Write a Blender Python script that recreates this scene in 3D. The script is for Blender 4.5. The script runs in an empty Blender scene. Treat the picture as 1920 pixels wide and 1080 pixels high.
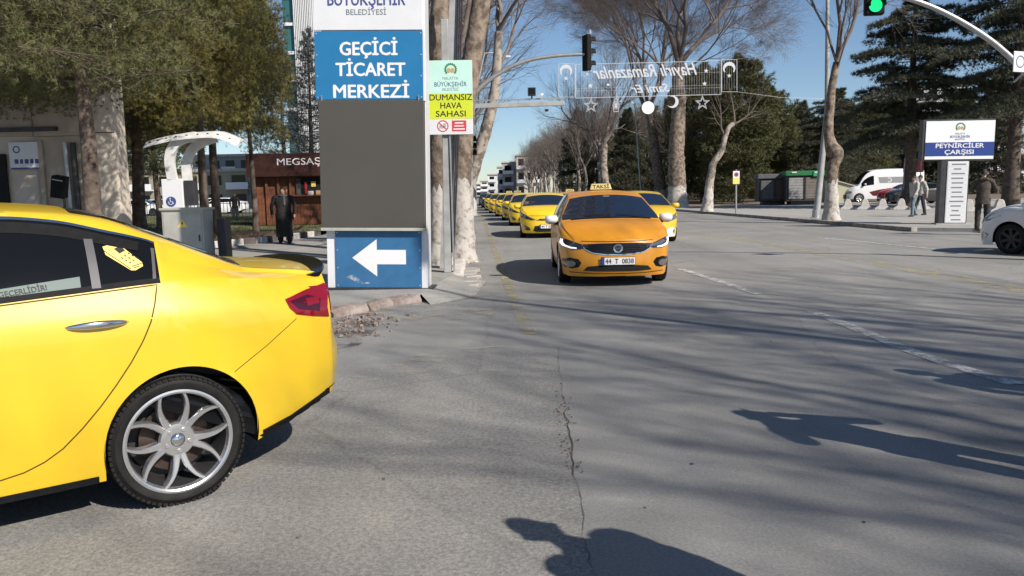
import bpy, bmesh, math, random
import numpy as np
from mathutils import Vector, Matrix, noise
from mathutils.bvhtree import BVHTree

random.seed(7)
rng = np.random.default_rng(7)
S = bpy.context.scene
COL = S.collection

# ------------------------------------------------------------------ camera
CAM_H = 1.5
FPX = 1500.0
PITCH = math.atan(179 / 1500.0)
ROLL = math.radians(1.2)
_F = Vector((0, math.cos(PITCH), -math.sin(PITCH)))
_R0 = Vector((1, 0, 0))
_U0 = Vector((0, math.sin(PITCH), math.cos(PITCH)))
_R = math.cos(ROLL) * _R0 - math.sin(ROLL) * _U0
_U = math.sin(ROLL) * _R0 + math.cos(ROLL) * _U0
cam_data = bpy.data.cameras.new('camera')
cam_data.sensor_width = 36.0
cam_data.lens = FPX / 1920 * 36.0
cam_data.clip_start = 0.05
cam_data.clip_end = 12000
cam = bpy.data.objects.new('camera', cam_data)
COL.objects.link(cam)
m = Matrix.Identity(4)
for i in range(3):
    m[i][0] = _R[i]; m[i][1] = _U[i]; m[i][2] = -_F[i]
m[2][3] = CAM_H
cam.matrix_world = m
S.camera = cam

# ------------------------------------------------------------------ light
SUN_EL = math.radians(37)
SUN_DIR = Vector((math.cos(SUN_EL) * 0.7071, -math.cos(SUN_EL) * 0.7071, math.sin(SUN_EL)))  # towards the sun
world = bpy.data.worlds.new('World')
S.world = world
world.use_nodes = True
wn = world.node_tree
bg = wn.nodes['Background']
sky = wn.nodes.new('ShaderNodeTexSky')
sky.sky_type = 'NISHITA'
sky.sun_disc = False
sky.sun_elevation = SUN_EL
sky.sun_rotation = math.radians(135)
sky.air_density = 1.0
sky.dust_density = 0.5
sky.ozone_density = 3.5
sky.altitude = 1000
wn.links.new(sky.outputs[0], bg.inputs[0])
bg.inputs[1].default_value = 0.078
sl = bpy.data.lights.new('sun', 'SUN')
sl.energy = 4.6
sl.angle = math.radians(0.53)
sl.color = (1.0, 0.92, 0.82)
sun = bpy.data.objects.new('sun', sl)
COL.objects.link(sun)
sun.rotation_euler = SUN_DIR.to_track_quat('Z', 'Y').to_euler()
sun.location = (40, -40, 60)
S.view_settings.view_transform = 'Standard'
S.view_settings.look = 'None'
S.view_settings.gamma = 1
S.view_settings.use_curve_mapping = False
S.view_settings.exposure = 0.50
S.render.engine = 'CYCLES'
S.cycles.max_bounces = 6
S.cycles.diffuse_bounces = 3
S.cycles.transparent_max_bounces = 8

# ------------------------------------------------------------------ picture-to-place helpers (photo pixels of 1920x1080)
def ray(x, y):
    return _F + (x - 960) / FPX * _R + (540 - y) / FPX * _U
def gnd(x, y, z=0.0):
    d = ray(x, y); t = (z - CAM_H) / d.z
    return Vector((0, 0, CAM_H)) + t * d
def at(x, y, Y):
    d = ray(x, y); t = Y / d.y
    return Vector((0, 0, CAM_H)) + t * d
RD = 0.045
def road(s, t, z=0.0):
    return Vector((s - RD * t, t, z))

# ------------------------------------------------------------------ materials
def mat(name, col, rough=0.6, metal=0.0, var=0.0, scale=8.0, coat=0.0, bump=0.0, bscale=None, col2=None, emit=0.0,
        coords='Object', spec=0.5, detail=4.0, lo=0.35, hi=0.65):
    m = bpy.data.materials.new(name)
    m.use_nodes = True
    nt = m.node_tree
    b = nt.nodes['Principled BSDF']
    c = (col[0], col[1], col[2], 1)
    b.inputs['Base Color'].default_value = c
    b.inputs['Roughness'].default_value = rough
    b.inputs['Metallic'].default_value = metal
    b.inputs['Specular IOR Level'].default_value = spec
    if coat:
        b.inputs['Coat Weight'].default_value = coat
        b.inputs['Coat Roughness'].default_value = 0.06
    if emit:
        b.inputs['Emission Color'].default_value = c
        b.inputs['Emission Strength'].default_value = emit
    if var or bump or col2:
        tc = nt.nodes.new('ShaderNodeTexCoord')
        nz = nt.nodes.new('ShaderNodeTexNoise')
        nz.inputs['Scale'].default_value = scale
        nz.inputs['Detail'].default_value = detail
        nz.inputs['Roughness'].default_value = 0.6
        nt.links.new(tc.outputs[coords], nz.inputs['Vector'])
        if var or col2:
            r = nt.nodes.new('ShaderNodeValToRGB')
            a = tuple(max(0, k * (1 - var)) for k in col)
            d = tuple(min(1, k * (1 + var)) for k in (col2 or col))
            r.color_ramp.elements[0].position = lo
            r.color_ramp.elements[1].position = hi
            r.color_ramp.elements[0].color = (*a, 1)
            r.color_ramp.elements[1].color = (*d, 1)
            nt.links.new(nz.outputs['Fac'], r.inputs['Fac'])
            nt.links.new(r.outputs['Color'], b.inputs['Base Color'])
        if bump:
            n2 = nt.nodes.new('ShaderNodeTexNoise')
            n2.inputs['Scale'].default_value = bscale or scale * 4
            n2.inputs['Detail'].default_value = 3
            nt.links.new(tc.outputs[coords], n2.inputs['Vector'])
            bp = nt.nodes.new('ShaderNodeBump')
            bp.inputs['Strength'].default_value = bump
            bp.inputs['Distance'].default_value = 0.02
            nt.links.new(n2.outputs['Fac'], bp.inputs['Height'])
            nt.links.new(bp.outputs['Normal'], b.inputs['Normal'])
    return m

# ------------------------------------------------------------------ mesh building
class MB:
    def __init__(s):
        s.v = []; s.f = []; s.mi = []; s.cur = 0
    def add(s, vs, fs):
        o = len(s.v)
        s.v.extend([tuple(v) for v in vs])
        for f in fs:
            s.f.append(tuple(i + o for i in f)); s.mi.append(s.cur)
        return s
    def box(s, c, d, M=None):
        hx, hy, hz = d[0] / 2, d[1] / 2, d[2] / 2
        vs = [Vector((x * hx, y * hy, z * hz)) for z in (-1, 1) for y in (-1, 1) for x in (-1, 1)]
        if M is not None: vs = [M @ v for v in vs]
        vs = [v + Vector(c) for v in vs]
        return s.add(vs, [(0, 2, 3, 1), (4, 5, 7, 6), (0, 1, 5, 4), (2, 6, 7, 3), (0, 4, 6, 2), (1, 3, 7, 5)])
    def tube(s, path, rad, n=8, cap=True, wob=0.0):
        P = [Vector(p) for p in path]
        if not hasattr(rad, '__len__'): rad = [rad] * len(P)
        rings = []
        ref = None
        for i, p in enumerate(P):
            t = (P[min(i + 1, len(P) - 1)] - P[max(i - 1, 0)])
            if t.length < 1e-9: t = Vector((0, 0, 1))
            t.normalize()
            if ref is None:
                ref = t.orthogonal().normalized()
            ref = (ref - ref.dot(t) * t)
            ref = ref.normalized() if ref.length > 1e-6 else t.orthogonal().normalized()
            b = t.cross(ref)
            ring = []
            for k in range(n):
                a = 2 * math.pi * k / n
                rr = rad[i] * (1 + (wob * noise.noise(p * 3.1 + Vector((math.cos(a), math.sin(a), 0)) * 1.3) if wob else 0))
                ring.append(p + rr * (math.cos(a) * ref + math.sin(a) * b))
            rings.append(ring)
        vs = [v for r in rings for v in r]
        fs = []
        for i in range(len(P) - 1):
            for k in range(n):
                k2 = (k + 1) % n
                fs.append((i * n + k, i * n + k2, (i + 1) * n + k2, (i + 1) * n + k))
        if cap:
            fs.append(tuple(range(n - 1, -1, -1)))
            fs.append(tuple((len(P) - 1) * n + k for k in range(n)))
        return s.add(vs, fs)
    def cyl(s, a, b, r, n=12, r2=None):
        return s.tube([a, b], [r, r if r2 is None else r2], n)
    def lathe(s, prof, n=24, M=None, cap=True):
        # profile of (radius, height) round Z
        vs = []
        for (r, h) in prof:
            for k in range(n):
                a = 2 * math.pi * k / n
                v = Vector((r * math.cos(a), r * math.sin(a), h))
                vs.append(M @ v if M is not None else v)
        fs = []
        for i in range(len(prof) - 1):
            for k in range(n):
                k2 = (k + 1) % n
                fs.append((i * n + k, i * n + k2, (i + 1) * n + k2, (i + 1) * n + k))
        if cap:
            if prof[0][0] > 1e-6: fs.append(tuple(range(n - 1, -1, -1)))
            if prof[-1][0] > 1e-6: fs.append(tuple((len(prof) - 1) * n + k for k in range(n)))
        return s.add(vs, fs)
    def prism(s, poly, dv, M=None):
        # polygon of 3-D points swept along dv
        dv = Vector(dv)
        P = [Vector(p) for p in poly]
        vs = P + [p + dv for p in P]
        if M is not None: vs = [M @ v for v in vs]
        n = len(P)
        fs = [tuple(range(n - 1, -1, -1)), tuple(range(n, 2 * n))]
        for i in range(n):
            j = (i + 1) % n
            fs.append((i, j, n + j, n + i))
        return s.add(vs, fs)
    def quad(s, a, b, c, d):
        return s.add([a, b, c, d], [(0, 1, 2, 3)])
    def mesh(s, name, mats, smooth=False, bevel=0.0, fix=True, angle=None):
        me = bpy.data.meshes.new(name)
        me.from_pydata(s.v, [], s.f)
        if not isinstance(mats, (list, tuple)): mats = [mats]
        for m_ in mats: me.materials.append(m_)
        if len(mats) > 1: me.polygons.foreach_set('material_index', s.mi)
        if fix or bevel:
            bm = bmesh.new(); bm.from_mesh(me)
            if fix: bmesh.ops.recalc_face_normals(bm, faces=bm.faces)
            if bevel:
                ed = [e for e in bm.edges if len(e.link_faces) == 2 and e.calc_face_angle(0) > 0.6]
                bmesh.ops.bevel(bm, geom=ed, offset=bevel, segments=2, affect='EDGES', profile=0.5, clamp_overlap=True)
            bm.to_mesh(me); bm.free()
        if smooth:
            me.polygons.foreach_set('use_smooth', [True] * len(me.polygons))
            if angle is not None:
                me.set_sharp_from_angle(angle=math.radians(angle))
        return me
    def build(s, name, mats, parent=None, smooth=False, bevel=0.0, fix=True, angle=40, loc=None):
        me = s.mesh(name, mats, smooth, bevel, fix, angle)
        return link(name, me, parent, loc)

def link(name, me, parent=None, loc=None):
    o = bpy.data.objects.new(name, me)
    COL.objects.link(o)
    if parent is not None: o.parent = parent
    if loc is not None: o.location = loc
    return o
def tag(o, label=None, cat=None, group=None, kind=None):
    if label: o['label'] = label
    if cat: o['category'] = cat
    if group: o['group'] = group
    if kind: o['kind'] = kind
    return o
def thing(name, label, cat, loc=(0, 0, 0), rz=0.0, group=None):
    o = bpy.data.objects.new(name, None)
    COL.objects.link(o)
    o.empty_display_size = 0.2
    o.location = loc; o.rotation_euler = (0, 0, rz)
    return tag(o, label, cat, group)
def structure(name, mb, m_, **k):
    o = mb.build(name, m_, **k)
    o['kind'] = 'structure'
    return o
def copy_tree(o, parent=None):
    c = o.copy(); COL.objects.link(c)
    if parent is not None: c.parent = parent
    for ch in list(CHILDREN.get(o.name, [])) or list(o.children):
        copy_tree(ch, c)
    return c
CHILDREN = {}
def dup(o, label, loc, rz=None, scale=None):
    c = copy_tree(o)
    c['label'] = label
    c.location = loc
    if rz is not None: c.rotation_euler = (0, 0, rz)
    if scale is not None: c.scale = (scale,) * 3 if not hasattr(scale, '__len__') else scale
    return c
def text(body, size, m_, parent, loc, rot, name='lettering', bold=0.0, extrude=0.002, align='CENTER', spacing=1.0, width=None, shear=0.0, res=3):
    cu = bpy.data.curves.new('t', 'FONT')
    cu.body = body; cu.size = size; cu.extrude = extrude; cu.offset = 0.0
    cu.align_x = align; cu.space_character = spacing; cu.resolution_u = res; cu.shear = shear
    tmp = bpy.data.objects.new('t', cu)
    COL.objects.link(tmp)
    dg = bpy.context.evaluated_depsgraph_get()
    me = bpy.data.meshes.new_from_object(tmp.evaluated_get(dg))
    bpy.data.objects.remove(tmp)
    me.name = name
    me.materials.clear(); me.materials.append(m_)
    if width:
        n = len(me.vertices); a = np.empty(n * 3); me.vertices.foreach_get('co', a); a = a.reshape(-1, 3)
        w = a[:, 0].max() - a[:, 0].min()
        a[:, 0] *= width / max(w, 1e-6)
        me.vertices.foreach_set('co', a.ravel())
    if bold:
        # heavier strokes: the letters again, shifted a little and each a hair proud of the one before
        n = len(me.vertices); a = np.empty(n * 3); me.vertices.foreach_get('co', a); a = a.reshape(-1, 3)
        b = bold * size * 1.25
        F = [tuple(p.vertices) for p in me.polygons]; V = []; FF = []
        for k, (dx, dy) in enumerate(((-b, 0), (b, 0), (0, b * 0.7), (0, -b * 0.7))):
            V.append(a + np.array([dx, dy, 0.00022 * k])); FF += [tuple(i + k * n for i in f) for f in F]
        me2 = bpy.data.meshes.new(name); me2.from_pydata(np.concatenate(V).tolist(), [], FF); me2.materials.append(m_)
        bpy.data.meshes.remove(me); me = me2
    o = link(name, me, parent, loc)
    o.rotation_euler = rot
    return o
FRONT = (math.pi / 2, 0, 0)   # lettering that faces -Y
def pchip(xs, ys):
    xs = np.array(xs, float); ys = np.array(ys, float)
    if xs[0] > xs[-1]: xs = xs[::-1]; ys = ys[::-1]
    h = np.diff(xs); d = np.diff(ys) / h
    mm = np.zeros(len(xs))
    for i in range(1, len(xs) - 1):
        if d[i - 1] * d[i] > 0:
            w1 = 2 * h[i] + h[i - 1]; w2 = h[i] + 2 * h[i - 1]
            mm[i] = (w1 + w2) / (w1 / d[i - 1] + w2 / d[i])
    mm[0] = d[0]; mm[-1] = d[-1]
    def f(x):
        x = np.clip(np.asarray(x, float), xs[0], xs[-1])
        i = np.clip(np.searchsorted(xs, x) - 1, 0, len(h) - 1)
        t = (x - xs[i]) / h[i]
        return ((2 * t**3 - 3 * t**2 + 1) * ys[i] + (t**3 - 2 * t**2 + t) * h[i] * mm[i]
                + (-2 * t**3 + 3 * t**2) * ys[i + 1] + (t**3 - t**2) * h[i] * mm[i + 1])
    return f
# ------------------------------------------------------------------ shared materials
M = {}
M['yellow'] = mat('taxi_yellow_paint', (0.66, 0.44, 0.018), 0.34, coat=0.7, var=0.04, scale=1.5)
M['yellow2'] = mat('taxi_lemon_paint', (0.80, 0.55, 0.015), 0.34, coat=0.5, var=0.05, scale=2)
M['orange'] = mat('taxi_orange_paint', (0.62, 0.255, 0.013), 0.40, coat=0.35, var=0.06, scale=2)
M['white_paint'] = mat('white_car_paint', (0.72, 0.73, 0.74), 0.3, coat=0.5)
M['silver_paint'] = mat('silver_car_paint', (0.42, 0.43, 0.45), 0.35, metal=0.3, coat=0.4)
M['dark_paint'] = mat('dark_car_paint', (0.03, 0.03, 0.035), 0.3, coat=0.5)
M['red_paint'] = mat('red_paint', (0.40, 0.02, 0.03), 0.4, coat=0.3)
M['glass'] = mat('dark_window_glass', (0.006, 0.007, 0.008), 0.04, spec=0.25)
M['black_plastic'] = mat('black_plastic', (0.008, 0.008, 0.009), 0.65, var=0.2, scale=20, spec=0.15)
M['gloss_black'] = mat('gloss_black_trim', (0.005, 0.005, 0.006), 0.15, spec=0.3)
M['chrome'] = mat('chrome', (0.75, 0.75, 0.77), 0.12, metal=1.0)
M['trim_grey'] = mat('grey_window_trim', (0.09, 0.09, 0.095), 0.5, metal=0.1, spec=0.3)
M['rubber'] = mat('tyre_rubber', (0.012, 0.0115, 0.011), 0.65, var=0.35, spec=0.25, scale=12, bump=0.15, bscale=90)
M['alloy'] = mat('alloy_wheel', (0.62, 0.62, 0.63), 0.26, metal=0.85, var=0.06, scale=9)
M['alloy_dark'] = mat('dark_alloy', (0.045, 0.045, 0.048), 0.5, metal=0.5, var=0.2, scale=9)
M['brake'] = mat('rusty_brake', (0.045, 0.030, 0.025), 0.6, metal=0.4, var=0.3, scale=15)
M['seam'] = mat('panel_gap', (0.07, 0.032, 0.002), 0.8)
M['seam_dark'] = mat('dark_gap', (0.01, 0.01, 0.01), 0.9)
M['under'] = mat('underbody', (0.008, 0.008, 0.008), 0.95)
M['tail_red'] = mat('tail_lamp_red', (0.20, 0.004, 0.012), 0.08, coat=0.7)
M['tail_dark'] = mat('tail_lamp_dark_red', (0.05, 0.002, 0.006), 0.08, coat=0.7)
M['lamp_clear'] = mat('headlamp_lens', (0.16, 0.16, 0.17), 0.08, metal=0.3, coat=0.6)
M['lamp_dark'] = mat('headlamp_dark', (0.025, 0.025, 0.03), 0.1, coat=0.6)
M['drl'] = mat('running_light', (0.95, 0.96, 1.0), 0.2, emit=0.5)
M['plate_white'] = mat('plate_white', (0.72, 0.72, 0.72), 0.4)
M['plate_blue'] = mat('plate_blue', (0.03, 0.06, 0.30), 0.4)
M['ink'] = mat('black_ink', (0.012, 0.012, 0.012), 0.6)
M['sign_yellow'] = mat('taxi_sign_yellow', (0.52, 0.43, 0.16), 0.45)
M['sticker_yellow'] = mat('sticker_yellow', (0.85, 0.62, 0.16), 0.5)
M['sticker_green'] = mat('sticker_green', (0.035, 0.085, 0.08), 0.5)

M['sign_white'] = mat('sign_white_sheet', (0.66, 0.67, 0.69), 0.35, var=0.03, scale=2)
M['sign_blue'] = mat('sign_blue_sheet', (0.018, 0.165, 0.36), 0.35, var=0.04, scale=3)
M['sign_blue2'] = mat('sign_faded_blue_sheet', (0.035, 0.135, 0.28), 0.4, var=0.08, scale=5)
M['sign_navy'] = mat('sign_navy_sheet', (0.025, 0.055, 0.24), 0.35)
M['screen'] = mat('led_screen_off', (0.068, 0.064, 0.055), 0.55, var=0.05, scale=1.2)
M['mint'] = mat('sign_mint_sheet', (0.50, 0.76, 0.68), 0.4, var=0.05, scale=2)
M['lime'] = mat('sign_lime_sheet', (0.58, 0.66, 0.035), 0.4, var=0.05, scale=2)
M['red_print'] = mat('red_print', (0.55, 0.05, 0.06), 0.5)
M['green_print'] = mat('green_print', (0.05, 0.22, 0.09), 0.5)
M['tan_print'] = mat('tan_print', (0.50, 0.33, 0.17), 0.5)
M['navy_print'] = mat('navy_print', (0.05, 0.07, 0.22), 0.5)
M['grey_print'] = mat('grey_print', (0.16, 0.18, 0.20), 0.5)
M['white_print'] = mat('white_print', (0.72, 0.72, 0.73), 0.5)
M['galv'] = mat('galvanised_steel', (0.40, 0.41, 0.42), 0.4, metal=0.6, var=0.12, scale=6)
M['galv_matt'] = mat('weathered_grey_steel', (0.33, 0.335, 0.335), 0.6, metal=0.15, var=0.15, scale=4)
M['dark_steel'] = mat('dark_steel', (0.05, 0.05, 0.055), 0.5, metal=0.4, var=0.2, scale=6)
M['concrete'] = mat('concrete', (0.36, 0.34, 0.31), 0.85, var=0.18, scale=3, bump=0.2, bscale=40)
M['concrete_pale'] = mat('pale_concrete', (0.50, 0.48, 0.45), 0.85, var=0.15, scale=5, bump=0.15, bscale=40)
M['kerb'] = mat('kerb_concrete', (0.30, 0.275, 0.255), 0.9, var=0.25, scale=4, bump=0.3, bscale=30)
M['kerb_dark'] = mat('stained_kerb', (0.10, 0.085, 0.08), 0.9, var=0.3, scale=4, bump=0.3, bscale=30)
M['cabinet'] = mat('cabinet_grey', (0.38, 0.38, 0.34), 0.55, var=0.1, scale=3)
M['bark'] = mat('plane_bark', (0.095, 0.07, 0.052), 0.9, col2=(0.25, 0.20, 0.155), scale=5, lo=0.40, hi=0.58, bump=0.9, bscale=14, detail=6)
M['bark_pale'] = mat('pale_plane_bark', (0.13, 0.105, 0.085), 0.9, col2=(0.34, 0.30, 0.255), scale=3.2, lo=0.42, hi=0.54, bump=0.6, bscale=14, detail=6)
M['bark_dark'] = mat('dark_bark', (0.075, 0.055, 0.045), 0.95, col2=(0.15, 0.115, 0.095), scale=5, bump=0.8, bscale=16, detail=6)
M['bark_pine'] = mat('pine_bark', (0.065, 0.045, 0.036), 0.95, col2=(0.16, 0.125, 0.10), scale=5, bump=0.8, bscale=14, detail=6)
M['twig'] = mat('bare_twigs', (0.125, 0.10, 0.088), 0.9, var=0.25, scale=1.5)
M['twig_pale'] = mat('pale_twigs', (0.20, 0.17, 0.145), 0.9, var=0.25, scale=1.5)
M['whitewash'] = mat('whitewash', (0.15, 0.125, 0.10), 0.95, col2=(0.44, 0.415, 0.38), scale=6, bump=0.9, bscale=9, detail=9, lo=0.33, hi=0.50)
M['needle'] = mat('pine_needles', (0.075, 0.083, 0.030), 0.8, col2=(0.185, 0.18, 0.070), scale=1.6, lo=0.3, hi=0.7)
M['needle_gold'] = mat('golden_pine_needles', (0.090, 0.096, 0.028), 0.8, col2=(0.28, 0.235, 0.06), scale=0.8, lo=0.35, hi=0.7)
M['needle_blue'] = mat('blue_cedar_needles', (0.055, 0.068, 0.062), 0.8, col2=(0.13, 0.15, 0.145), scale=1.5)
M['needle_dark'] = mat('dark_cedar_needles', (0.045, 0.052, 0.030), 0.8, col2=(0.095, 0.100, 0.060), scale=1.0)
M['needle_olive'] = mat('olive_pine_needles', (0.058, 0.064, 0.022), 0.8, col2=(0.120, 0.118, 0.042), scale=0.8)
M['grass'] = mat('winter_grass', (0.065, 0.078, 0.028), 0.95, col2=(0.13, 0.13, 0.055), scale=1.2, detail=8)
M['soil'] = mat('dry_soil', (0.105, 0.078, 0.055), 0.95, col2=(0.21, 0.165, 0.125), scale=2.0, bump=0.6, bscale=9, detail=8)
M['skin'] = mat('skin', (0.40, 0.23, 0.16), 0.6)
M['hair'] = mat('dark_hair', (0.02, 0.016, 0.013), 0.7)
M['cloth_black'] = mat('black_cloth', (0.012, 0.012, 0.013), 0.85, var=0.3, scale=9, bump=0.8, bscale=16)
M['cloth_dark'] = mat('dark_grey_cloth', (0.03, 0.029, 0.028), 0.9, var=0.3, scale=9, bump=0.8, bscale=16)
M['cloth_brown'] = mat('brown_jacket_cloth', (0.065, 0.052, 0.043), 0.9, var=0.3, scale=9, bump=0.8, bscale=16)
M['cloth_cream'] = mat('cream_jacket_cloth', (0.42, 0.40, 0.36), 0.9, var=0.15, scale=7, bump=0.8, bscale=16)
M['denim'] = mat('pale_denim', (0.13, 0.18, 0.22), 0.9, var=0.2, scale=8, bump=0.8, bscale=16)
M['denim_dark'] = mat('dark_denim', (0.03, 0.035, 0.045), 0.9, var=0.2, scale=8, bump=0.8, bscale=16)
M['scarf'] = mat('grey_scarf', (0.07, 0.07, 0.075), 0.9, var=0.3, scale=12, bump=0.8, bscale=16)
M['wood'] = mat('varnished_wood', (0.13, 0.05, 0.028), 0.5, col2=(0.22, 0.085, 0.045), scale=4, detail=6)
M['kiosk_dark'] = mat('kiosk_dark_board', (0.045, 0.016, 0.013), 0.5, var=0.2, scale=3)
M['stucco'] = mat('beige_stone_cladding', (0.42, 0.355, 0.29), 0.85, var=0.10, scale=2, bump=0.1, bscale=30)
M['stucco2'] = mat('pale_beige_cladding', (0.56, 0.49, 0.41), 0.85, var=0.06, scale=2)
M['led_green'] = mat('green_signal_led', (0.01, 0.80, 0.22), 0.4, emit=0.9)
# ------------------------------------------------------------------ vehicles
def screen_glass():
    m = bpy.data.materials.new('windscreen_glass'); m.use_nodes = True; nt = m.node_tree
    for n in list(nt.nodes):
        if n.type != 'OUTPUT_MATERIAL': nt.nodes.remove(n)
    out = [n for n in nt.nodes if n.type == 'OUTPUT_MATERIAL'][0]
    tr = nt.nodes.new('ShaderNodeBsdfTransparent'); tr.inputs[0].default_value = (0.50, 0.56, 0.55, 1)
    gl = nt.nodes.new('ShaderNodeBsdfGlossy'); gl.inputs['Roughness'].default_value = 0.03; gl.inputs[0].default_value = (0.40, 0.40, 0.40, 1)
    fr = nt.nodes.new('ShaderNodeFresnel'); fr.inputs[0].default_value = 1.45
    mx = nt.nodes.new('ShaderNodeMixShader')
    nt.links.new(fr.outputs[0], mx.inputs[0]); nt.links.new(tr.outputs[0], mx.inputs[1]); nt.links.new(gl.outputs[0], mx.inputs[2]); nt.links.new(mx.outputs[0], out.inputs[0])
    return m
M['screen_glass'] = screen_glass()
M['lining'] = mat('car_lining', (0.03, 0.03, 0.032), 0.9)
M['seat_cloth'] = mat('car_seat_cloth', (0.06, 0.06, 0.065), 0.9, var=0.2, scale=10)

SEDAN = dict(
    xr=-0.87, xf=3.25, wb=2.64, R=0.322, arch=0.365, track=0.78, ac=(-0.035, 0.325),
    zc=[(-0.87, 1.085), (-0.72, 1.118), (-0.55, 1.135), (-0.43, 1.15), (-0.25, 1.235), (0.02, 1.36), (0.24, 1.452), (0.45, 1.492), (0.70, 1.508), (1.10, 1.508),
        (1.45, 1.49), (1.75, 1.445), (2.1, 1.27), (2.45, 1.08), (2.56, 1.035), (2.7, 1.015), (3.0, 0.915), (3.2, 0.81), (3.25, 0.765)],
    z7=[(-0.87, 1.065), (-0.72, 1.095), (-0.55, 1.11), (-0.43, 1.125), (-0.25, 1.20), (0.02, 1.325), (0.24, 1.415), (0.45, 1.452), (0.70, 1.468), (1.10, 1.466),
        (1.45, 1.442), (1.75, 1.385), (2.1, 1.22), (2.45, 1.045), (2.56, 1.005), (2.7, 0.985), (3.0, 0.885), (3.2, 0.785), (3.25, 0.742)],
    y7=[(-0.87, 0.60), (-0.43, 0.585), (-0.1, 0.575), (0.24, 0.575), (0.7, 0.585), (1.3, 0.585), (1.75, 0.62), (2.1, 0.715), (2.45, 0.800), (2.6, 0.795), (3.0, 0.745), (3.25, 0.63)],
    z6=[(-0.87, 1.055), (-0.55, 1.095), (-0.43, 1.11), (-0.2, 1.165), (-0.03, 1.23), (0.0, 1.277), (0.10, 1.315), (0.217, 1.347), (0.44, 1.405), (0.66, 1.428), (1.10, 1.430),
        (1.45, 1.405), (1.75, 1.335), (2.1, 1.165), (2.38, 1.01), (2.45, 0.985), (2.6, 0.965), (3.0, 0.865), (3.25, 0.732)],
    y6=[(-0.87, 0.63), (-0.43, 0.645), (-0.1, 0.68), (0.0, 0.672), (0.24, 0.66), (0.7, 0.645), (1.3, 0.645), (1.75, 0.67), (2.1, 0.757), (2.40, 0.825), (2.6, 0.825), (3.0, 0.785), (3.25, 0.675)],
    z5=[(-0.87, 1.02), (-0.55, 1.07), (-0.2, 1.098), (0.03, 1.10), (0.35, 1.086), (0.69, 1.068), (1.5, 1.02), (2.38, 0.965), (2.6, 0.94), (3.0, 0.84), (3.25, 0.718)],
    y5=[(-0.87, 0.665), (-0.55, 0.745), (-0.2, 0.795), (0.03, 0.815), (0.7, 0.845), (1.5, 0.855), (2.38, 0.858), (2.6, 0.862), (3.0, 0.835), (3.25, 0.735)],
    w=[(-0.87, 0.86), (-0.70, 0.925), (-0.4, 0.975), (0.0, 0.995), (0.8, 1.0), (2.2, 1.0), (2.7, 1.0), (3.0, 0.975), (3.25, 0.885)],
    bow=[(-0.87, -0.15), (-0.5, -0.11), (-0.2, -0.07), (0.4, -0.02), (0.7, 0.0), (1.2, 0.0), (1.75, 0.05), (2.56, 0.11), (2.9, 0.16), (3.25, 0.225)],
    bumpf=[(0.15, 0.22), (0.22, 0.27), (0.36, 0.30), (0.5, 0.285), (0.62, 0.275), (0.72, 0.25)],
    bumpr=[(0.15, 0.10), (0.30, 0.14), (0.45, 0.19), (0.62, 0.20), (0.72, 0.165), (0.85, 0.145), (1.02, 0.15)],
    sillt=[(-0.87, 0.40), (-0.73, 0.345), (-0.41, 0.235), (-0.30, 0.20), (0.0, 0.19), (2.9, 0.19), (3.25, 0.17)],
    hood=True, dlo=(0.02, 2.40), ws=(1.80, 2.50), rw=(-0.41, 0.36), sill=0.19, low=0.34, mid=0.60, crease=0.885, ybot=0.70, width=0.895)

def compact_spec(dz=0.0, hood=0.0):
    s = {k: (list(v) if isinstance(v, list) else v) for k, v in SEDAN.items()}
    def f(tab, amt):
        return [(x, z + (amt if x > 2.5 else 0) + dz * min(1, max(0, (z - 0.9) / 0.5))) for x, z in tab]
    for k in ('zc', 'z7', 'z6', 'z5'):
        s[k] = f(SEDAN[k], hood)
    return s

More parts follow.
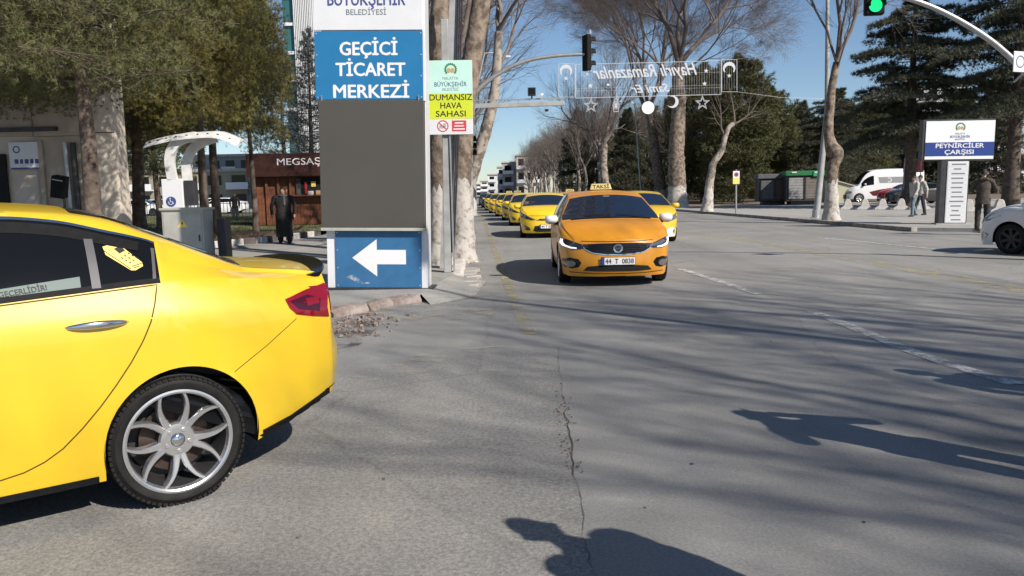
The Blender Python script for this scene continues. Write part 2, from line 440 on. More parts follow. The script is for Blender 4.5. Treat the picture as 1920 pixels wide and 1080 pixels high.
VAN = dict(
    xr=-1.35, xf=4.35, wb=3.65, R=0.345, arch=0.40, track=0.87, ac=(0.0, 0.345),
    zc=[(-1.35, 2.50), (-1.2, 2.60), (-0.5, 2.66), (1.0, 2.68), (2.4, 2.62), (2.9, 2.45), (3.3, 2.05), (3.62, 1.55), (3.75, 1.36), (3.95, 1.29), (4.2, 1.18), (4.35, 1.05)],
    z7=[(-1.35, 2.46), (-1.2, 2.56), (-0.5, 2.60), (1.0, 2.62), (2.4, 2.56), (2.9, 2.38), (3.3, 1.99), (3.62, 1.49), (3.75, 1.32), (3.95, 1.25), (4.2, 1.14), (4.35, 1.02)],
    y7=[(-1.35, 0.74), (-0.5, 0.78), (2.4, 0.76), (3.0, 0.76), (3.62, 0.85), (3.95, 0.84), (4.35, 0.66)],
    z6=[(-1.35, 2.15), (-0.5, 2.18), (2.0, 2.16), (2.6, 2.12), (3.0, 1.98), (3.3, 1.75), (3.55, 1.45), (3.75, 1.28), (3.95, 1.22), (4.35, 1.0)],
    y6=[(-1.35, 0.86), (-0.5, 0.90), (2.4, 0.88), (3.0, 0.86), (3.55, 0.89), (3.95, 0.86), (4.35, 0.69)],
    z5=[(-1.35, 1.42), (0.0, 1.42), (2.4, 1.40), (3.0, 1.34), (3.55, 1.26), (3.95, 1.17), (4.35, 0.98)],
    y5=[(-1.35, 0.94), (0.0, 0.965), (2.4, 0.965), (3.0, 0.96), (3.55, 0.945), (3.95, 0.90), (4.35, 0.72)],
    w=[(-1.35, 0.97), (-0.9, 0.995), (0.0, 1.0), (3.3, 1.0), (3.8, 0.98), (4.1, 0.93), (4.35, 0.80)],
    bow=[(-1.35, -0.04), (-0.6, 0.0), (2.0, 0.0), (2.9, 0.06), (3.7, 0.12), (4.35, 0.22)],
    bumpf=[(0.15, 0.22), (0.36, 0.27), (0.6, 0.25), (0.98, 0.22)],
    bumpr=[(0.15, 0.05), (0.6, 0.06), (1.02, 0.04), (2.6, 0.04)],
    dlo=(2.45, 3.5), ws=(2.75, 3.66), rw=(-9, -8), sill=0.26, low=0.40, mid=0.75, crease=1.15, ybot=0.8, width=0.985, pillars=[(2.45, 2.55)])

class CarShape:
    """A lofted car skin: stations along x, rows from the sill to the roof's middle."""
    def __init__(s, sp, dx=0.045):
        s.sp = sp
        T = {k: pchip(*zip(*sp[k])) for k in ('zc', 'z7', 'y7', 'z6', 'y6', 'z5', 'y5', 'w', 'bow', 'bumpf', 'bumpr')}
        s.T = T
        n = int((sp['xf'] - sp['xr']) / dx)
        xs = list(np.linspace(sp['xr'], sp['xf'], n))
        for b in [*sp['dlo'], *sp['ws'], *sp['rw']]:
            if sp['xr'] < b < sp['xf']:
                k = int(np.argmin([abs(x - b) for x in xs])); xs[k] = b
        s.xs = np.array(sorted(set(xs)))
        sub = [1, 3, 6, 6, 4, 5, 2, 5, 5]
        if dx > 0.06: sub = [1, 2, 4, 4, 2, 3, 2, 3, 3]
        s.sub = sub
        s.k = np.cumsum([0] + sub)          # row index of each key
        rows = []
        W = sp['width']
        sillf = pchip(*zip(*sp['sillt'])) if 'sillt' in sp else (lambda x: sp['sill'])
        for x in s.xs:
            w = float(T['w'](x))
            z5, y5, z6, y6, z7, y7, zc = [float(T[q](x)) for q in ('z5', 'y5', 'z6', 'y6', 'z7', 'y7', 'zc')]
            zcr = min(sp['crease'], z5 - 0.07)
            zmid = min(sp['mid'], zcr - 0.08)
            sl_ = float(sillf(x)); low = max(sp['low'], sl_ + 0.08)
            keys = [(sp['ybot'] * w, sl_ + 0.005), (W * 0.945 * w, sl_), (W * 0.972 * w, low), (W * w, zmid),
                    (max(W * 0.992 * w, y5 + 0.012) , zcr), (y5, z5), (y6, z6), (y7, z7), (y7 * 0.55, zc - (zc - z7) * 0.27), (0.0, zc)]
            pts = []
            lowf_y = pchip([0, 1, 2, 3, 4], [keys[i][0] for i in (1, 2, 3, 4, 5)])
            lowf_z = pchip([0, 1, 2, 3, 4], [keys[i][1] for i in (1, 2, 3, 4, 5)])
            topy = pchip([0, 1, 2], [keys[7][0], keys[8][0], 0.0])
            pts.append(keys[0])
            for a in range(1, 5):
                for q in range(sub[a]):
                    t = a - 1 + q / sub[a]
                    pts.append((float(lowf_y(t)), float(lowf_z(t))))
            for q in range(sub[5]):
                t = q / sub[5]
                bul = 0.018 * math.sin(math.pi * t) * (1 if sp['dlo'][0] < x < sp['dlo'][1] else 0.4)
                pts.append((y5 + (y6 - y5) * t + bul, z5 + (z6 - z5) * t))
            for q in range(sub[6]):
                t = q / sub[6]
                pts.append((y6 + (y7 - y6) * t + 0.008 * math.sin(math.pi * t), z6 + (z7 - z6) * t + 0.010 * math.sin(math.pi * t)))
            nt = sub[7] + sub[8]
            for q in range(nt + 1):
                y = y7 * (1 - q / nt)
                pts.append((y, zc - (zc - z7) * (y / y7) ** 2.2))
            rows.append(pts)
        A = np.array(rows)                     # stations, rows, (y, z)
        s.P = np.zeros((A.shape[0], A.shape[1], 3))
        s.P[:, :, 0] = s.xs[:, None]
        s.P[:, :, 1:] = A
        k5 = s.k[5]
        B = T['bow'](s.xs)
        y5 = s.P[:, k5, 1]
        for j in range(k5, A.shape[1]):
            s.P[:, j, 0] += B * (1 - np.clip(s.P[:, j, 1] / y5, 0, 1) ** 2.2)
        s.Nr = A.shape[1]
        s.build()
    def fascia(s, front):
        sp, T = s.sp, s.T
        i = -1 if front else 0
        k5 = s.k[5]
        side = s.P[i, :k5 + 1]
        top = s.P[i, k5:]
        sig = top[:, 1] / top[0, 1]
        G = np.zeros((k5 + 1, len(sig), 3))
        x0 = s.xs[i]
        b = T['bumpf'] if front else T['bumpr']
        sign = 1 if front else -1
        btop = abs(float(T['bow'](x0)))
        z5 = side[k5, 2]
        for v in range(k5 + 1):
            y, z = side[v, 1], side[v, 2]
            t = np.clip((z - 0.62 * z5) / (0.38 * z5), 0, 1) ** 1.5
            G[v, :, 1] = y * sig
            G[v, :, 2] = z + t * (top[:, 2] - z5)
            bv = btop if v == k5 else float(b(z))
            e = 2.2 if v == k5 else (2.2 + 0.9 * (1 - t))
            G[v, :, 0] = x0 + sign * bv * (1 - sig ** e)
        G[k5] = top
        return G
    def build(s):
        sp = s.sp
        verts, faces, cls = [], [], []
        P = s.P
        Ns, Nr = P.shape[:2]
        xm = (P[:-1, :, 0] + P[1:, :, 0]) / 2
        k = s.k
        arches = [(sp['ac'][0], sp['ac'][1]), (sp['wb'] + 0.01, sp['ac'][1])]
        Q = P.copy()
        inside = np.zeros((Ns, Nr), bool)
        for (ax, az) in arches:
            d = np.hypot(P[:, :, 0] - ax, P[:, :, 2] - az)
            ins = (d < sp['arch']) & (np.arange(Nr)[None, :] <= k[4])
            # the part below the arch centre is open down to the sill
            ins |= (np.abs(P[:, :, 0] - ax) < sp['arch']) & (P[:, :, 2] < az) & (np.arange(Nr)[None, :] <= k[4])
            inside |= ins
        keep = np.ones((Ns - 1, Nr - 1), bool)
        q = inside
        keep &= ~(q[:-1, :-1] & q[1:, :-1] & q[:-1, 1:] & q[1:, 1:])
        # move the kept border vertices on to the arch circle
        for i in range(Ns):
            for j in range(k[4] + 1):
                if inside[i, j]:
                    for (ax, az) in arches:
                        dx, dz = P[i, j, 0] - ax, P[i, j, 2] - az
                        if abs(dx) < sp['arch'] * 1.001:
                            if dz < 0:
                                Q[i, j, 0] = ax + math.copysign(sp['arch'], dx)
                            else:
                                r = math.hypot(dx, dz)
                                if 1e-6 < r < sp['arch']:
                                    Q[i, j, 0] = ax + dx / r * sp['arch']; Q[i, j, 2] = az + dz / r * sp['arch']
        s.Q = Q
        for sgn in (1, -1):
            base = len(verts)
            for i in range(Ns):
                for j in range(Nr):
                    v = Q[i, j]
                    verts.append((v[0], sgn * v[1], v[2]))
            for i in range(Ns - 1):
                x = (s.xs[i] + s.xs[i + 1]) / 2
                for j in range(Nr - 1):
                    if not keep[i, j]: continue
                    a, b, c, d = base + i * Nr + j, base + (i + 1) * Nr + j, base + (i + 1) * Nr + j + 1, base + i * Nr + j + 1
                    faces.append((a, b, c, d) if sgn > 0 else (d, c, b, a))
                    c_ = 'body'
                    if k[5] <= j < k[6] and sp['dlo'][0] < x < sp['dlo'][1]: c_ = 'side_window' if not any(p0 < x < p1 for p0, p1 in sp.get('pillars', [])) else 'body'
                    if j >= k[7] and sp['ws'][0] < x < sp['ws'][1]: c_ = 'windscreen'
                    if j >= k[7] + 1:
                        if sp['rw'][0] < x < sp['rw'][1]: c_ = 'rear_window'
                    if j == k[0]: c_ = 'under'
                    if j >= k[6] and x > sp['ws'][1] and 'hood' in sp: c_ = 'hood'
                    if j >= k[6] and x < sp['rw'][0] and 'hood' in sp: c_ = 'trunk_lid'
                    cls.append(c_)
            for front in (True, False):
                G = s.fascia(front)
                base2 = len(verts)
                nv, nc = G.shape[:2]
                for v in range(nv):
                    for c in range(nc):
                        verts.append((G[v, c, 0], sgn * G[v, c, 1], G[v, c, 2]))
                for v in range(nv - 1):
                    for c in range(nc - 1):
                        a, b, c2, d = base2 + v * nc + c, base2 + v * nc + c + 1, base2 + (v + 1) * nc + c + 1, base2 + (v + 1) * nc + c
                        f = (a, b, c2, d)
                        flip = (sgn < 0) != (not front)
                        faces.append(f[::-1] if flip else f)
                        cls.append('under' if v == 0 else 'body')
        s.verts, s.faces, s.cls = verts, faces, cls
        s.bvh = BVHTree.FromPolygons([Vector(v) for v in verts], faces)
    def part(s, name, which, m, parent, off=0.0, merge=True):
        idx = {}
        vs, fs = [], []
        for f, c in zip(s.faces, s.cls):
            if c != which: continue
            nf = []
            for i in f:
                if i not in idx:
                    idx[i] = len(vs); vs.append(s.verts[i])
                nf.append(idx[i])
            fs.append(nf)
        if not fs: return None
        me = bpy.data.meshes.new(name)
        me.from_pydata(vs, [], fs)
        me.materials.append(m)
        bm = bmesh.new(); bm.from_mesh(me)
        bmesh.ops.remove_doubles(bm, verts=bm.verts, dist=0.0006)
        bmesh.ops.dissolve_degenerate(bm, dist=0.0003, edges=bm.edges)
        bm.normal_update()
        if off:
            for v in bm.verts: v.co += v.normal * off
        bm.to_mesh(me); bm.free()
        me.polygons.foreach_set('use_smooth', [True] * len(me.polygons))
        me.set_sharp_from_angle(angle=math.radians(38))
        return link(name, me, parent)
    def side_parts(s, name, which, m, parent):
        """left and right pieces as two meshes"""
        out = []
        full = s.cls
        for sg in (1, -1):
            s.cls = [(c if c != which or (s.verts[f[0]][1] * sg > 0) else 'skip') for f, c in zip(s.faces, full)]
            out.append(s.part(name, which, m, parent))
        s.cls = full
        return out
    def hit(s, p, d):
        loc, nor, i, dist = s.bvh.ray_cast(Vector(p), Vector(d).normalized())
        if loc is None:
            loc, nor, i, dist = s.bvh.find_nearest(Vector(p))
        if nor.dot(Vector(d)) > 0: nor = -nor
        return loc, nor

def resample(poly, n, closed=True):
    P = [Vector(p) for p in poly]
    if closed: P = P + [P[0]]
    L = [0]
    for a, b in zip(P, P[1:]): L.append(L[-1] + (b - a).length)
    out = []
    m = n if closed else n - 1
    for i in range(n):
        t = L[-1] * i / m
        k = 0
        while k < len(L) - 2 and L[k + 1] < t: k += 1
        u = (t - L[k]) / max(1e-9, L[k + 1] - L[k])
        out.append(P[k].lerp(P[k + 1], u))
    return out
def keep_corners(poly, seg=0.03):
    out = []
    P = [Vector(p) for p in poly]
    for a, b in zip(P, P[1:] + P[:1]):
        n = max(1, int((b - a).length / seg))
        for i in range(n): out.append(a.lerp(b, i / n))
    return out
def spline(poly, n=8, closed=True):
    P = [Vector(p) for p in poly]; N = len(P); out = []
    rngs = range(N) if closed else range(N - 1)
    for i in rngs:
        g = lambda q: P[q % N] if closed else P[min(max(q, 0), N - 1)]
        p0, p1, p2, p3 = g(i - 1), g(i), g(i + 1), g(i + 2)
        for k in range(n):
            t = k / n
            out.append(0.5 * ((2 * p1) + (-p0 + p2) * t + (2 * p0 - 5 * p1 + 4 * p2 - p3) * t * t + (-p0 + 3 * p1 - 3 * p2 + p3) * t ** 3))
    if not closed: out.append(P[-1])
    return out

# a view: (origin, axis u, axis v, ray direction) that places a flat outline on the skin
VIEW_F = lambda u, v: (Vector((6, u, v)), Vector((-1, 0, 0)))
VIEW_B = lambda u, v: (Vector((-4, u, v)), Vector((1, 0, 0)))
VIEW_L = lambda u, v: (Vector((u, 3, v)), Vector((0, -1, 0)))
VIEW_R = lambda u, v: (Vector((u, -3, v)), Vector((0, 1, 0)))
def decal(sh, outline, view, h, m, name, parent, rings=4, skirt=0.012, seg=0.03, sharp=40):
    pts = keep_corners(outline, seg)
    c = Vector((0, 0))
    for p in pts: c += Vector((p[0], p[1]))
    c /= len(pts)
    vs, fs = [], []
    n = len(pts)
    levels = [(1.0, -skirt)] + [(1 - r / rings, h) for r in range(rings)]
    for (k, hh) in levels:
        for p in pts:
            u = c[0] + (p[0] - c[0]) * k; v = c[1] + (p[1] - c[1]) * k
            loc, nor = sh.hit(*view(u, v))
            vs.append(loc + nor * hh)
    loc, nor = sh.hit(*view(c[0], c[1]))
    vs.append(loc + nor * h)
    for r in range(len(levels) - 1):
        for i in range(n):
            j = (i + 1) % n
            fs.append((r * n + i, r * n + j, (r + 1) * n + j, (r + 1) * n + i))
    r = len(levels) - 1
    for i in range(n):
        fs.append((r * n + i, r * n + (i + 1) % n, len(vs) - 1))
    mb = MB(); mb.add(vs, fs)
    return mb.build(name, m, parent, smooth=True, angle=sharp)
def ribbon(sh, line, view, w, m, name, parent, h=0.0012, closed=False, n=60, mb=None):
    pts = resample([(*p, 0) for p in line], n, closed)
    L = []
    for p in pts: L.append(sh.hit(*view(p[0], p[1])))
    vs, fs = [], []
    N = len(L)
    for i, (loc, nor) in enumerate(L):
        a = L[(i + 1) % N][0] if (closed or i < N - 1) else loc
        b = L[(i - 1) % N][0] if (closed or i > 0) else loc
        t = (a - b).normalized()
        sd = t.cross(nor).normalized() * (w / 2)
        vs.append(loc + nor * h - sd); vs.append(loc + nor * h + sd)
    for i in range(N if closed else N - 1):
        j = (i + 1) % N
        fs.append((2 * i, 2 * i + 1, 2 * j + 1, 2 * j))
    if mb is not None:
        mb.add(vs, fs); return None
    q = MB(); q.add(vs, fs)
    return q.build(name, m, parent, smooth=True)

# ---- wheel (axis along Y, outer face towards +Y)
RX = Matrix.Rotation(-math.pi / 2, 3, 'X')
_wheel_cache = {}
def wheel_meshes(R, w, rr, style):
    key = (R, w, rr, style)
    if key in _wheel_cache: return _wheel_cache[key]
    hi = style == 'hero'
    n = 96 if hi else 28
    rot = Matrix.Rotation(-math.pi / 2, 3, 'X')
    q = MB()
    hw = w / 2
    prof = [(rr - 0.012, -hw * 0.85), (rr + 0.004, -hw * 0.98), (rr + (R - rr) * 0.5, -hw), (R - 0.022, -hw * 0.93), (R - 0.006, -hw * 0.82), (R, -hw * 0.6), (R, hw * 0.6),
            (R - 0.006, hw * 0.82), (R - 0.022, hw * 0.93), (R - 0.03, hw * 0.985), (rr + (R - rr) * 0.55, hw * 1.0), (rr + 0.022, hw * 0.985), (rr + 0.010, hw * 0.93), (rr - 0.006, hw * 0.86), (rr - 0.012, hw * 0.8)]
    q.lathe(prof, n, rot, cap=False)
    if hi:
        # shoulder blocks and tread ribs
        for k in range(72):
            a = 2 * math.pi * k / 72
            for y, rad, sz in ((hw * 0.80, R - 0.008, (0.013, 0.020, 0.014)), (-hw * 0.80, R - 0.008, (0.013, 0.02, 0.014))):
                Mx = Matrix.Rotation(a, 3, 'Y')
                q.box(Mx @ Vector((rad, y, 0)), (sz[0], 0.034, sz[1]), Mx)
        for ry in (-0.052, -0.018, 0.018, 0.052):
            q.lathe([(R - 0.001, ry - 0.012), (R + 0.005, ry - 0.010), (R + 0.005, ry + 0.010), (R - 0.001, ry + 0.012)], 72, rot, cap=False)
    tyre = q.mesh('tyre', M['rubber'], True, angle=35)
    q = MB()
    # barrel and lip
    q.lathe([(rr - 0.020, hw * 0.70), (rr - 0.016, hw * 0.80), (rr - 0.013, hw * 0.93), (rr - 0.004, hw * 0.97), (rr + 0.006, hw * 0.95), (rr + 0.004, hw * 0.88)], n, rot, cap=False)
    hub_y = hw * 0.60; lip_y = hw * 0.86
    def spoke(a0, a1, curve, w0, w1, r0, r1):
        K = 12 if hi else 5
        L, Rt, D = [], [], []
        for i in range(K + 1):
            t = i / K
            r = r0 + (r1 - r0) * t
            a = a0 + (a1 - a0) * (t ** curve)
            c = Vector((r * math.cos(a), 0, r * math.sin(a)))
            tn = Vector((-math.sin(a), 0, math.cos(a)))
            ww = w0 + (w1 - w0) * t
            y = hub_y + (lip_y - hub_y) * (t ** 1.6) + 0.004 * math.sin(math.pi * t)
            L.append((c, tn, ww, y))
        vs, fs = [], []
        for (c, tn, ww, y) in L:
            vs += [c - tn * ww * 0.62 + Vector((0, y - 0.045, 0)), c - tn * ww / 2 + Vector((0, y - 0.006, 0)), c - tn * ww * 0.32 + Vector((0, y, 0)),
                   c + tn * ww * 0.32 + Vector((0, y, 0)), c + tn * ww / 2 + Vector((0, y - 0.006, 0)), c + tn * ww * 0.62 + Vector((0, y - 0.045, 0))]
        for i in range(K):
            for j in range(5):
                fs.append((i * 6 + j, i * 6 + j + 1, (i + 1) * 6 + j + 1, (i + 1) * 6 + j))
        q.add(vs, fs)
    if style in ('hero', 'petal'):
        for k in range(5):
            lug = math.radians(54 + 72 * k)
            for sg in (-1, 1):
                spoke(lug + sg * math.radians(9.5), lug + sg * math.radians(23), 2.3, 0.036, 0.019, 0.060, rr - 0.014)
        q.lathe([(0.0, hub_y - 0.03), (0.080, hub_y - 0.03), (0.088, hub_y - 0.012), (0.080, hub_y + 0.001), (0.06, hub_y + 0.004), (0.034, hub_y + 0.003)], 40, rot, cap=False)
    elif style == 'ten':
        for k in range(10):
            a = math.radians(36 * k)
            spoke(a, a, 1.0, 0.040, 0.034, 0.05, rr - 0.014)
        q.lathe([(0.085, hub_y - 0.02), (0.075, hub_y + 0.002), (0.0, hub_y + 0.006)], 20, rot, cap=False)
    else:
        for k in range(7):
            a = math.radians(360 / 7 * k)
            spoke(a, a, 1.0, 0.055, 0.075, 0.05, rr - 0.014)
        q.lathe([(0.085, hub_y - 0.02), (0.075, hub_y + 0.002), (0.0, hub_y + 0.006)], 20, rot, cap=False)
    rim = q.mesh('rim', M['alloy'], True, angle=30)
    q = MB(); q.lathe([(0.0, -hw * 0.5), (rr - 0.05, -hw * 0.5), (rr - 0.045, -hw * 0.4), (rr - 0.035, 0.0), (rr - 0.022, hw * 0.55), (rr - 0.019, hw * 0.72)], n, rot, cap=False)
    barrel = q.mesh('rim_barrel', M['alloy_dark'], True, angle=30)
    q = MB()
    q.lathe([(0.0, -0.02), (rr * 0.66, -0.02), (rr * 0.66, 0.0), (rr * 0.36, 0.002), (rr * 0.34, 0.03), (0, 0.035)], 40 if hi else 16, rot, cap=False)
    brake = q.mesh('brake_disc', M['brake'], True, angle=30)
    q = MB()
    q.lathe([(0.0, hub_y + 0.014), (0.022, hub_y + 0.012), (0.031, hub_y + 0.005), (0.033, hub_y - 0.004), (0.033, hub_y - 0.02)], 24, rot, cap=False)
    cap = q.mesh('hub_cap', M['chrome'], True, angle=40)
    q = MB()
    q.cyl((0, hub_y - 0.004, 0), (0, hub_y + 0.010, 0), 0.0095, 6)
    nut = q.mesh('lug_nut', M['galv'])
    _wheel_cache[key] = (tyre, rim, brake, cap, nut, barrel)
    return _wheel_cache[key]
def add_wheel(parent, x, y, R, style='seven', rr=None, w=0.205, steer=0.0, spin=0.0, dark=False, camber=0.0):
    rr = rr or R * 0.69
    tyre, rim, brake, cap, nut, barrel = wheel_meshes(R, w, rr, style)
    o = bpy.data.objects.new('wheel', None); COL.objects.link(o); o.parent = parent
    o.empty_display_size = 0.1
    o.location = (x, y, R)
    o.rotation_euler = (0, spin, steer + (0 if y > 0 else math.pi))
    link('tyre', tyre, o); 
    r_ = link('rim', rim, o)
    if dark:
        r_.data = _dark_rim(rim)
    link('brake_disc', brake, o); link('rim_barrel', barrel, o)
    if style == 'hero':
        link('hub_cap', cap, o)
        for k in range(5):
            a = math.radians(54 + 72 * k)
            link('lug_nut', nut, o, (0.056 * math.cos(a), 0, 0.056 * math.sin(a)))
    return o
_dr = {}
def _dark_rim(rim):
    if rim.name not in _dr:
        c = rim.copy(); c.materials.clear(); c.materials.append(M['alloy_dark']); _dr[rim.name] = c
    return _dr[rim.name]

def car_core(root, sh, paint, style='seven', dark_rims=False, steer=0.0, trim=True, wheelw=0.205, spin=0.3):
    sp = sh.sp
    body = sh.part('body', 'body', paint, root)
    if 'hood' in sp:
        sh.part('bonnet', 'hood', paint, root)
        sh.part('boot_lid', 'trunk_lid', paint, root)
    und = sh.part('underbody', 'under', M['under'], root)
    wsn = sh.part('windscreen', 'windscreen', M['screen_glass'] if 'hood' in sp else M['glass'], root)
    rwn = sh.part('rear_window', 'rear_window', M['glass'], root)
    sw = sh.side_parts('side_window', 'side_window', M['glass'], root)
    # floor and wheel wells
    q = MB()
    xa, xb = (-0.33, sp['xf'] - 0.15) if 'sillt' in sp else (sp['xr'] + 0.03, sp['xf'] - 0.1)
    q.box(((xa + xb) / 2, 0, sp['sill'] + 0.02), (xb - xa, sp['ybot'] * 1.7, 0.03))
    if 'sillt' in sp:
        q.prism([(xa, -0.55, sp['sill'] + 0.03), (xa, 0.55, sp['sill'] + 0.03), (-0.92, 0.50, 0.43), (-0.92, -0.50, 0.43)], (0, 0, 0.03))
    for ax in (sp['ac'][0], sp['wb'] + 0.01):
        for sg in (1, -1):
            vs, fs = [], []
            K = 24
            for i in range(K + 1):
                a = math.pi * (i / K) * 1.16 - 0.25
                x = ax + (sp['arch'] + 0.004) * math.cos(a); z = sp['ac'][1] + (sp['arch'] + 0.004) * math.sin(a)
                yo = sp['width'] * 0.985 * float(sh.T['w'](x))
                vs += [(x, sg * (yo - 0.004), z), (x, sg * 0.52, z)]
            for i in range(K): fs.append((2 * i, 2 * i + 1, 2 * i + 3, 2 * i + 2))
            c = len(vs); vs.append((ax, sg * 0.52, sp['ac'][1]))
            for i in range(K): fs.append((2 * i + 1, 2 * i + 3, c))
            q.add(vs, fs)
    q.build('wheel_well', M['under'], root, fix=False)
    if 'hood' in sp:
        # what shows through the windscreen: seats, dashboard, steering wheel, dark lining
        ins = bpy.data.objects.new('interior', None); COL.objects.link(ins); ins.parent = root
        q = MB(); q.box((0.9, 0, 0.36), (2.9, 1.5, 0.04)); q.box((0.9, 0.74, 0.66), (2.9, 0.03, 0.6)); q.box((0.9, -0.74, 0.66), (2.9, 0.03, 0.6)); q.box((-0.15, 0, 0.75), (0.05, 1.4, 0.8)); q.box((0.85, 0, 1.405), (1.3, 1.02, 0.02))
        q.build('lining', M['lining'], ins)
        q = MB(); q.tube([(2.15, -0.72, 0.93), (2.12, -0.3, 0.955), (2.12, 0.3, 0.955), (2.15, 0.72, 0.93)], 0.13, 12); q.build('dashboard', M['black_plastic'], ins, smooth=True)
        for x, ys in ((1.25, (0.36, -0.36)), (0.25, (0.36, -0.36))):
            for y in ys:
                q = MB(); q.box((x + 0.28, y, 0.52), (0.52, 0.50, 0.16)); q.box((x - 0.02, y, 0.82), (0.14, 0.48, 0.62), Matrix.Rotation(-0.25, 3, 'Y')); q.build('seat', M['seat_cloth'], ins, bevel=0.05)
                q = MB(); q.box((x - 0.13, y, 1.22), (0.09, 0.26, 0.18), Matrix.Rotation(-0.15, 3, 'Y')); q.build('headrest', M['seat_cloth'], ins, bevel=0.035)
        q = MB(); c_ = Vector((1.86, 0.36, 0.97)); Rm = Matrix.Rotation(-1.15, 3, 'Y')
        q.tube([c_ + Rm @ Vector((0.185 * math.cos(a), 0.185 * math.sin(a), 0)) for a in np.linspace(0, 2 * math.pi, 25)], 0.016, 6); q.tube([c_ + Rm @ Vector((0, -0.18, 0)), c_ + Rm @ Vector((0, 0.18, 0))], 0.02, 6); q.tube([c_, c_ + Vector((0.25, 0, -0.12))], 0.03, 6)
        q.build('steering_wheel', M['black_plastic'], ins, smooth=True)
        q = MB(); q.box((1.74, 0, 1.335), (0.03, 0.23, 0.07)); q.build('rear_mirror', M['black_plastic'], ins, bevel=0.012)
    for ax, st in ((0.0, 0.0), (sp['wb'], steer)):
        for sg in (1, -1):
            add_wheel(root, ax, sg * sp['track'], sp['R'], style, steer=st, dark=dark_rims, w=wheelw, spin=spin, rr=(0.252 if style == 'hero' else None))
    return body, wsn, rwn, sw
def plate(sh, root, y, z, front, txt=None, w=0.52, hgt=0.112, tilt=0.0):
    loc, nor = sh.hit(*(VIEW_F(y, z) if front else VIEW_B(y, z)))
    sg = 1 if front else -1
    q = MB(); q.box((0, 0, 0), (0.012, w + 0.016, hgt + 0.016))
    fr = q.build('licence_plate', M['ink'], root, bevel=0.003, loc=(loc.x + sg * 0.022, y, z))
    q = MB(); q.box((0, 0, 0), (0.004, w, hgt)); q.build('plate_sheet', M['plate_white'], fr, loc=(sg * 0.008, 0, 0))
    q = MB(); q.box((0, 0, 0), (0.004, 0.045, hgt)); q.build('plate_band', M['plate_blue'], fr, loc=(sg * 0.0095, sg * -(w / 2 - 0.0225), 0))
    if txt:
        text(txt, 0.105, M['ink'], fr, (sg * 0.0115, sg * 0.02, -0.037), (math.pi / 2, 0, sg * math.pi / 2), bold=0.012, extrude=0.0008, width=w * 0.84)
    return fr
def roof_sign(root, z, x=1.15, txt='TAKSİ'):
    s_ = bpy.data.objects.new('roof_sign', None); COL.objects.link(s_); s_.parent = root; s_.location = (x, 0, z)
    q = MB()
    q.prism([(-0.07, -0.19, 0.015), (-0.07, 0.19, 0.015), (-0.045, 0.165, 0.125), (-0.045, -0.165, 0.125)], (0.0, 0, 0)) if False else None
    vs = [(-0.075, -0.20, 0.015), (0.075, -0.20, 0.015), (0.075, 0.20, 0.015), (-0.075, 0.20, 0.015), (-0.045, -0.17, 0.125), (0.045, -0.17, 0.125), (0.045, 0.17, 0.125), (-0.045, 0.17, 0.125)]
    q.add(vs, [(0, 3, 2, 1), (4, 5, 6, 7), (0, 1, 5, 4), (1, 2, 6, 5), (2, 3, 7, 6), (3, 0, 4, 7)])
    q.build('sign_box', M['sign_yellow'], s_, bevel=0.008)
    q = MB(); q.box((0, 0, 0.008), (0.17, 0.42, 0.02)); q.build('sign_base', M['black_plastic'], s_, bevel=0.005)
    a = math.atan2(0.03, 0.11)
    text(txt, 0.095, M['ink'], s_, (0.0705, 0, 0.040), (math.pi / 2 - a, 0, math.pi / 2), bold=0.02, extrude=0.001, width=0.30)
    return s_
def mirror(sh, root, sg, paint, x=2.28, y=0.97, z=1.03):
    q = MB()
    # housing: a rounded shell
    vs, fs = [], []
    K = 10
    prof = [(-0.055, 0.80), (-0.03, 0.97), (0.0, 1.0), (0.04, 0.90), (0.075, 0.65), (0.095, 0.30)]
    for (dx, k) in prof:
        for i in range(16):
            a = 2 * math.pi * i / 16
            cy = math.cos(a); cz = math.sin(a)
            cy = math.copysign(abs(cy) ** 0.75, cy); cz = math.copysign(abs(cz) ** 0.75, cz)
            vs.append((dx, 0.115 * k * cy, 0.078 * k * cz))
    for i in range(len(prof) - 1):
        for j in range(16):
            j2 = (j + 1) % 16
            fs.append((i * 16 + j, i * 16 + j2, (i + 1) * 16 + j2, (i + 1) * 16 + j))
    fs.append(tuple(range(16))); fs.append(tuple((len(prof) - 1) * 16 + j for j in range(16)))
    q.add(vs, fs)
    o = q.build('wing_mirror', paint, root, smooth=True, angle=60, loc=(x, sg * y, z))
    q = MB(); q.tube([(0.02, -sg * 0.06, -0.05), (0.02, -sg * 0.16, -0.075)], [0.035, 0.03], 10)
    q.build('mirror_arm', M['black_plastic'], o, smooth=True)
    q = MB(); q.box((-0.056, 0, 0), (0.006, 0.19, 0.12)); q.build('mirror_glass', M['chrome'], o, bevel=0.002)
    return o
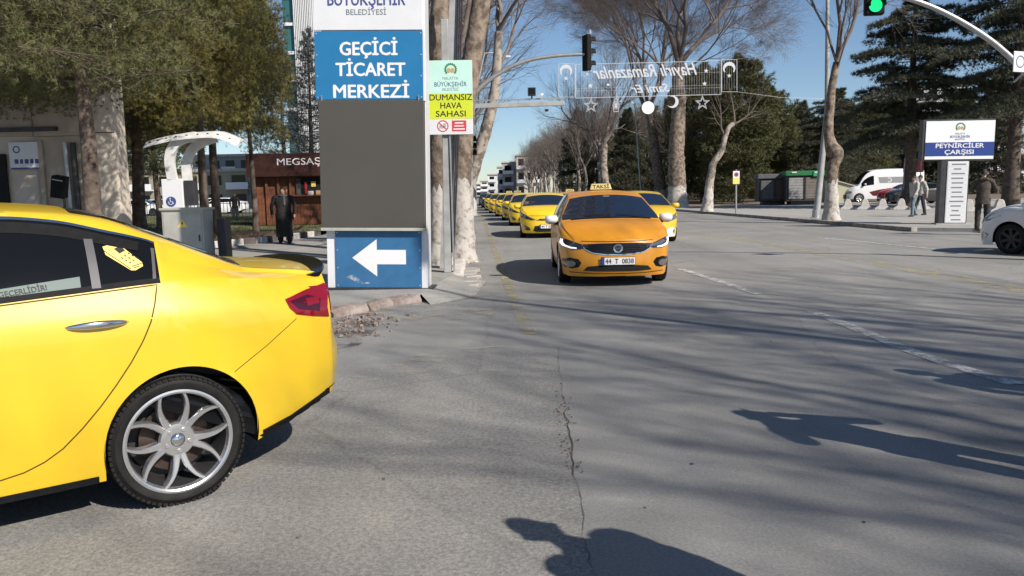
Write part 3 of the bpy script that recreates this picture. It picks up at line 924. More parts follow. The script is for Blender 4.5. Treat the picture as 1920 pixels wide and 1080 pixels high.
# ------------------------------------------------------------------ doors cut out of a body skin
def cut_doors(body, polys, paint, root, names=('rear_door', 'front_door'), sides=(1, -1)):
    bm = bmesh.new(); bm.from_mesh(body.data)
    out = []
    for sg in sides:
        for poly, nm in zip(polys, names):
            P = [Vector((p[0], p[1])) for p in poly]
            c = sum(P, Vector((0, 0))) / len(P)
            lo = (min(p.x for p in P) - 0.1, min(p.y for p in P) - 0.1); hi = (max(p.x for p in P) + 0.1, max(p.y for p in P) + 0.1)
            def near():
                r = []
                for f in bm.faces:
                    q = f.calc_center_median()
                    if q.y * sg > 0.55 and lo[0] < q.x < hi[0] and lo[1] < q.z < hi[1]: r.append(f)
                return r
            for a, b in zip(P, P[1:] + P[:1]):
                e = b - a
                nrm = Vector((e.y, 0, -e.x))
                if nrm.dot(Vector((c.x - a.x, 0, c.y - a.y))) > 0: nrm = -nrm
                fs = near()
                geom = fs + list({e_ for f in fs for e_ in f.edges}) + list({v for f in fs for v in f.verts})
                bmesh.ops.bisect_plane(bm, geom=geom, plane_co=(a.x, 0, a.y), plane_no=nrm.normalized(), dist=0.0004)
            sel = []
            for f in near():
                q = f.calc_center_median(); q2 = Vector((q.x, q.z)); ok = True
                for a, b in zip(P, P[1:] + P[:1]):
                    e = b - a; n2 = Vector((e.y, -e.x))
                    if n2.dot(c - a) > 0: n2 = -n2
                    if n2.dot(q2 - a) > 1e-5: ok = False; break
                if ok: sel.append(f)
            bm.verts.index_update(); idx = {}; vs = []; fs = []
            for f in sel:
                r = []
                for v in f.verts:
                    if v.index not in idx: idx[v.index] = len(vs); vs.append(v.co.copy())
                    r.append(idx[v.index])
                fs.append(r)
            me = bpy.data.meshes.new('door'); me.from_pydata(vs, [], fs); me.materials.append(paint)
            me.polygons.foreach_set('use_smooth', [True] * len(me.polygons))
            o = link('door', me, root)
            o['label'] = nm.replace('_', ' ')
            out.append((o, nm, sg))
            bmesh.ops.delete(bm, geom=sel, context='FACES')
    bm.to_mesh(body.data); bm.free()
    body.data.polygons.foreach_set('use_smooth', [True] * len(body.data.polygons))
    body.data.set_sharp_from_angle(angle=math.radians(38))
    return out
REAR_DOOR = [(0.037, 1.094), (0.060, 1.01), (0.090, 0.925), (0.135, 0.835), (0.192, 0.745), (0.262, 0.65), (0.335, 0.56), (0.418, 0.468), (0.50, 0.39), (0.575, 0.343), (0.655, 0.312), (0.755, 0.295),
             (1.20, 0.285), (1.235, 0.60), (1.25, 1.03)]
FRONT_DOOR = [(1.27, 1.03), (1.255, 0.60), (1.22, 0.285), (2.16, 0.285), (2.28, 0.45), (2.31, 0.75), (2.33, 0.962)]
def door_trim(sh, root, doors, seam, handle_mat, paint, views=None):
    for o, nm, sg in doors:
        poly = REAR_DOOR if nm == 'rear_door' else FRONT_DOOR
        ribbon(sh, poly, VIEW_L if sg > 0 else VIEW_R, 0.0065, seam, 'door_gap', o, h=0.0008, closed=True, n=120)
        hx = 0.32 if nm == 'rear_door' else 1.40
        hz = 0.937 if nm == 'rear_door' else 0.90
        loc, nor = sh.hit(*(VIEW_L if sg > 0 else VIEW_R)(hx, hz))
        # recess patch in the body paint, then a bowed grip
        ring = [(hx + 0.085 * math.cos(a), hz + 0.036 * math.sin(a)) for a in np.linspace(0, 2 * math.pi, 24, endpoint=False)]
        decal(sh, [(p[0] + 0.01, p[1] + 0.012) for p in ring], VIEW_L if sg > 0 else VIEW_R, 0.0008, paint, 'handle_recess', o, skirt=0.0)
        q = MB()
        K = 16; vs = []; fs = []
        for i in range(K + 1):
            t = i / K; x = hx - 0.135 + 0.27 * t
            e = max(0.12, math.sin(math.pi * min(max(t, 0.0), 1.0)) ** 0.45)
            off = 0.004 + 0.030 * e
            zz = hz + 0.004 - 0.006 * abs(t - 0.5)
            for k in range(12):
                a = 2 * math.pi * k / 12
                vs.append((x, loc.y + sg * (off - 0.010 + 0.011 * e * math.cos(a)), zz + 0.0185 * e * math.sin(a)))
        for i in range(K):
            for k in range(12):
                k2 = (k + 1) % 12
                fs.append((i * 12 + k, i * 12 + k2, (i + 1) * 12 + k2, (i + 1) * 12 + k))
        fs += [tuple(range(12)), tuple(K * 12 + k for k in range(12))]
        q.add(vs, fs)
        q.build('door_handle', handle_mat, o, smooth=True, angle=60)
def window_trim(sh, root, hero=True):
    sp = sh.sp
    x0, x1 = sp['dlo']
    xs = np.linspace(x0 - 0.015, x1 - 0.02, 60)
    for sg, V in ((1, VIEW_L), (-1, VIEW_R)):
        w = [c for c in root.children if c.name.startswith('side_window') and c.data.vertices[0].co.y * sg > 0][0]
        top = [(x, float(sh.T['z6'](x)) + 0.006) for x in xs]
        ribbon(sh, top, V, 0.016, M['chrome'], 'chrome_strip', w, h=0.004, n=70)
        fr = [(x, float(sh.T['z6'](x)) - 0.036) for x in xs if x > 0.06]
        ribbon(sh, fr, V, 0.06, M['black_plastic'], 'window_frame', w, h=0.003, n=70)
        bl = [(x, float(sh.T['z5'](x)) + 0.012) for x in np.linspace(x0, x1 - 0.05, 40)]
        ribbon(sh, bl, V, 0.026, M['black_plastic'], 'belt_strip', w, h=0.004, n=50)
        ribbon(sh, [(0.302, float(sh.T['z5'](0.3)) + 0.01), (0.302, float(sh.T['z6'](0.3)) - 0.05)], V, 0.038, M['trim_grey'], 'quarter_pillar', w, h=0.006, n=10)
        ribbon(sh, [(1.26, float(sh.T['z5'](1.26)) + 0.01), (1.21, float(sh.T['z6'](1.2)) - 0.01)], V, 0.10, M['gloss_black'], 'door_pillar', w, h=0.004, n=10)
        ribbon(sh, [(0.045, 1.115), (0.035, 1.19), (0.022, 1.262)], V, 0.016, M['trim_grey'], 'corner_trim', w, h=0.005, n=10)
def sedan_front(sh, root, paint, platetxt, detail=True):
    # headlamps, grille, emblem, lower intake, fog lamps
    for sg in (1, -1):
        hl = [(sg * y, z) for y, z in ((0.46, 0.652), (0.60, 0.685), (0.74, 0.735), (0.855, 0.775), (0.868, 0.70), (0.835, 0.635), (0.72, 0.595), (0.58, 0.598), (0.47, 0.625))]
        V = (lambda u, v: (Vector((6, u * 0.79, v)), Vector((-1, u * 0.075, 0))))
        o = decal(sh, hl, V, 0.006, M['lamp_dark'], 'headlight', root)
        drl = [(sg * y, z) for y, z in ((0.845, 0.755), (0.858, 0.69), (0.83, 0.643), (0.72, 0.607), (0.635, 0.603), (0.635, 0.622), (0.72, 0.632), (0.80, 0.665), (0.822, 0.70), (0.822, 0.745))]
        a = [p for p in drl[:3]] + [p for p in drl[7:]]
        b = drl[2:8]
        decal(sh, a, V, 0.011, M['drl'], 'running_light', o, rings=2)
        decal(sh, b, V, 0.011, M['drl'], 'running_light', o, rings=2)
        inner = [(sg * y, z) for y, z in ((0.50, 0.648), (0.62, 0.68), (0.74, 0.72), (0.79, 0.69), (0.70, 0.645), (0.56, 0.628))]
        decal(sh, inner, V, 0.009, M['lamp_clear'] if sg > 0 else M['lamp_dark'], 'lamp_lens', o, rings=2)
        fog = [(sg * y, z) for y, z in ((0.57, 0.385), (0.62, 0.445), (0.74, 0.462), (0.83, 0.44), (0.845, 0.36), (0.81, 0.305), (0.70, 0.292), (0.61, 0.315))]
        f = decal(sh, fog, V, 0.004, M['gloss_black'], 'fog_lamp_bezel', root)
        q = [(sg * (0.73 + 0.075 * math.cos(t)), 0.365 + 0.05 * math.sin(t)) for t in np.linspace(0, 2 * math.pi, 16, endpoint=False)]
        decal(sh, q, V, 0.014, M['lamp_clear'], 'fog_lamp', f, rings=2)
    gr = [(y, z) for y, z in ((-0.55, 0.672), (-0.30, 0.685), (0, 0.690), (0.30, 0.685), (0.55, 0.672), (0.50, 0.60), (0.40, 0.545), (0.22, 0.518), (0, 0.512), (-0.22, 0.518), (-0.40, 0.545), (-0.50, 0.60))]
    g = decal(sh, gr, VIEW_F, 0.004, M['gloss_black'], 'grille', root)
    for z, hw in ((0.66, 0.52), (0.63, 0.50), (0.60, 0.47), (0.57, 0.42), (0.542, 0.34)):
        L = []
        for k in range(41):
            y = -hw + 2 * hw * k / 40
            L.append((y, z + (0.006 if k % 2 else -0.006)))
        ribbon(sh, L, VIEW_F, 0.0042, M['alloy_dark'], 'grille_bar', g, h=0.010, n=82)
    ribbon(sh, [(y, z - 0.002) for y, z in (gr[0], (-0.50, 0.60), (-0.40, 0.545), (-0.22, 0.518), (0, 0.512), (0.22, 0.518), (0.40, 0.545), (0.50, 0.60), gr[4])], VIEW_F, 0.014, M['chrome'], 'grille_trim', g, h=0.008, n=60)
    loc, nor = sh.hit(*VIEW_F(0, 0.605))
    q = MB(); q.lathe([(0.0, 0.014), (0.052, 0.012), (0.066, 0.016), (0.074, 0.010), (0.076, -0.01)], 28, Matrix.Rotation(math.pi / 2, 3, 'Y'))
    em = q.build('emblem', M['chrome'], g, smooth=True, loc=(loc.x + 0.008, 0, 0.605))
    q = MB(); q.lathe([(0.0, 0.0165), (0.045, 0.0155), (0.047, 0.012)], 28, Matrix.Rotation(math.pi / 2, 3, 'Y')); q.build('emblem_field', M['alloy_dark'], em)
    text('FIAT', 0.034, M['chrome'], em, (0.017, 0, -0.012), (math.pi / 2, 0, math.pi / 2), bold=0.01, width=0.07)
    li = [(y, z) for y, z in ((-0.53, 0.268), (-0.47, 0.33), (-0.3, 0.345), (0.3, 0.345), (0.47, 0.33), (0.53, 0.268), (0.3, 0.258), (-0.3, 0.258))]
    decal(sh, li, VIEW_F, 0.009, M['seam_dark'], 'lower_intake', root, rings=7)
    ribbon(sh, [(-0.74, 0.235), (-0.4, 0.222), (0, 0.218), (0.4, 0.222), (0.74, 0.235)], VIEW_F, 0.012, M['seam_dark'], 'bumper_lip', root, h=0.002)
    # bonnet gap and a crease above the grille
    ribbon(sh, [(-0.56, 0.722), (-0.3, 0.715), (0, 0.712), (0.3, 0.715), (0.56, 0.722)], VIEW_F, 0.012, M['seam_dark'], 'bonnet_gap', root, h=0.0015)
    plate(sh, root, 0.0, 0.415, True, platetxt)
    # wipers and a mirror behind the glass
    VT = lambda u, v: (Vector((u, v, 4)), Vector((0, 0, -1)))
    ribbon(sh, [(2.53, 0.55), (2.50, 0.10)], VT, 0.022, M['black_plastic'], 'wiper', root, h=0.012, n=14)
    ribbon(sh, [(2.53, 0.0), (2.48, -0.45)], VT, 0.022, M['black_plastic'], 'wiper', root, h=0.012, n=14)
    ribbon(sh, [(2.56, 0.66), (2.60, 0.3), (2.61, 0), (2.60, -0.3), (2.56, -0.66)], VT, 0.06, M['black_plastic'], 'cowl', root, h=0.004, n=30)

# ------------------------------------------------------------------ the sedan skin (shared by the two close taxis)
SH_SEDAN = CarShape(SEDAN, dx=0.028)
HEAD = math.radians(37.0)
hero_fw = Vector((-math.cos(HEAD), -math.sin(HEAD), 0))
hero_left = Vector((math.sin(HEAD), -math.cos(HEAD), 0))
hub0 = gnd(345, 945)
hero_org = hub0 - hero_left * 0.875 - hero_fw * 0.0
hero_org.z = 0
hero_rz = math.atan2(hero_fw.y, hero_fw.x)
hero = thing('parked_taxi', 'bright yellow taxi sedan seen from its rear side with card terminal sticker on the window', 'taxi', hero_org, hero_rz, 'taxis')
hero_inv = (Matrix.Translation(hero_org) @ Matrix.Rotation(hero_rz, 4, 'Z')).inverted()
def VIEW_PHOTO(px, py):
    # from where the photograph was taken, used once to measure the outline of a lamp on the skin
    o = hero_inv @ Vector((0, 0, CAM_H)); d = hero_inv.to_3x3() @ ray(px, py)
    return o, d
hb, hws, hrw, hsw = car_core(hero, SH_SEDAN, M['yellow'], style='hero', wheelw=0.215, spin=math.radians(4))
hd = cut_doors(hb, (REAR_DOOR, FRONT_DOOR), M['yellow'], hero)
door_trim(SH_SEDAN, hero, hd, M['seam'], M['chrome'], M['yellow'])
window_trim(SH_SEDAN, hero)
sedan_front(SH_SEDAN, hero, M['yellow'], '44 T 0517') if False else sedan_front(SH_SEDAN, hero, M['yellow'], None)
for sg in (1, -1): mirror(SH_SEDAN, hero, sg, M['yellow'])
# tail lamps
tl_side = [(534, 562), (572, 544), (607, 531), (614, 545), (613, 575), (616, 593), (585, 592), (556, 589), (543, 578)]
tail = decal(SH_SEDAN, tl_side, VIEW_PHOTO, 0.006, M['tail_red'], 'tail_lamp', hero, rings=6, sharp=75)
decal(SH_SEDAN, [(543, 566), (575, 553), (600, 560), (598, 583), (560, 580)], VIEW_PHOTO, 0.0072, M['tail_dark'], 'lamp_pattern', tail, rings=2)
decal(SH_SEDAN, [(572, 561), (596, 556), (597, 568), (575, 574)], VIEW_PHOTO, 0.0085, M['tail_red'], 'lamp_pattern', tail, rings=2)
for sg in (1, -1):
    decal(SH_SEDAN, [(sg * y, z) for y, z in ((0.72, 1.005), (0.50, 0.985), (0.38, 0.93), (0.42, 0.86), (0.70, 0.855), (0.74, 0.93))], VIEW_B, 0.006, M['tail_red'], 'tail_lamp', hero)
decal(SH_SEDAN, [(-0.60, 1.00), (-0.75, 0.985), (-0.80, 0.87), (-0.62, 0.885), (-0.57, 0.945)], VIEW_R, 0.006, M['tail_red'], 'tail_lamp', hero)
plate(SH_SEDAN, hero, 0.0, 0.76, False, None)
# rear panel gaps
ribbon(SH_SEDAN, [(440, 697), (500, 648), (556, 597)], VIEW_PHOTO, 0.004, M['seam'], 'bumper_gap', hero)
ribbon(SH_SEDAN, [(y, 0.70 + 0.02 * abs(y)) for y in np.linspace(-0.55, 0.55, 12)], VIEW_B, 0.006, M['seam_dark'], 'boot_gap', hero)
# dark valance under the rear bumper
decal(SH_SEDAN, [(493, 806), (545, 778), (596, 742), (634, 712), (634, 728), (610, 752), (560, 786), (495, 822)], VIEW_PHOTO, 0.006, M['gloss_black'], 'bumper_valance', hero, skirt=0.02)
# black sill strip
for sg, V in ((1, VIEW_L), (-1, VIEW_R)):
    ribbon(SH_SEDAN, [(0.36, 0.205), (1.3, 0.203), (2.25, 0.205)], V, 0.035, M['black_plastic'], 'sill_strip', hero, h=0.004)
# black edge round the rear screen
VTOP = lambda u, v: (Vector((u, v, 4)), Vector((0, 0, -1)))
for sg in (1, -1):
    ribbon(SH_SEDAN, [(x, sg * (float(SH_SEDAN.T['y7'](x)) - 0.065)) for x in np.linspace(-0.40, 0.34, 20)], VTOP, 0.05, M['gloss_black'], 'rear_window_edge', hrw, h=0.003, n=24)
ribbon(SH_SEDAN, [(-0.395 - 0.08 * (1 - (abs(y) / 0.6) ** 2.2), y) for y in np.linspace(-0.52, 0.52, 20)], VTOP, 0.05, M['gloss_black'], 'rear_window_edge', hrw, h=0.003, n=24)
# boot lip spoiler
q = MB(); vs = []; fs = []
K = 30
for i in range(K + 1):
    y = 0.655 - 1.31 * i / K
    e = 1 - abs(y / 0.655) ** 6 * 0.9
    xb = float(SH_SEDAN.T['bow'](-0.86)) * (1 - (abs(y) / 0.665) ** 2.2)
    zb = 1.078 - 0.03 * (abs(y) / 0.655) ** 2 + 0.008
    x = -0.845 + xb
    for dx, dz in ((0.10, 0.004), (0.02, 0.018), (-0.045, 0.036), (-0.055, 0.022), (-0.035, -0.015), (0.02, -0.028)):
        vs.append((x + dx * (0.5 + 0.5 * e), y, zb + dz * (0.35 + 0.65 * e) + 0.008))
for i in range(K):
    for j in range(6):
        j2 = (j + 1) % 6
        fs.append((i * 6 + j, i * 6 + j2, (i + 1) * 6 + j2, (i + 1) * 6 + j))
fs += [tuple(range(6)), tuple(K * 6 + j for j in range(6))]
q.add(vs, fs)
q.build('boot_spoiler', M['gloss_black'], hero, smooth=True, angle=35)
# stickers in the side glass
hwl = [c for c in hsw if c.data.vertices[0].co.y > 0][0]
st = decal(SH_SEDAN, [(192, 463), (214, 456), (222, 458), (266, 492), (268, 499), (254, 507), (246, 507), (198, 478)], VIEW_PHOTO, 0.0016, M['sticker_yellow'], 'window_sticker', hwl, rings=2, skirt=0.0)
decal(SH_SEDAN, [(213, 467), (224, 462), (235, 470), (224, 476)], VIEW_PHOTO, 0.0024, M['ink'], 'sticker_print', st, rings=2, skirt=0.0)
kb = MB()
for r in range(3):
    for c in range(3):
        bx = 228 + c * 7.5 + r * 6 - 1; by = 483 + c * 4.2 - r * 4.4
        ribbon(SH_SEDAN, [(bx, by), (bx + 4, by + 2.6)], VIEW_PHOTO, 0.006, None, '', None, h=0.0024, n=3, mb=kb)
for ln in ([(194, 470), (246, 505)], [(247, 500), (266, 494)], [(250, 503), (262, 499)]):
    ribbon(SH_SEDAN, ln, VIEW_PHOTO, 0.004, None, '', None, h=0.0024, n=8, mb=kb)
kb.build('sticker_print', M['ink'], st)
sg_ = decal(SH_SEDAN, [(-40, 549), (60, 533), (149, 519), (152, 541), (60, 556), (-40, 573)], VIEW_PHOTO, 0.0016, M['sticker_green'], 'window_sticker', hwl, rings=2, skirt=0.0)
# its lettering lies on the glass
p0, n0 = SH_SEDAN.hit(*VIEW_PHOTO(-20, 565)); p1, _ = SH_SEDAN.hit(*VIEW_PHOTO(110, 543)); pu, _ = SH_SEDAN.hit(*VIEW_PHOTO(110, 528))
ex = (p1 - p0).normalized(); ez = ex.cross(-n0).normalized()
if ez.z < 0: ez = -ez
ey = ez.cross(ex)
ty = text('KARTI GEÇERLİDİR!', 0.036, M['ink'], sg_, (0, 0, 0), (0, 0, 0), bold=0.01, extrude=0.0002, align='LEFT', width=(p1 - p0).length * 1.05)
Mt = Matrix.Identity(4)
nn = n0.normalized()
for i in range(3):
    Mt[i][0] = ex[i]; Mt[i][1] = ez[i]; Mt[i][2] = nn[i]; Mt[i][3] = (p0 - ex * 0.06 + nn * 0.004 + ez * 0.006)[i]
ty.matrix_local = Mt

# ------------------------------------------------------------------ the orange taxi that leads the queue
def road_heading(px, py):
    return gnd(px, py)
tx_l = gnd(1052, 530); tx_r = gnd(1238, 526)
tx_c = (tx_l + tx_r) / 2
TAXI_RZ = -math.pi / 2 + math.radians(-0.5)
ofw = Vector((math.cos(TAXI_RZ), math.sin(TAXI_RZ), 0))
o_org = Vector((1.66, 13.25, 0)) - ofw * 2.64
taxi = thing('leading_taxi', 'orange taxi sedan with lit running lights heading the queue towards the camera', 'taxi', o_org, TAXI_RZ, 'taxis')
b_, w_, rw_, sw_ = car_core(taxi, SH_SEDAN, M['orange'], style='seven', wheelw=0.2)
dd = cut_doors(b_, (REAR_DOOR, FRONT_DOOR), M['orange'], taxi)
door_trim(SH_SEDAN, taxi, dd, M['seam_dark'], M['orange'], M['orange'])
sedan_front(SH_SEDAN, taxi, M['orange'], '44  T  0838')
for sg in (1, -1): mirror(SH_SEDAN, taxi, sg, M['sign_white'])
roof_sign(taxi, 1.503, x=1.0)
q = [(-0.055, 1.395), (0.055, 1.395), (0.055, 1.415), (-0.055, 1.415)]
decal(SH_SEDAN, q, VIEW_F, 0.002, M['grey_print'], 'windscreen_sticker', taxi, skirt=0.0)
# ------------------------------------------------------------------ the compact taxis behind
CS = compact_spec(-0.03, 0.03)
SH_C = CarShape(CS, dx=0.05)
def compact_front(sh, root, lowerwhite=None, txt='44 T 0263'):
    V = (lambda u, v: (Vector((6, u * 0.79, v)), Vector((-1, u * 0.075, 0))))
    for sg in (1, -1):
        hl = [(sg * y, z) for y, z in ((0.36, 0.60), (0.52, 0.67), (0.70, 0.77), (0.83, 0.85), (0.862, 0.80), (0.845, 0.70), (0.72, 0.64), (0.52, 0.585))]
        h = decal(sh, hl, V, 0.006, M['lamp_clear'], 'headlight', root)
        decal(sh, [(sg * y, z) for y, z in ((0.46, 0.62), (0.60, 0.68), (0.70, 0.73), (0.70, 0.665), (0.55, 0.61))], V, 0.010, M['lamp_dark'], 'lamp_lens', h, rings=2)
        fg = [(sg * y, z) for y, z in ((0.55, 0.27), (0.60, 0.36), (0.78, 0.46), (0.82, 0.40), (0.78, 0.31), (0.66, 0.26))]
        decal(sh, fg, V, 0.003, M['lamp_dark'], 'fog_lamp', root, rings=2)
    g = decal(sh, [(-0.36, 0.585), (-0.25, 0.635), (0, 0.645), (0.25, 0.635), (0.36, 0.585), (0.2, 0.575), (-0.2, 0.575)], VIEW_F, 0.004, M['gloss_black'], 'grille', root)
    ribbon(sh, [(-0.36, 0.60), (-0.2, 0.618), (0, 0.622), (0.2, 0.618), (0.36, 0.60)], VIEW_F, 0.012, M['chrome'], 'grille_bar', g, h=0.007)
    decal(sh, [(-0.46, 0.26), (-0.40, 0.41), (0.40, 0.41), (0.46, 0.26), (0.36, 0.215), (-0.36, 0.215)], VIEW_F, 0.008, M['seam_dark'], 'lower_intake', root, rings=7)
    ribbon(sh, [(-0.56, 0.735), (0, 0.725), (0.56, 0.735)], VIEW_F, 0.012, M['seam_dark'], 'bonnet_gap', root, h=0.0015)
    plate(sh, root, 0.0, 0.385, True, txt)
def make_compact(label, paint, group='taxis', sign=True, cat='taxi', name='queueing_taxi', loc=(0, 0, 0), rz=0.0, rims=False, txt=None):
    t = thing(name, label, cat, loc, rz, group)
    b, w, r, s = car_core(t, SH_C, paint, style='seven', dark_rims=rims)
    dd = cut_doors(b, (REAR_DOOR, FRONT_DOOR), paint, t)
    for o, nm, sg in dd:
        poly = REAR_DOOR if nm == 'rear_door' else FRONT_DOOR
        ribbon(SH_C, poly, VIEW_L if sg > 0 else VIEW_R, 0.008, M['seam_dark'], 'door_gap', o, h=0.001, closed=True, n=60)
        hx = 0.32 if nm == 'rear_door' else 1.40
        ribbon(SH_C, [(hx - 0.1, 0.92), (hx + 0.1, 0.92)], VIEW_L if sg > 0 else VIEW_R, 0.03, paint, 'door_handle', o, h=0.02, n=5)
    compact_front(SH_C, t, txt=txt)
    for sg in (1, -1):
        mirror(SH_C, t, sg, paint)
        decal(SH_C, [(sg * y, z) for y, z in ((0.72, 1.0), (0.50, 0.985), (0.42, 0.93), (0.45, 0.86), (0.70, 0.855), (0.74, 0.93))], VIEW_B, 0.006, M['tail_red'], 'tail_lamp', t, rings=2)
    for o in (s):
        pass
    if sign: roof_sign(t, 1.474, x=1.0)
    return t
def road_car(px_left, py, side=-1):
    """origin of a car coming at us whose front tyre (picture left) touches the ground at that pixel"""
    g = gnd(px_left, py)
    fw = Vector((math.cos(TAXI_RZ), math.sin(TAXI_RZ), 0))
    left = Vector((-fw.y, fw.x, 0))
    return g + left * 0.86 - fw * 2.64
t2 = make_compact('lemon yellow taxi hatchback directly behind the orange taxi, without a roof sign', M['yellow2'], loc=road_car(977, 445), rz=TAXI_RZ, sign=False, txt='44 T 0263')
def clone_car(src, label, loc, rz, paint=None, sign=None):
    c = dup(src, label, loc, rz)
    if paint is not None:
        old = None
        def walk(o):
            if o.type == 'MESH':
                for i, ms in enumerate(o.material_slots):
                    if ms.material in (M['yellow2'], M['white_paint']):
                        ms.link = 'OBJECT'; ms.material = paint
            for ch in o.children: walk(ch)
        walk(c)
    return c
# ------------------------------------------------------------------ ground, road, pavements
def asphalt_mat(name, base, speck=0.35, warm=0.0, grain=55.0, tone=0.14):
    m = bpy.data.materials.new(name); m.use_nodes = True
    nt = m.node_tree; b = nt.nodes['Principled BSDF']; b.inputs['Roughness'].default_value = 0.92
    b.inputs['Specular IOR Level'].default_value = 0.25
    tc = nt.nodes.new('ShaderNodeTexCoord')
    def nz(scale, det=4.0, rough=0.6, vec=None):
        n = nt.nodes.new('ShaderNodeTexNoise'); n.inputs['Scale'].default_value = scale; n.inputs['Detail'].default_value = det; n.inputs['Roughness'].default_value = rough
        nt.links.new(vec if vec is not None else tc.outputs['Object'], n.inputs['Vector']); return n
    def ramp(n, a, c, p0=0.3, p1=0.7):
        r = nt.nodes.new('ShaderNodeValToRGB'); r.color_ramp.elements[0].position = p0; r.color_ramp.elements[1].position = p1
        r.color_ramp.elements[0].color = (*a, 1); r.color_ramp.elements[1].color = (*c, 1)
        nt.links.new(n, r.inputs['Fac']); return r
    def mul(a, c, fac=1.0):
        x = nt.nodes.new('ShaderNodeMix'); x.data_type = 'RGBA'; x.blend_type = 'MULTIPLY'; x.inputs[0].default_value = fac
        nt.links.new(a, x.inputs[6]); nt.links.new(c, x.inputs[7]); return x
    c0 = (base * (1 + 0.06 * warm), base, base * (1 - 0.03 - 0.10 * warm))
    big = ramp(nz(0.35, 5).outputs['Fac'], tuple(k * (1 - tone) for k in c0), tuple(k * (1 + tone) for k in c0))
    # streaks worn along the driving direction
    mp = nt.nodes.new('ShaderNodeMapping'); mp.inputs['Scale'].default_value = (1.6, 0.05, 1); mp.inputs['Rotation'].default_value = (0, 0, RD)
    nt.links.new(tc.outputs['Object'], mp.inputs['Vector'])
    st = ramp(nz(1.0, 3, 0.5, mp.outputs['Vector']).outputs['Fac'], (0.87, 0.87, 0.87), (1.08, 1.07, 1.06))
    fine = ramp(nz(grain, 3, 0.75).outputs['Fac'], (1 - speck,) * 3, (1 + speck * 0.9,) * 3, 0.36, 0.64)
    fine2 = ramp(nz(grain * 3.1, 2, 0.6).outputs['Fac'], (1 - speck * 0.8,) * 3, (1 + speck * 0.6,) * 3, 0.38, 0.62)
    x = mul(mul(mul(big.outputs[0], st.outputs[0]).outputs[2], fine.outputs[0]).outputs[2], fine2.outputs[0])
    blot = ramp(nz(0.8, 6, 0.65).outputs['Fac'], (0.80, 0.80, 0.81), (1, 1, 1), 0.33, 0.43)
    x = mul(x.outputs[2], blot.outputs[0], 0.8)
    blot2 = ramp(nz(2.3, 4, 0.6).outputs['Fac'], (1, 1, 1), (1.12, 1.10, 1.06), 0.55, 0.7)
    x = mul(x.outputs[2], blot2.outputs[0], 1.0)
    # thin cracks
    vo = nt.nodes.new('ShaderNodeTexVoronoi'); vo.feature = 'DISTANCE_TO_EDGE'; vo.inputs['Scale'].default_value = 0.33
    wob = nz(1.7, 5); mx = nt.nodes.new('ShaderNodeMix'); mx.data_type = 'RGBA'; mx.inputs[0].default_value = 0.22
    nt.links.new(tc.outputs['Object'], mx.inputs[6]); nt.links.new(wob.outputs['Color'], mx.inputs[7])
    nt.links.new(mx.outputs[2], vo.inputs['Vector'])
    cr = ramp(vo.outputs['Distance'], (0.55, 0.53, 0.5), (1, 1, 1), 0.0, 0.006)
    x = mul(x.outputs[2], cr.outputs[0], 0.35)
    nt.links.new(x.outputs[2], b.inputs['Base Color'])
    bp = nt.nodes.new('ShaderNodeBump'); bp.inputs['Strength'].default_value = 0.35; bp.inputs['Distance'].default_value = 0.006
    nt.links.new(nz(grain * 1.4, 3, 0.7).outputs['Fac'], bp.inputs['Height']); nt.links.new(bp.outputs['Normal'], b.inputs['Normal'])
    return m
def worn_mat(name, col, keep=0.5, scale=6.0):
    """paint or dust worn away in patches so that the surface below shows"""
    m = mat(name, col, 0.85, var=0.1, scale=3)
    nt = m.node_tree; b = nt.nodes['Principled BSDF']
    tc = nt.nodes.new('ShaderNodeTexCoord')
    n = nt.nodes.new('ShaderNodeTexNoise'); n.inputs['Scale'].default_value = scale; n.inputs['Detail'].default_value = 8; n.inputs['Roughness'].default_value = 0.75
    nt.links.new(tc.outputs['Object'], n.inputs['Vector'])
    r = nt.nodes.new('ShaderNodeMapRange'); r.inputs['From Min'].default_value = 0.60 - keep * 0.3; r.inputs['From Max'].default_value = 0.78 - keep * 0.3
    r.inputs['To Min'].default_value = 0.0; r.inputs['To Max'].default_value = 0.9
    nt.links.new(n.outputs['Fac'], r.inputs['Value'])
    nt.links.new(r.outputs['Result'], b.inputs['Alpha'])
    return m
M['asphalt'] = asphalt_mat('road_asphalt', 0.250, 0.15, 0.15, 60)
M['asphalt_old'] = asphalt_mat('coarse_asphalt', 0.240, 0.24, 0.25, 46, 0.10)
M['paving'] = asphalt_mat('pavement_concrete', 0.30, 0.12, 0.35, 30, 0.10)
M['paving_r'] = asphalt_mat('plaza_paving', 0.34, 0.10, 0.30, 30, 0.08)
M['line_white'] = worn_mat('worn_white_paint', (0.54, 0.54, 0.52), 0.72, 5)
M['line_yellow'] = worn_mat('worn_yellow_paint', (0.42, 0.35, 0.16), 0.50, 3)
M['line_yellow_faint'] = worn_mat('faint_yellow_paint', (0.46, 0.40, 0.23), 0.42, 2.5)
M['dust'] = worn_mat('sandy_dust', (0.40, 0.36, 0.28), 0.35, 1.6)
M['dirt'] = worn_mat('dark_dirt', (0.085, 0.06, 0.05), 0.40, 2.6)

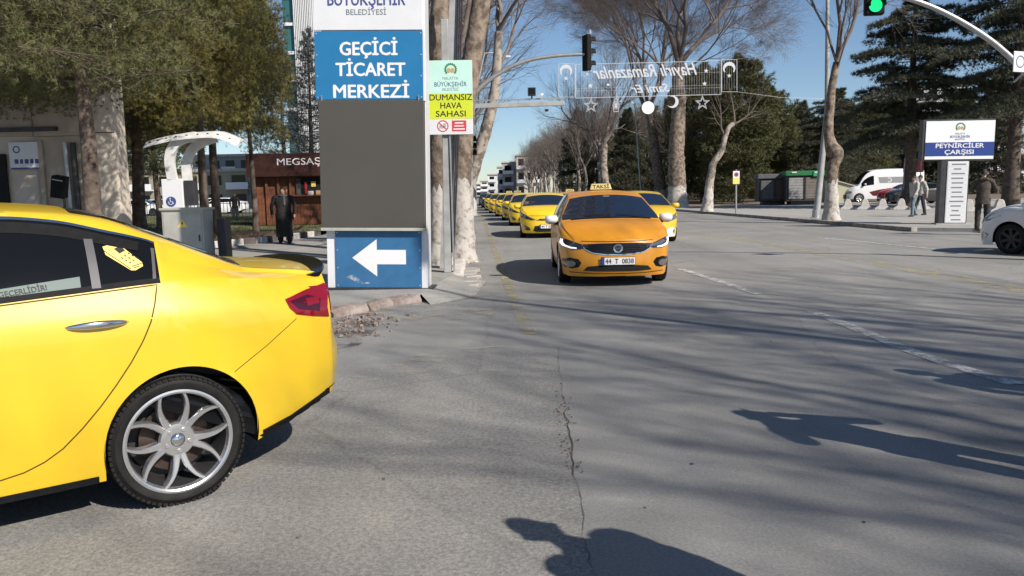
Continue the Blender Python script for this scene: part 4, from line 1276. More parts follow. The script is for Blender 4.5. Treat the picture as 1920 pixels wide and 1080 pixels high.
def sheet(name, poly, z, m_, kind='structure'):
    q = MB()
    bm = bmesh.new()
    vs = [bm.verts.new((p[0], p[1], z if len(p) < 3 else p[2])) for p in poly]
    f = bm.faces.new(vs)
    bmesh.ops.triangulate(bm, faces=[f])
    bmesh.ops.recalc_face_normals(bm, faces=bm.faces)
    for f in bm.faces:
        if f.normal.z < 0: f.normal_flip()
    me = bpy.data.meshes.new(name); bm.to_mesh(me); bm.free()
    me.materials.append(m_)
    o = link(name, me); o['kind'] = kind
    return o
def slab(name, poly, z0, z1, m_):
    """raised slab with sides"""
    q = MB(); q.prism([(p[0], p[1], z0) for p in poly], (0, 0, z1 - z0))
    me = q.mesh(name, m_)
    bm = bmesh.new(); bm.from_mesh(me); bmesh.ops.triangulate(bm, faces=bm.faces); bmesh.ops.recalc_face_normals(bm, faces=bm.faces); bm.to_mesh(me); bm.free()
    o = link(name, me); o['kind'] = 'structure'
    return o
def jag(a, b, n, amp, seed=0):
    r = random.Random(seed); a = Vector(a); b = Vector(b); d = (b - a); nrm = Vector((-d.y, d.x)).normalized()
    return [a + d * (i / n) + nrm * r.uniform(-amp, amp) for i in range(n)]
sheet('ground', [(-900, -300), (900, -300), (900, 2500), (-900, 2500)], -0.03, M['soil'])
sheet('road', [(-60, -60), (60, -60), (60, 24), *[tuple(road(16, t))[:2] for t in (26, 60, 150, 420)], *[tuple(road(-2.5, t))[:2] for t in (420, 150, 60, 14)], (-60, 14)], 0.0, M['asphalt'])
# the coarse patch in the left foreground with its broken edge
ed = [gnd(x, y) for x, y in ((1046, 652), (1050, 700), (1058, 760), (1066, 800), (1075, 850), (1080, 905), (1090, 960), (1100, 1020), (1112, 1080))]
edge = []
for i, (a, b) in enumerate(zip(ed, ed[1:])): edge += jag(a[:2], b[:2], 5, 0.014, i)
edge += [(ed[-1].x, ed[-1].y), (0.25, 1.0), (0.2, -6)]
topn = [gnd(x, y) for x, y in ((560, 735), (640, 702), (700, 690), (780, 676), (860, 668), (950, 660))]
top = []
for i, (a, b) in enumerate(zip(topn, topn[1:])): top += jag(a[:2], b[:2], 4, 0.03, 20 + i)
sheet('asphalt_patch', [(-14, -6), (-14, 7.0), (-5, 6.9)] + [tuple(p) for p in top] + [tuple(p) for p in edge], 0.004, M['asphalt_old'])
q = MB()
for i in range(len(edge) - 4):
    a, b = Vector(edge[i]), Vector(edge[i + 1])
    w = random.uniform(0.0006, 0.002) + (0.0022 if 10 < i < 24 else 0)
    q.quad((a.x - w, a.y, 0.008), (a.x + w, a.y, 0.008), (b.x + w, b.y, 0.008), (b.x - w, b.y, 0.008))
o = q.build('road_seam', mat('seam_grit', (0.07, 0.055, 0.045), 0.95), fix=False); tag(o, kind='structure')
# broken crumbs along that seam
q = MB(); r = random.Random(4)
for i in range(90):
    t = r.uniform(0.2, 0.62); k = int(t * (len(edge) - 4)); p = Vector(edge[k])
    s_ = r.uniform(0.003, 0.011)
    q.box((p.x + r.gauss(-0.02, 0.03), p.y + r.uniform(-0.05, 0.05), 0.006 + s_ * 0.3), (s_, s_ * r.uniform(0.6, 1.2), s_ * 0.8), Matrix.Rotation(r.uniform(0, 3), 3, 'Z'))
tag(q.build('asphalt_crumbs', M['soil']), 'loose crumbs of asphalt along the broken road seam', kind='stuff')
def strip_line(name, pts, w, m_, z=0.008, n=40):
    P = resample([Vector((p[0], p[1], 0)) for p in pts], n, False)
    q = MB(); vs = []; fs = []
    for i, p in enumerate(P):
        t = (P[min(i + 1, n - 1)] - P[max(i - 1, 0)]).normalized(); sd = Vector((-t.y, t.x, 0)) * w / 2
        vs += [(p.x - sd.x, p.y - sd.y, z), (p.x + sd.x, p.y + sd.y, z)]
    for i in range(n - 1): fs.append((2 * i, 2 * i + 1, 2 * i + 3, 2 * i + 2))
    q.add(vs, fs)
    o = q.build(name, m_, fix=False); o['kind'] = 'structure'; return o
G2 = lambda pts: [gnd(x, y) for x, y in pts]
strip_line('road_marking', [gnd(992, 628), gnd(972, 580), gnd(952, 532), *[road(0.52, t) for t in (15, 20, 30, 60, 150)]], 0.16, M['line_yellow'])
strip_line('road_marking', G2([(1276, 505), (1330, 522), (1422, 552)]), 0.15, M['line_white'])
strip_line('road_marking', G2([(1515, 582), (1600, 615), (1700, 656), (1780, 684), (1905, 722)]), 0.15, M['line_white'])
strip_line('road_marking', [*[road(7.35, t) for t in (150, 60, 30)], *G2([(1395, 450), (1600, 487), (1750, 513), (1960, 552)])], 0.5, M['line_yellow_faint'])
strip_line('road_marking', G2([(1535, 446), (1660, 458), (1775, 470)]), 0.14, M['line_white'])
for k in range(9):
    t0 = 21 + k * 9.5
    strip_line('road_marking', [road(3.75, t0), road(3.75, t0 + 4)], 0.13, M['line_white'], n=6)
# sandy streak and dirt
sheet('dust_patch', [tuple(gnd(x, y))[:2] for x, y in ((640, 712), (700, 690), (780, 668), (880, 654), (940, 650), (900, 668), (840, 690), (780, 704), (700, 716), (650, 724))], 0.012, M['dust'], 'stuff')
sheet('dirt_patch', [tuple(gnd(x, y))[:2] for x, y in ((625, 600), (700, 580), (712, 605), (690, 640), (650, 660), (620, 668))], 0.012, M['dirt'], 'stuff')
sheet('dust_patch', [tuple(gnd(x, y))[:2] for x, y in ((690, 560), (900, 540), (960, 575), (900, 600), (740, 605), (650, 640), (640, 610))], 0.010, M['dust'], 'stuff')

# left pavement (a ramp joins it to the road at the corner)
PZ = 0.10
lp = [(-14, 8.6), (-6, 8.9), (-3.3, 9.3), (-2.3, 9.95), (-1.9, 10.45), (-1.75, 10.9), (-1.3, 11.3), (-1.18, 12.6), (-1.0, 13.9)]
lp += [tuple(road(-0.45, t))[:2] for t in (15, 30, 60, 120, 420)] + [tuple(road(-5.5, t))[:2] for t in (420, 120, 60)] + [(-7.6, 40), (-6.9, 29), (-7.6, 25.5), (-9.0, 22.0), (-14, 19)]
slab('pavement', lp, -0.02, PZ, M['paving'])
sheet('pavement_ramp', [(-1.301, 11.301, PZ - 0.004), (-1.1, 10.75, 0.004), (-0.55, 11.6, 0.004), (-0.45, 13.6, 0.004), (-1.0, 13.9, PZ - 0.004), (-1.18, 12.6, PZ - 0.004)], 0, M['paving'])
# worn kerb stones at the broken corner
kt = thing('broken_kerb', 'crumbling reddish kerb edge beside the blue arrow pylon', 'kerb', (0, 0, 0))
r = random.Random(3)
kpts = [Vector((-3.3, 9.22)), Vector((-2.75, 9.52)), Vector((-2.30, 9.88)), Vector((-1.92, 10.35)), Vector((-1.72, 10.82)), Vector((-1.33, 11.22))]
M['kerb_red'] = mat('eroded_red_kerb', (0.17, 0.125, 0.105), 0.95, col2=(0.33, 0.28, 0.25), scale=5, bump=0.8, bscale=12, detail=8)
for a, b in zip(kpts, kpts[1:]):
    d = b - a; L = d.length; ang = math.atan2(d.y, d.x)
    q = MB(); n = 7; vs = []; fs = []
    for i in range(n + 1):
        for (yy, zz) in ((-0.10, 0.0), (-0.09, 0.07), (-0.03, 0.112), (0.09, 0.112), (0.10, 0.0)):
            vs.append(((i / n - 0.5) * L * 0.97, yy + r.uniform(-0.022, 0.022), max(0, zz + r.uniform(-0.03, 0.008) * (zz > 0))))
    for i in range(n):
        for j in range(4): fs.append((i * 5 + j, i * 5 + j + 1, (i + 1) * 5 + j + 1, (i + 1) * 5 + j))
    fs += [(0, 1, 2, 3, 4), tuple(n * 5 + j for j in range(5))]
    q.add(vs, fs)
    o = q.build('kerb_stone', M['kerb_red'], kt, smooth=True, angle=35, loc=((a.x + b.x) / 2, (a.y + b.y) / 2, 0)); o.rotation_euler = (0, 0, ang)
q = MB(); r = random.Random(9)
for i in range(420):
    x, y = r.gauss(-1.95, 0.28), r.gauss(9.35, 0.45); s_ = r.uniform(0.008, 0.05) * (0.4 if r.random() < 0.7 else 1)
    if (x + 2.0) * 0.6 + 9.95 < y: continue
    q.box((x, y, 0.006 + s_ * 0.3), (s_, s_ * r.uniform(0.5, 1.2), s_ * 0.7), Matrix.Rotation(r.uniform(0, 3), 3, 'Z') @ Matrix.Rotation(r.uniform(-.4, .4), 3, 'X'))
tag(q.build('rubble', M['kerb_red']), 'brown rubble and broken stone at the foot of the crumbling kerb', kind='stuff')
# kerb stones along the left lane (each a stone of its own)
lk = thing('left_kerb', 'old pale concrete kerb along the left lane by the whitewashed trees', 'kerb', (0, 0, 0))
sv = []
for v in range(3):
    r = random.Random(30 + v); q = MB(); n = 5; vs = []; fs = []
    for i in range(n + 1):
        for (xx, zz) in ((-0.11, -0.02), (-0.11, 0.125), (0.05, 0.13), (0.10, 0.085), (0.11, -0.02)):
            vs.append((xx + r.uniform(-0.015, 0.015), (i / n - 0.5) * 0.96, zz + r.uniform(-0.018, 0.008)))
    for i in range(n):
        for j in range(4): fs.append((i * 5 + j, i * 5 + j + 1, (i + 1) * 5 + j + 1, (i + 1) * 5 + j))
    fs += [(0, 1, 2, 3, 4), tuple(n * 5 + j for j in range(5))]
    q.add(vs, fs); sv.append(q.mesh('kerb_stone', M['concrete_pale'], True, angle=35))
r = random.Random(5)
for k in range(46):
    t = 14.6 + k
    o = link('kerb_stone', sv[k % 3], lk, tuple(road(-0.33 + r.uniform(-0.02, 0.02), t, r.uniform(-0.03, 0.0))))
    o.rotation_euler = (r.uniform(-.03, .03), r.uniform(-.06, .03), RD + r.uniform(-.03, .03))
q = MB(); q.prism([road(-0.43, 60.6, -0.02), road(-0.22, 60.6, -0.02), road(-0.22, 300, -0.02), road(-0.43, 300, -0.02)], (0, 0, 0.12)); structure('kerb', q, M['concrete_pale'])
# gutter of broken concrete at the near end of that kerb
gut = []
pl = [gnd(x, y) for x, y in ((868, 508), (905, 508), (898, 545), (870, 548))]
gk = thing('gutter_slabs', 'broken concrete gutter slabs where the left kerb ends', 'gutter', (0, 0, 0))
r = random.Random(8)
for k in range(7):
    t = 13.0 + k * 0.42
    q = MB(); w = r.uniform(0.22, 0.36)
    q.box((0, 0, 0), (w, 0.40, 0.07))
    o = q.build('slab', M['concrete'], gk, bevel=0.012, loc=tuple(road(-0.12 + r.uniform(-0.05, 0.05), t, r.uniform(0.0, 0.03)))); o.rotation_euler = (r.uniform(-.05, .05), r.uniform(-.08, .05), r.uniform(-.25, .25))
# dead leaves and grit swept against the left kerb
q = MB(); r = random.Random(12)
for i in range(340):
    t = 12.5 + r.random() ** 1.6 * 22; s_ = r.uniform(0.010, 0.032); p = road(-0.12 + abs(r.gauss(0, 0.16)) - (0.1 if t < 14 else 0), t, 0.012)
    a = r.uniform(0, 6.28); u = Vector((math.cos(a), math.sin(a), r.uniform(-.3, .3))) * s_; v = Vector((-math.sin(a), math.cos(a), r.uniform(-.3, .3))) * s_ * 0.6
    q.quad(p - u, p - v, p + u, p + v)
tag(q.build('dead_leaves', mat('dead_leaf', (0.10, 0.06, 0.03), 0.9, col2=(0.24, 0.16, 0.08), scale=3), fix=False), 'brown dead leaves swept along the left kerb', kind='stuff')
q = MB()
for px, py in ((1298, 871), (1210, 953), (1445, 640), (720, 900), (560, 1010), (1620, 980)):
    p = gnd(px, py); s_ = r.uniform(0.008, 0.016); q.box((p.x, p.y, s_ * 0.4), (s_ * 1.4, s_, s_ * 0.7), Matrix.Rotation(r.uniform(0, 3), 3, 'Z'))
tag(q.build('pebbles', M['kerb_dark'], bevel=0.002), 'a few dark pebbles lying on the road', kind='stuff')
# left lawn, soil bed
sheet('soil_bed', [(-14, 19.2), (-9.05, 22.1), (-7.65, 25.6), (-7.0, 29), (-8, 33), (-26, 33), (-30, 19.2)], 0.105, M['soil'])
sheet('lawn', [(-60, 33), (-8.0, 33), (-7.7, 40), *[tuple(road(-5.6, t))[:2] for t in (60, 80)], (-60, 80)], 0.10, M['grass'])
sheet('car_park', [(-90, 80), *[tuple(road(-5.6, t))[:2] for t in (80, 110)], (-90, 110)], 0.10, M['asphalt'])
ks = thing('striped_kerb', 'kerb of alternating black and white stones edging the soil bed', 'kerb', (0, 0, 0))
kb_ = [Vector((-10.2, 21.05)), Vector((-9.0, 22.0)), Vector((-7.6, 25.5)), Vector((-6.95, 29.0))]
P = resample([Vector((p.x, p.y, 0)) for p in kb_], 17, False)
for i in range(16):
    a, b = P[i], P[i + 1]; d = b - a
    q = MB(); q.box((0, 0, 0.11), (d.length * 0.97, 0.18, 0.24))
    o = q.build('kerb_stone', M['concrete_pale'] if i % 2 == 0 else M['kerb_dark'], ks, bevel=0.02, loc=((a.x + b.x) / 2, (a.y + b.y) / 2, 0.06)); o.rotation_euler = (0, 0, math.atan2(d.y, d.x))
    o['label'] = 'white stone' if i % 2 == 0 else 'black stone'

# right pavement and plaza
RZ = 0.12
rp = [(12.85, 25.6), *[tuple(road(14.05, t))[:2] for t in (30, 45, 60, 120, 420)], (90, 420), (90, 22), (30, 19.5), (20, 21.8), (15.2, 23.6), (14.2, 24.6)]
slab('plaza', rp, -0.02, RZ, M['paving_r'])
rk = thing('right_kerb', 'dark shaded kerb along the far side of the road by the plaza', 'kerb', (0, 0, 0))
q = MB(); q.box((0, 0, 0.065), (0.2, 0.985, 0.15)); kst = q.mesh('kerb_stone', M['kerb'], bevel=0.015)
for k in range(44):
    t = 25.9 + k
    o = link('kerb_stone', kst, rk, tuple(road(13.95, t, 0.0))); o.rotation_euler = (0, 0, RD)
q = MB(); q.prism([road(13.85, 70, 0), road(14.05, 70, 0), road(14.05, 400, 0), road(13.85, 400, 0)], (0, 0, 0.14)); structure('kerb', q, M['kerb'])
for k in range(12):
    a = Vector((14.6 + k * 1.0, 24.0 - k * 0.31 if k < 6 else 22.3 - (k - 6) * 0.2, 0))
    o = link('kerb_stone', kst, rk, a); o.rotation_euler = (0, 0, math.pi / 2 - 0.30)
# park soil behind the plaza
sheet('park_ground', [*[tuple(road(15.5, t))[:2] for t in (60, 120, 420)], (140, 420), (140, 66), (60, 62), (24, 62)], RZ + 0.006, M['soil'])
sheet('park_path', [(24.5, 62.6), (60, 62.6), (60, 67), (24.5, 67)], RZ + 0.012, M['paving_r'])
# snowy hills far behind the cedars
q = MB(); vs = []; fs = []
n = 90
for i in range(n + 1):
    x = 700 + 3200 * i / n
    h = 300 + 110 * noise.fractal(Vector((x * 0.0016, 3.3, 0)), 1.0, 2.0, 5)
    for k in range(7):
        t = k / 6
        vs.append((x, 3400 + 1500 * t, -5 + h * t ** 1.2 * (1 + 0.18 * noise.noise(Vector((x * 0.004, t * 4, 2))))))
for i in range(n):
    for k in range(6): fs.append((i * 7 + k, (i + 1) * 7 + k, (i + 1) * 7 + k + 1, i * 7 + k + 1))
q.add(vs, fs)
structure('hills', q, mat('snowy_hillside', (0.16, 0.15, 0.15), 0.9, col2=(0.60, 0.62, 0.66), scale=0.004, detail=8, lo=0.4, hi=0.55), smooth=True, fix=False)
# ------------------------------------------------------------------ pylon sign by the corner
def panel(name, w, h, d, c, m_, parent, bevel=0.004):
    q = MB(); q.box((0, 0, 0), (w, d, h)); return q.build(name, m_, parent, bevel=bevel, loc=c)
def flat_poly(name, pts, m_, parent, y, th=0.002, loc=(0, 0, 0)):
    """thin plate in the XZ plane, facing -Y"""
    q = MB(); q.prism([(p[0], y, p[1]) for p in pts], (0, -th, 0)); return q.build(name, m_, parent, loc=loc)
def disc(name, r, m_, parent, c, th=0.002, n=28, r0=None):
    q = MB()
    if r0 is None:
        q.prism([(r * math.cos(a), 0, r * math.sin(a)) for a in np.linspace(0, 2 * math.pi, n, endpoint=False)], (0, -th, 0))
    else:
        for k in range(n):
            a, b = 2 * math.pi * k / n, 2 * math.pi * (k + 1) / n
            q.prism([(r0 * math.cos(a), 0, r0 * math.sin(a)), (r * math.cos(a), 0, r * math.sin(a)), (r * math.cos(b), 0, r * math.sin(b)), (r0 * math.cos(b), 0, r0 * math.sin(b))], (0, -th, 0))
    return q.build(name, m_, parent, loc=c)
def city_emblem(parent, c, s, mg, mt):
    """ring of leaves round a round-topped fruit, as on the municipal signs"""
    q = MB(); r0 = 0.5 * s
    for k in range(13):
        a = math.radians(-35 + 250 * k / 12)
        p = Vector((r0 * 0.78 * math.cos(a), 0, r0 * 0.78 * math.sin(a))); t = Vector((-math.sin(a), 0, math.cos(a))); n_ = Vector((math.cos(a), 0, math.sin(a)))
        q.prism([p - t * 0.10 * s - n_ * 0.02 * s, p + n_ * 0.10 * s, p + t * 0.10 * s + n_ * 0.0 * s, p - n_ * 0.10 * s], (0, -0.002, 0))
    e = q.build('emblem_leaves', mg, parent, loc=c)
    q = MB()
    for sx in (-0.13, 0.13):
        q.prism([(sx * s + 0.15 * s * math.cos(a), 0, -0.06 * s + 0.17 * s * math.sin(a)) for a in np.linspace(0, 2 * math.pi, 14, endpoint=False)], (0, -0.0025 - 0.0005 * (sx > 0), 0))
    q.build('emblem_fruit', mt, parent, loc=c)
    return e
PYW = 1.56; PY_O = Vector((-1.985, 11.92, 0.10))
pyl = thing('sign_pylon', 'tall blue and white municipal sign tower with grey screen and white arrow', 'sign', PY_O, math.radians(-2.0))
pyl.rotation_euler = (0, math.radians(1.25), math.radians(-2.0))
def pz(py): return at(692, py, 11.88).z - 0.10
# body: the white carcass, then each face panel stands proud of it
panel('carcass', 1.505, pz(-260) - pz(542), 0.42, (-0.028, 0.21, (pz(-260) + pz(542)) / 2), M['sign_white'], pyl)
panel('plinth', PYW + 0.06, 0.05, 0.50, (0, 0.21, 0.0), M['dark_steel'], pyl)
def ppx(px): return (px - 703.5) * (11.85 / 1500.0)
lo = panel('arrow_panel', 1.29, pz(432) - pz(540), 0.02, (ppx(703), -0.012, (pz(432) + pz(540)) / 2), M['sign_blue2'], pyl)
def lx(px, py, o): return (ppx(px) - o.location.x, pz(py) - o.location.z)
flat_poly('arrow', [lx(x, y, lo) for x, y in ((653, 484), (700, 449), (700, 469), (755, 469), (755, 496), (700, 496), (700, 519))], M['white_print'], lo, -0.0105)
sc = panel('screen', 1.545, pz(189) - pz(427), 0.10, (ppx(695) + 0.01, -0.052, (pz(189) + pz(427)) / 2), M['screen'], pyl, 0.01)
panel('screen_sill', 1.56, 0.045, 0.12, (ppx(695) + 0.01, -0.055, pz(430)), M['cabinet'], pyl)
bp = panel('title_panel', 1.575, pz(58) - pz(187), 0.03, (ppx(692), -0.018, (pz(58) + pz(187)) / 2), M['sign_blue'], pyl)
for body, y, w in (('GEÇİCİ', 103, 0.83), ('TİCARET', 142, 1.005), ('MERKEZİ', 183, 1.10)):
    p = lx(692 + (3 if y > 110 else 0), y, bp)
    text(body, 0.262, M['white_print'], bp, (p[0], -0.0165, p[1]), FRONT, bold=0.022, width=w)
for dx in (-0.70, 0.72):
    q = MB(); q.box((0, 0, 0), (0.012, 0.03, 0.10)); q.build('bracket', M['galv'], bp, loc=(dx, -0.025, -0.47))
tp = panel('header_panel', 1.575, pz(-255) - pz(56), 0.03, (ppx(692), -0.018, (pz(-255) + pz(56)) / 2), M['sign_white'], pyl)
p = lx(689, 9.5, tp); text('BÜYÜKŞEHİR', 0.255, M['navy_print'], tp, (p[0], -0.0165, p[1]), FRONT, bold=0.010, width=1.12)
p = lx(689, 27.5, tp); text('BELEDİYESİ', 0.112, M['grey_print'], tp, (p[0], -0.0165, p[1]), FRONT, bold=0.0, width=0.58)
p = lx(689, -42, tp); text('MALATYA', 0.2, M['grey_print'], tp, (p[0], -0.0165, p[1]), FRONT, bold=0.0, width=0.75)
p = lx(689, -140, tp); city_emblem(tp, (p[0], -0.0155, p[1]), 0.85, M['green_print'], M['tan_print'])
sm_ = MB(); sm_.lathe([(0.012, 0.0), (0.012, 0.004), (0.006, 0.006), (0.0, 0.006)], 8, Matrix.Rotation(math.pi / 2, 3, 'X')); scm = sm_.mesh('screw', M['galv'])
for pn_, w_, h_ in ((lo, 1.29, pz(432) - pz(540)), (bp, 1.575, pz(58) - pz(187))):
    for sx in (-1, 1):
        for k in range(4): link('screw', scm, pn_, (sx * (w_ / 2 - 0.03), -0.011 - 0.005 * (pn_ is bp), (k / 3 - 0.5) * (h_ - 0.07)))
flat_poly('scuff', [lx(x, y, lo) for x, y in ((640, 520), (652, 516), (672, 528), (690, 532), (668, 533))], worn_mat('scuffed_sheet', (0.45, 0.50, 0.55), 0.45, 9), lo, -0.0102, 0.0008)
q = MB(); q.box((0, 0, 0), (0.05, 0.03, pz(-260) - pz(190))); q.build('edge_strip', M['sign_white'], pyl, bevel=0.006, loc=(0.705, 0.0, (pz(-260) + pz(190)) / 2))

# ------------------------------------------------------------------ smoke-free-air sign on its post
sy = 14.2
sp_ = at(845, 248, sy)
sg1 = thing('smoking_ban_sign', 'mint and lime no smoking notice board on a grey steel post', 'sign', (at(843, 515, sy).x, sy, PZ))
kx = sy / 1500.0
def sloc(px, py): a = at(px, py, sy); return (a.x - sg1.location.x, a.z - PZ)
q = MB(); a = sloc(845, 251); b = sloc(838, 515)
q.box((0, 0, 0), (0.13, 0.10, 4.4)); po = q.build('post', M['galv_matt'], sg1, bevel=0.012, loc=(-0.0, 0.10, 2.2)); po.rotation_euler = (0, math.radians(1.0), 0)
q = MB(); q.box((0, 0, 0), (0.02, 0.16, 3.0)); q.build('post_flange', M['galv'], sg1, loc=(0.075, 0.10, 1.5))
c = sloc(845, 183)
bd = panel('board', 0.765, 1.262, 0.02, (c[0], -0.0, c[1]), M['sign_white'], sg1, 0.003); bd.rotation_euler = (0, math.radians(0.6), math.radians(-2))
panel('board_top', 0.761, 0.56, 0.002, (0, -0.0115, 0.348), M['mint'], bd, 0)
panel('board_band', 0.761, 0.43, 0.002, (0, -0.0115, -0.148), M['lime'], bd, 0)
city_emblem(bd, (0.01, -0.0128, 0.475), 0.24, M['green_print'], M['tan_print'])
text('MALATYA', 0.075, M['grey_print'], bd, (0, -0.013, 0.30), FRONT, width=0.27, extrude=0.0006)
text('BÜYÜKŞEHİR', 0.105, M['navy_print'], bd, (0, -0.013, 0.19), FRONT, bold=0.006, width=0.56, extrude=0.0006)
text('BELEDİYESİ', 0.07, M['grey_print'], bd, (0, -0.013, 0.115), FRONT, width=0.28, extrude=0.0006)
text('DUMANSIZ', 0.145, M['ink'], bd, (0, -0.013, -0.045), FRONT, bold=0.012, width=0.745, extrude=0.0006)
text('HAVA', 0.145, M['ink'], bd, (0, -0.013, -0.185), FRONT, bold=0.012, width=0.37, extrude=0.0006)
text('SAHASI', 0.145, M['ink'], bd, (0, -0.013, -0.325), FRONT, bold=0.012, width=0.52, extrude=0.0006)
disc('ban_ring', 0.10, M['red_print'], bd, (-0.145, -0.011, -0.485), r0=0.083)
q = MB(); q.box((0, 0, 0), (0.11, 0.002, 0.018)); q.box((0.03, 0, 0.035), (0.05, 0.002, 0.012)); q.box((-0.02, 0, -0.03), (0.09, 0.002, 0.012)); q.build('cigarette', M['grey_print'], bd, loc=(-0.145, -0.012, -0.485))
q = MB(); q.box((0, 0, 0), (0.165, 0.0022, 0.016), Matrix.Rotation(math.radians(40), 3, 'Y')); q.build('ban_stroke', M['red_print'], bd, loc=(-0.145, -0.0126, -0.485))
rb = panel('red_label', 0.25, 0.185, 0.002, (0.14, -0.0115, -0.485), M['red_print'], bd, 0)
for dz, w in ((0.05, 0.15), (0.0, 0.17), (-0.055, 0.20)):
    q = MB(); q.box((0, 0, 0), (w, 0.001, 0.022)); q.build('label_line', M['white_print'], rb, loc=(0, -0.0018, dz))

# ------------------------------------------------------------------ concrete utility pole behind it
cp_b = gnd(836, 508, PZ); cp_b.y = 15.2; cp_b.x = at(836, 508, 15.2).x
up = thing('utility_pole', 'tall square concrete power pole with cables running down, among the tree trunks', 'pole', (cp_b.x, 15.2, PZ))
uo = Vector((cp_b.x, 15.2, PZ)); u1 = at(852, 0, 15.2) - uo; u2 = at(858, -320, 15.2) - uo
q = MB(); q.tube([(0, 0, 0), u1, u2], [0.15, 0.115, 0.10], 4); q.build('shaft', M['galv_matt'], up)
for k, dx in enumerate((0.10, 0.135, 0.17)):
    q = MB(); q.tube([Vector((dx, -0.15, 0.3)), u1 * 0.5 + Vector((dx, -0.15, 0)), u1 + Vector((dx - 0.02, -0.12, 0)), u2 + Vector((dx - 0.04, -0.10, 0))], 0.016, 6); q.build('cable', M['dark_steel'], up, smooth=True)

# ------------------------------------------------------------------ traffic signals
def signal_head(parent, c, on=None, rz=0.0, h=1.0, name='signal_head'):
    o = bpy.data.objects.new(name, None); COL.objects.link(o); o.parent = parent; o.location = c; o.rotation_euler = (0, 0, rz)
    q = MB(); q.box((0, 0, 0), (0.34, 0.16, h)); q.build('housing', M['black_plastic'], o, bevel=0.03)
    for k in range(3):
        z = h / 2 - h / 6 - k * h / 3
        q = MB()
        for i in range(12):
            a, b = math.pi * (i / 12) * 1.15 - 0.24, math.pi * ((i + 1) / 12) * 1.15 - 0.24
            r = 0.135
            q.quad((r * math.cos(a), -0.08, z + r * math.sin(a)), (r * math.cos(b), -0.08, z + r * math.sin(b)), (r * math.cos(b), -0.25, z + r * math.sin(b)), (r * math.cos(a), -0.25, z + r * math.sin(a)))
        q.build('visor', M['black_plastic'], o, fix=False)
        lit = on == k
        disc('lens', 0.115, M['led_green'] if lit else M['lamp_dark'], o, (0, -0.081, z), 0.008)
    return o
# near arm from the left, signal seen edge-on
Ya = 25.0
tb = at(878, 450, Ya)
ts = thing('traffic_signal', 'grey curved mast arm reaching over the left lane with a signal seen edge-on', 'traffic light', (at(876, 400, Ya).x, Ya, PZ))
def aloc(px, py, o=ts, Y=Ya): a = at(px, py, Y); return Vector((a.x - o.location.x, 0, a.z - o.location.z))
q = MB(); q.tube([(0, 0, 0), aloc(874, 300), aloc(872, 200)], [0.10, 0.085, 0.08], 12); q.build('mast', M['galv'], ts, smooth=True)
q = MB(); q.tube(spline([aloc(872, 205), aloc(886, 180), aloc(908, 157), aloc(935, 138), aloc(965, 122), aloc(1000, 111), aloc(1050, 104), aloc(1112, 101)], 5, False), [0.08 - 0.03 * i / 35 for i in range(36)], 12); q.build('mast_arm', M['galv'], ts, smooth=True)
hc = aloc(1100, 99); sh_ = signal_head(ts, hc, None, rz=math.radians(112), h=1.06)
q = MB(); q.box((0, 0, 0), (0.06, 0.10, 1.25)); q.build('mounting_post', M['galv'], ts, bevel=0.01, loc=hc + Vector((0.10, -0.06, 0.03)))
q = MB(); q.cyl((0, 0, 0), hc * 0 + Vector((0.0, 0, 0.001)), 0.01)
low = signal_head(ts, aloc(877, 276), None, rz=math.radians(70), h=0.62)
# green light top right, its mast stands outside the picture
Yb = 15.0
tg = thing('traffic_signal', 'traffic light showing green at the end of a curved grey arm above the right lanes', 'traffic light', (at(2010, 300, Yb).x, Yb, 0))
def bloc(px, py): return aloc(px, py, tg, Yb)
q = MB(); q.tube([(0, 0, 0), bloc(2005, 230)], [0.13, 0.10], 14); q.build('mast', M['galv'], tg, smooth=True)
q = MB(); q.tube(spline([bloc(2006, 245), bloc(1965, 185), bloc(1920, 133), bloc(1865, 82), bloc(1805, 42), bloc(1745, 12), bloc(1690, -6), bloc(1640, -16)], 6, False), [0.066 - 0.028 * i / 42 for i in range(43)], 14); q.build('mast_arm', M['galv'], tg, smooth=True)
gh = signal_head(tg, bloc(1640, -22), 2, rz=math.radians(-6), h=0.95)
q = MB()
gw = bloc(1640, -22)
rs = thing('road_sign', 'grey square sign at the right edge hanging from the signal arm', 'sign', at(1916, 116, 14.6), math.radians(20))
q = MB(); q.box((0, 0, 0), (0.42, 0.02, 0.36)); so = q.build('sign_plate', M['sign_white'], rs, bevel=0.02)
disc('ring', 0.11, M['grey_print'], so, (-0.05, -0.011, 0), r0=0.085)
q = MB(); q.cyl((0.1, 0.02, -0.18), (0.22, 0.3, -0.30), 0.02, 8); q.build('clamp', M['galv'], rs)

# ------------------------------------------------------------------ camera gantry
Yg = 28.0
gt = thing('camera_gantry', 'horizontal double steel beam over the left lane with two small cameras', 'gantry', (at(882, 400, Yg).x, Yg, PZ))
def gloc(px, py): return aloc(px, py, gt, Yg)
q = MB(); q.tube([(0, 0, 0), gloc(880, 182)], [0.11, 0.09], 12); q.build('mast', M['galv'], gt, smooth=True)
a, b = gloc(884, 187), gloc(1058, 186)
q = MB(); q.box((a + b) / 2, (b.x - a.x, 0.05, 0.04), Matrix.Rotation(-0.006, 3, 'Y')); q.build('top_rail', M['galv'], gt)
a, b = gloc(884, 198), gloc(1058, 195)
q = MB(); q.box((a + b) / 2, (b.x - a.x, 0.14, 0.15), Matrix.Rotation(-0.012, 3, 'Y')); q.build('beam', M['galv_matt'], gt, bevel=0.01)
for k in range(9):
    p = gloc(890 + k * 20.5, 191); q = MB(); q.box(p, (0.03, 0.03, 0.16)); q.build('strut', M['galv'], gt)
c = gloc(997, 172)
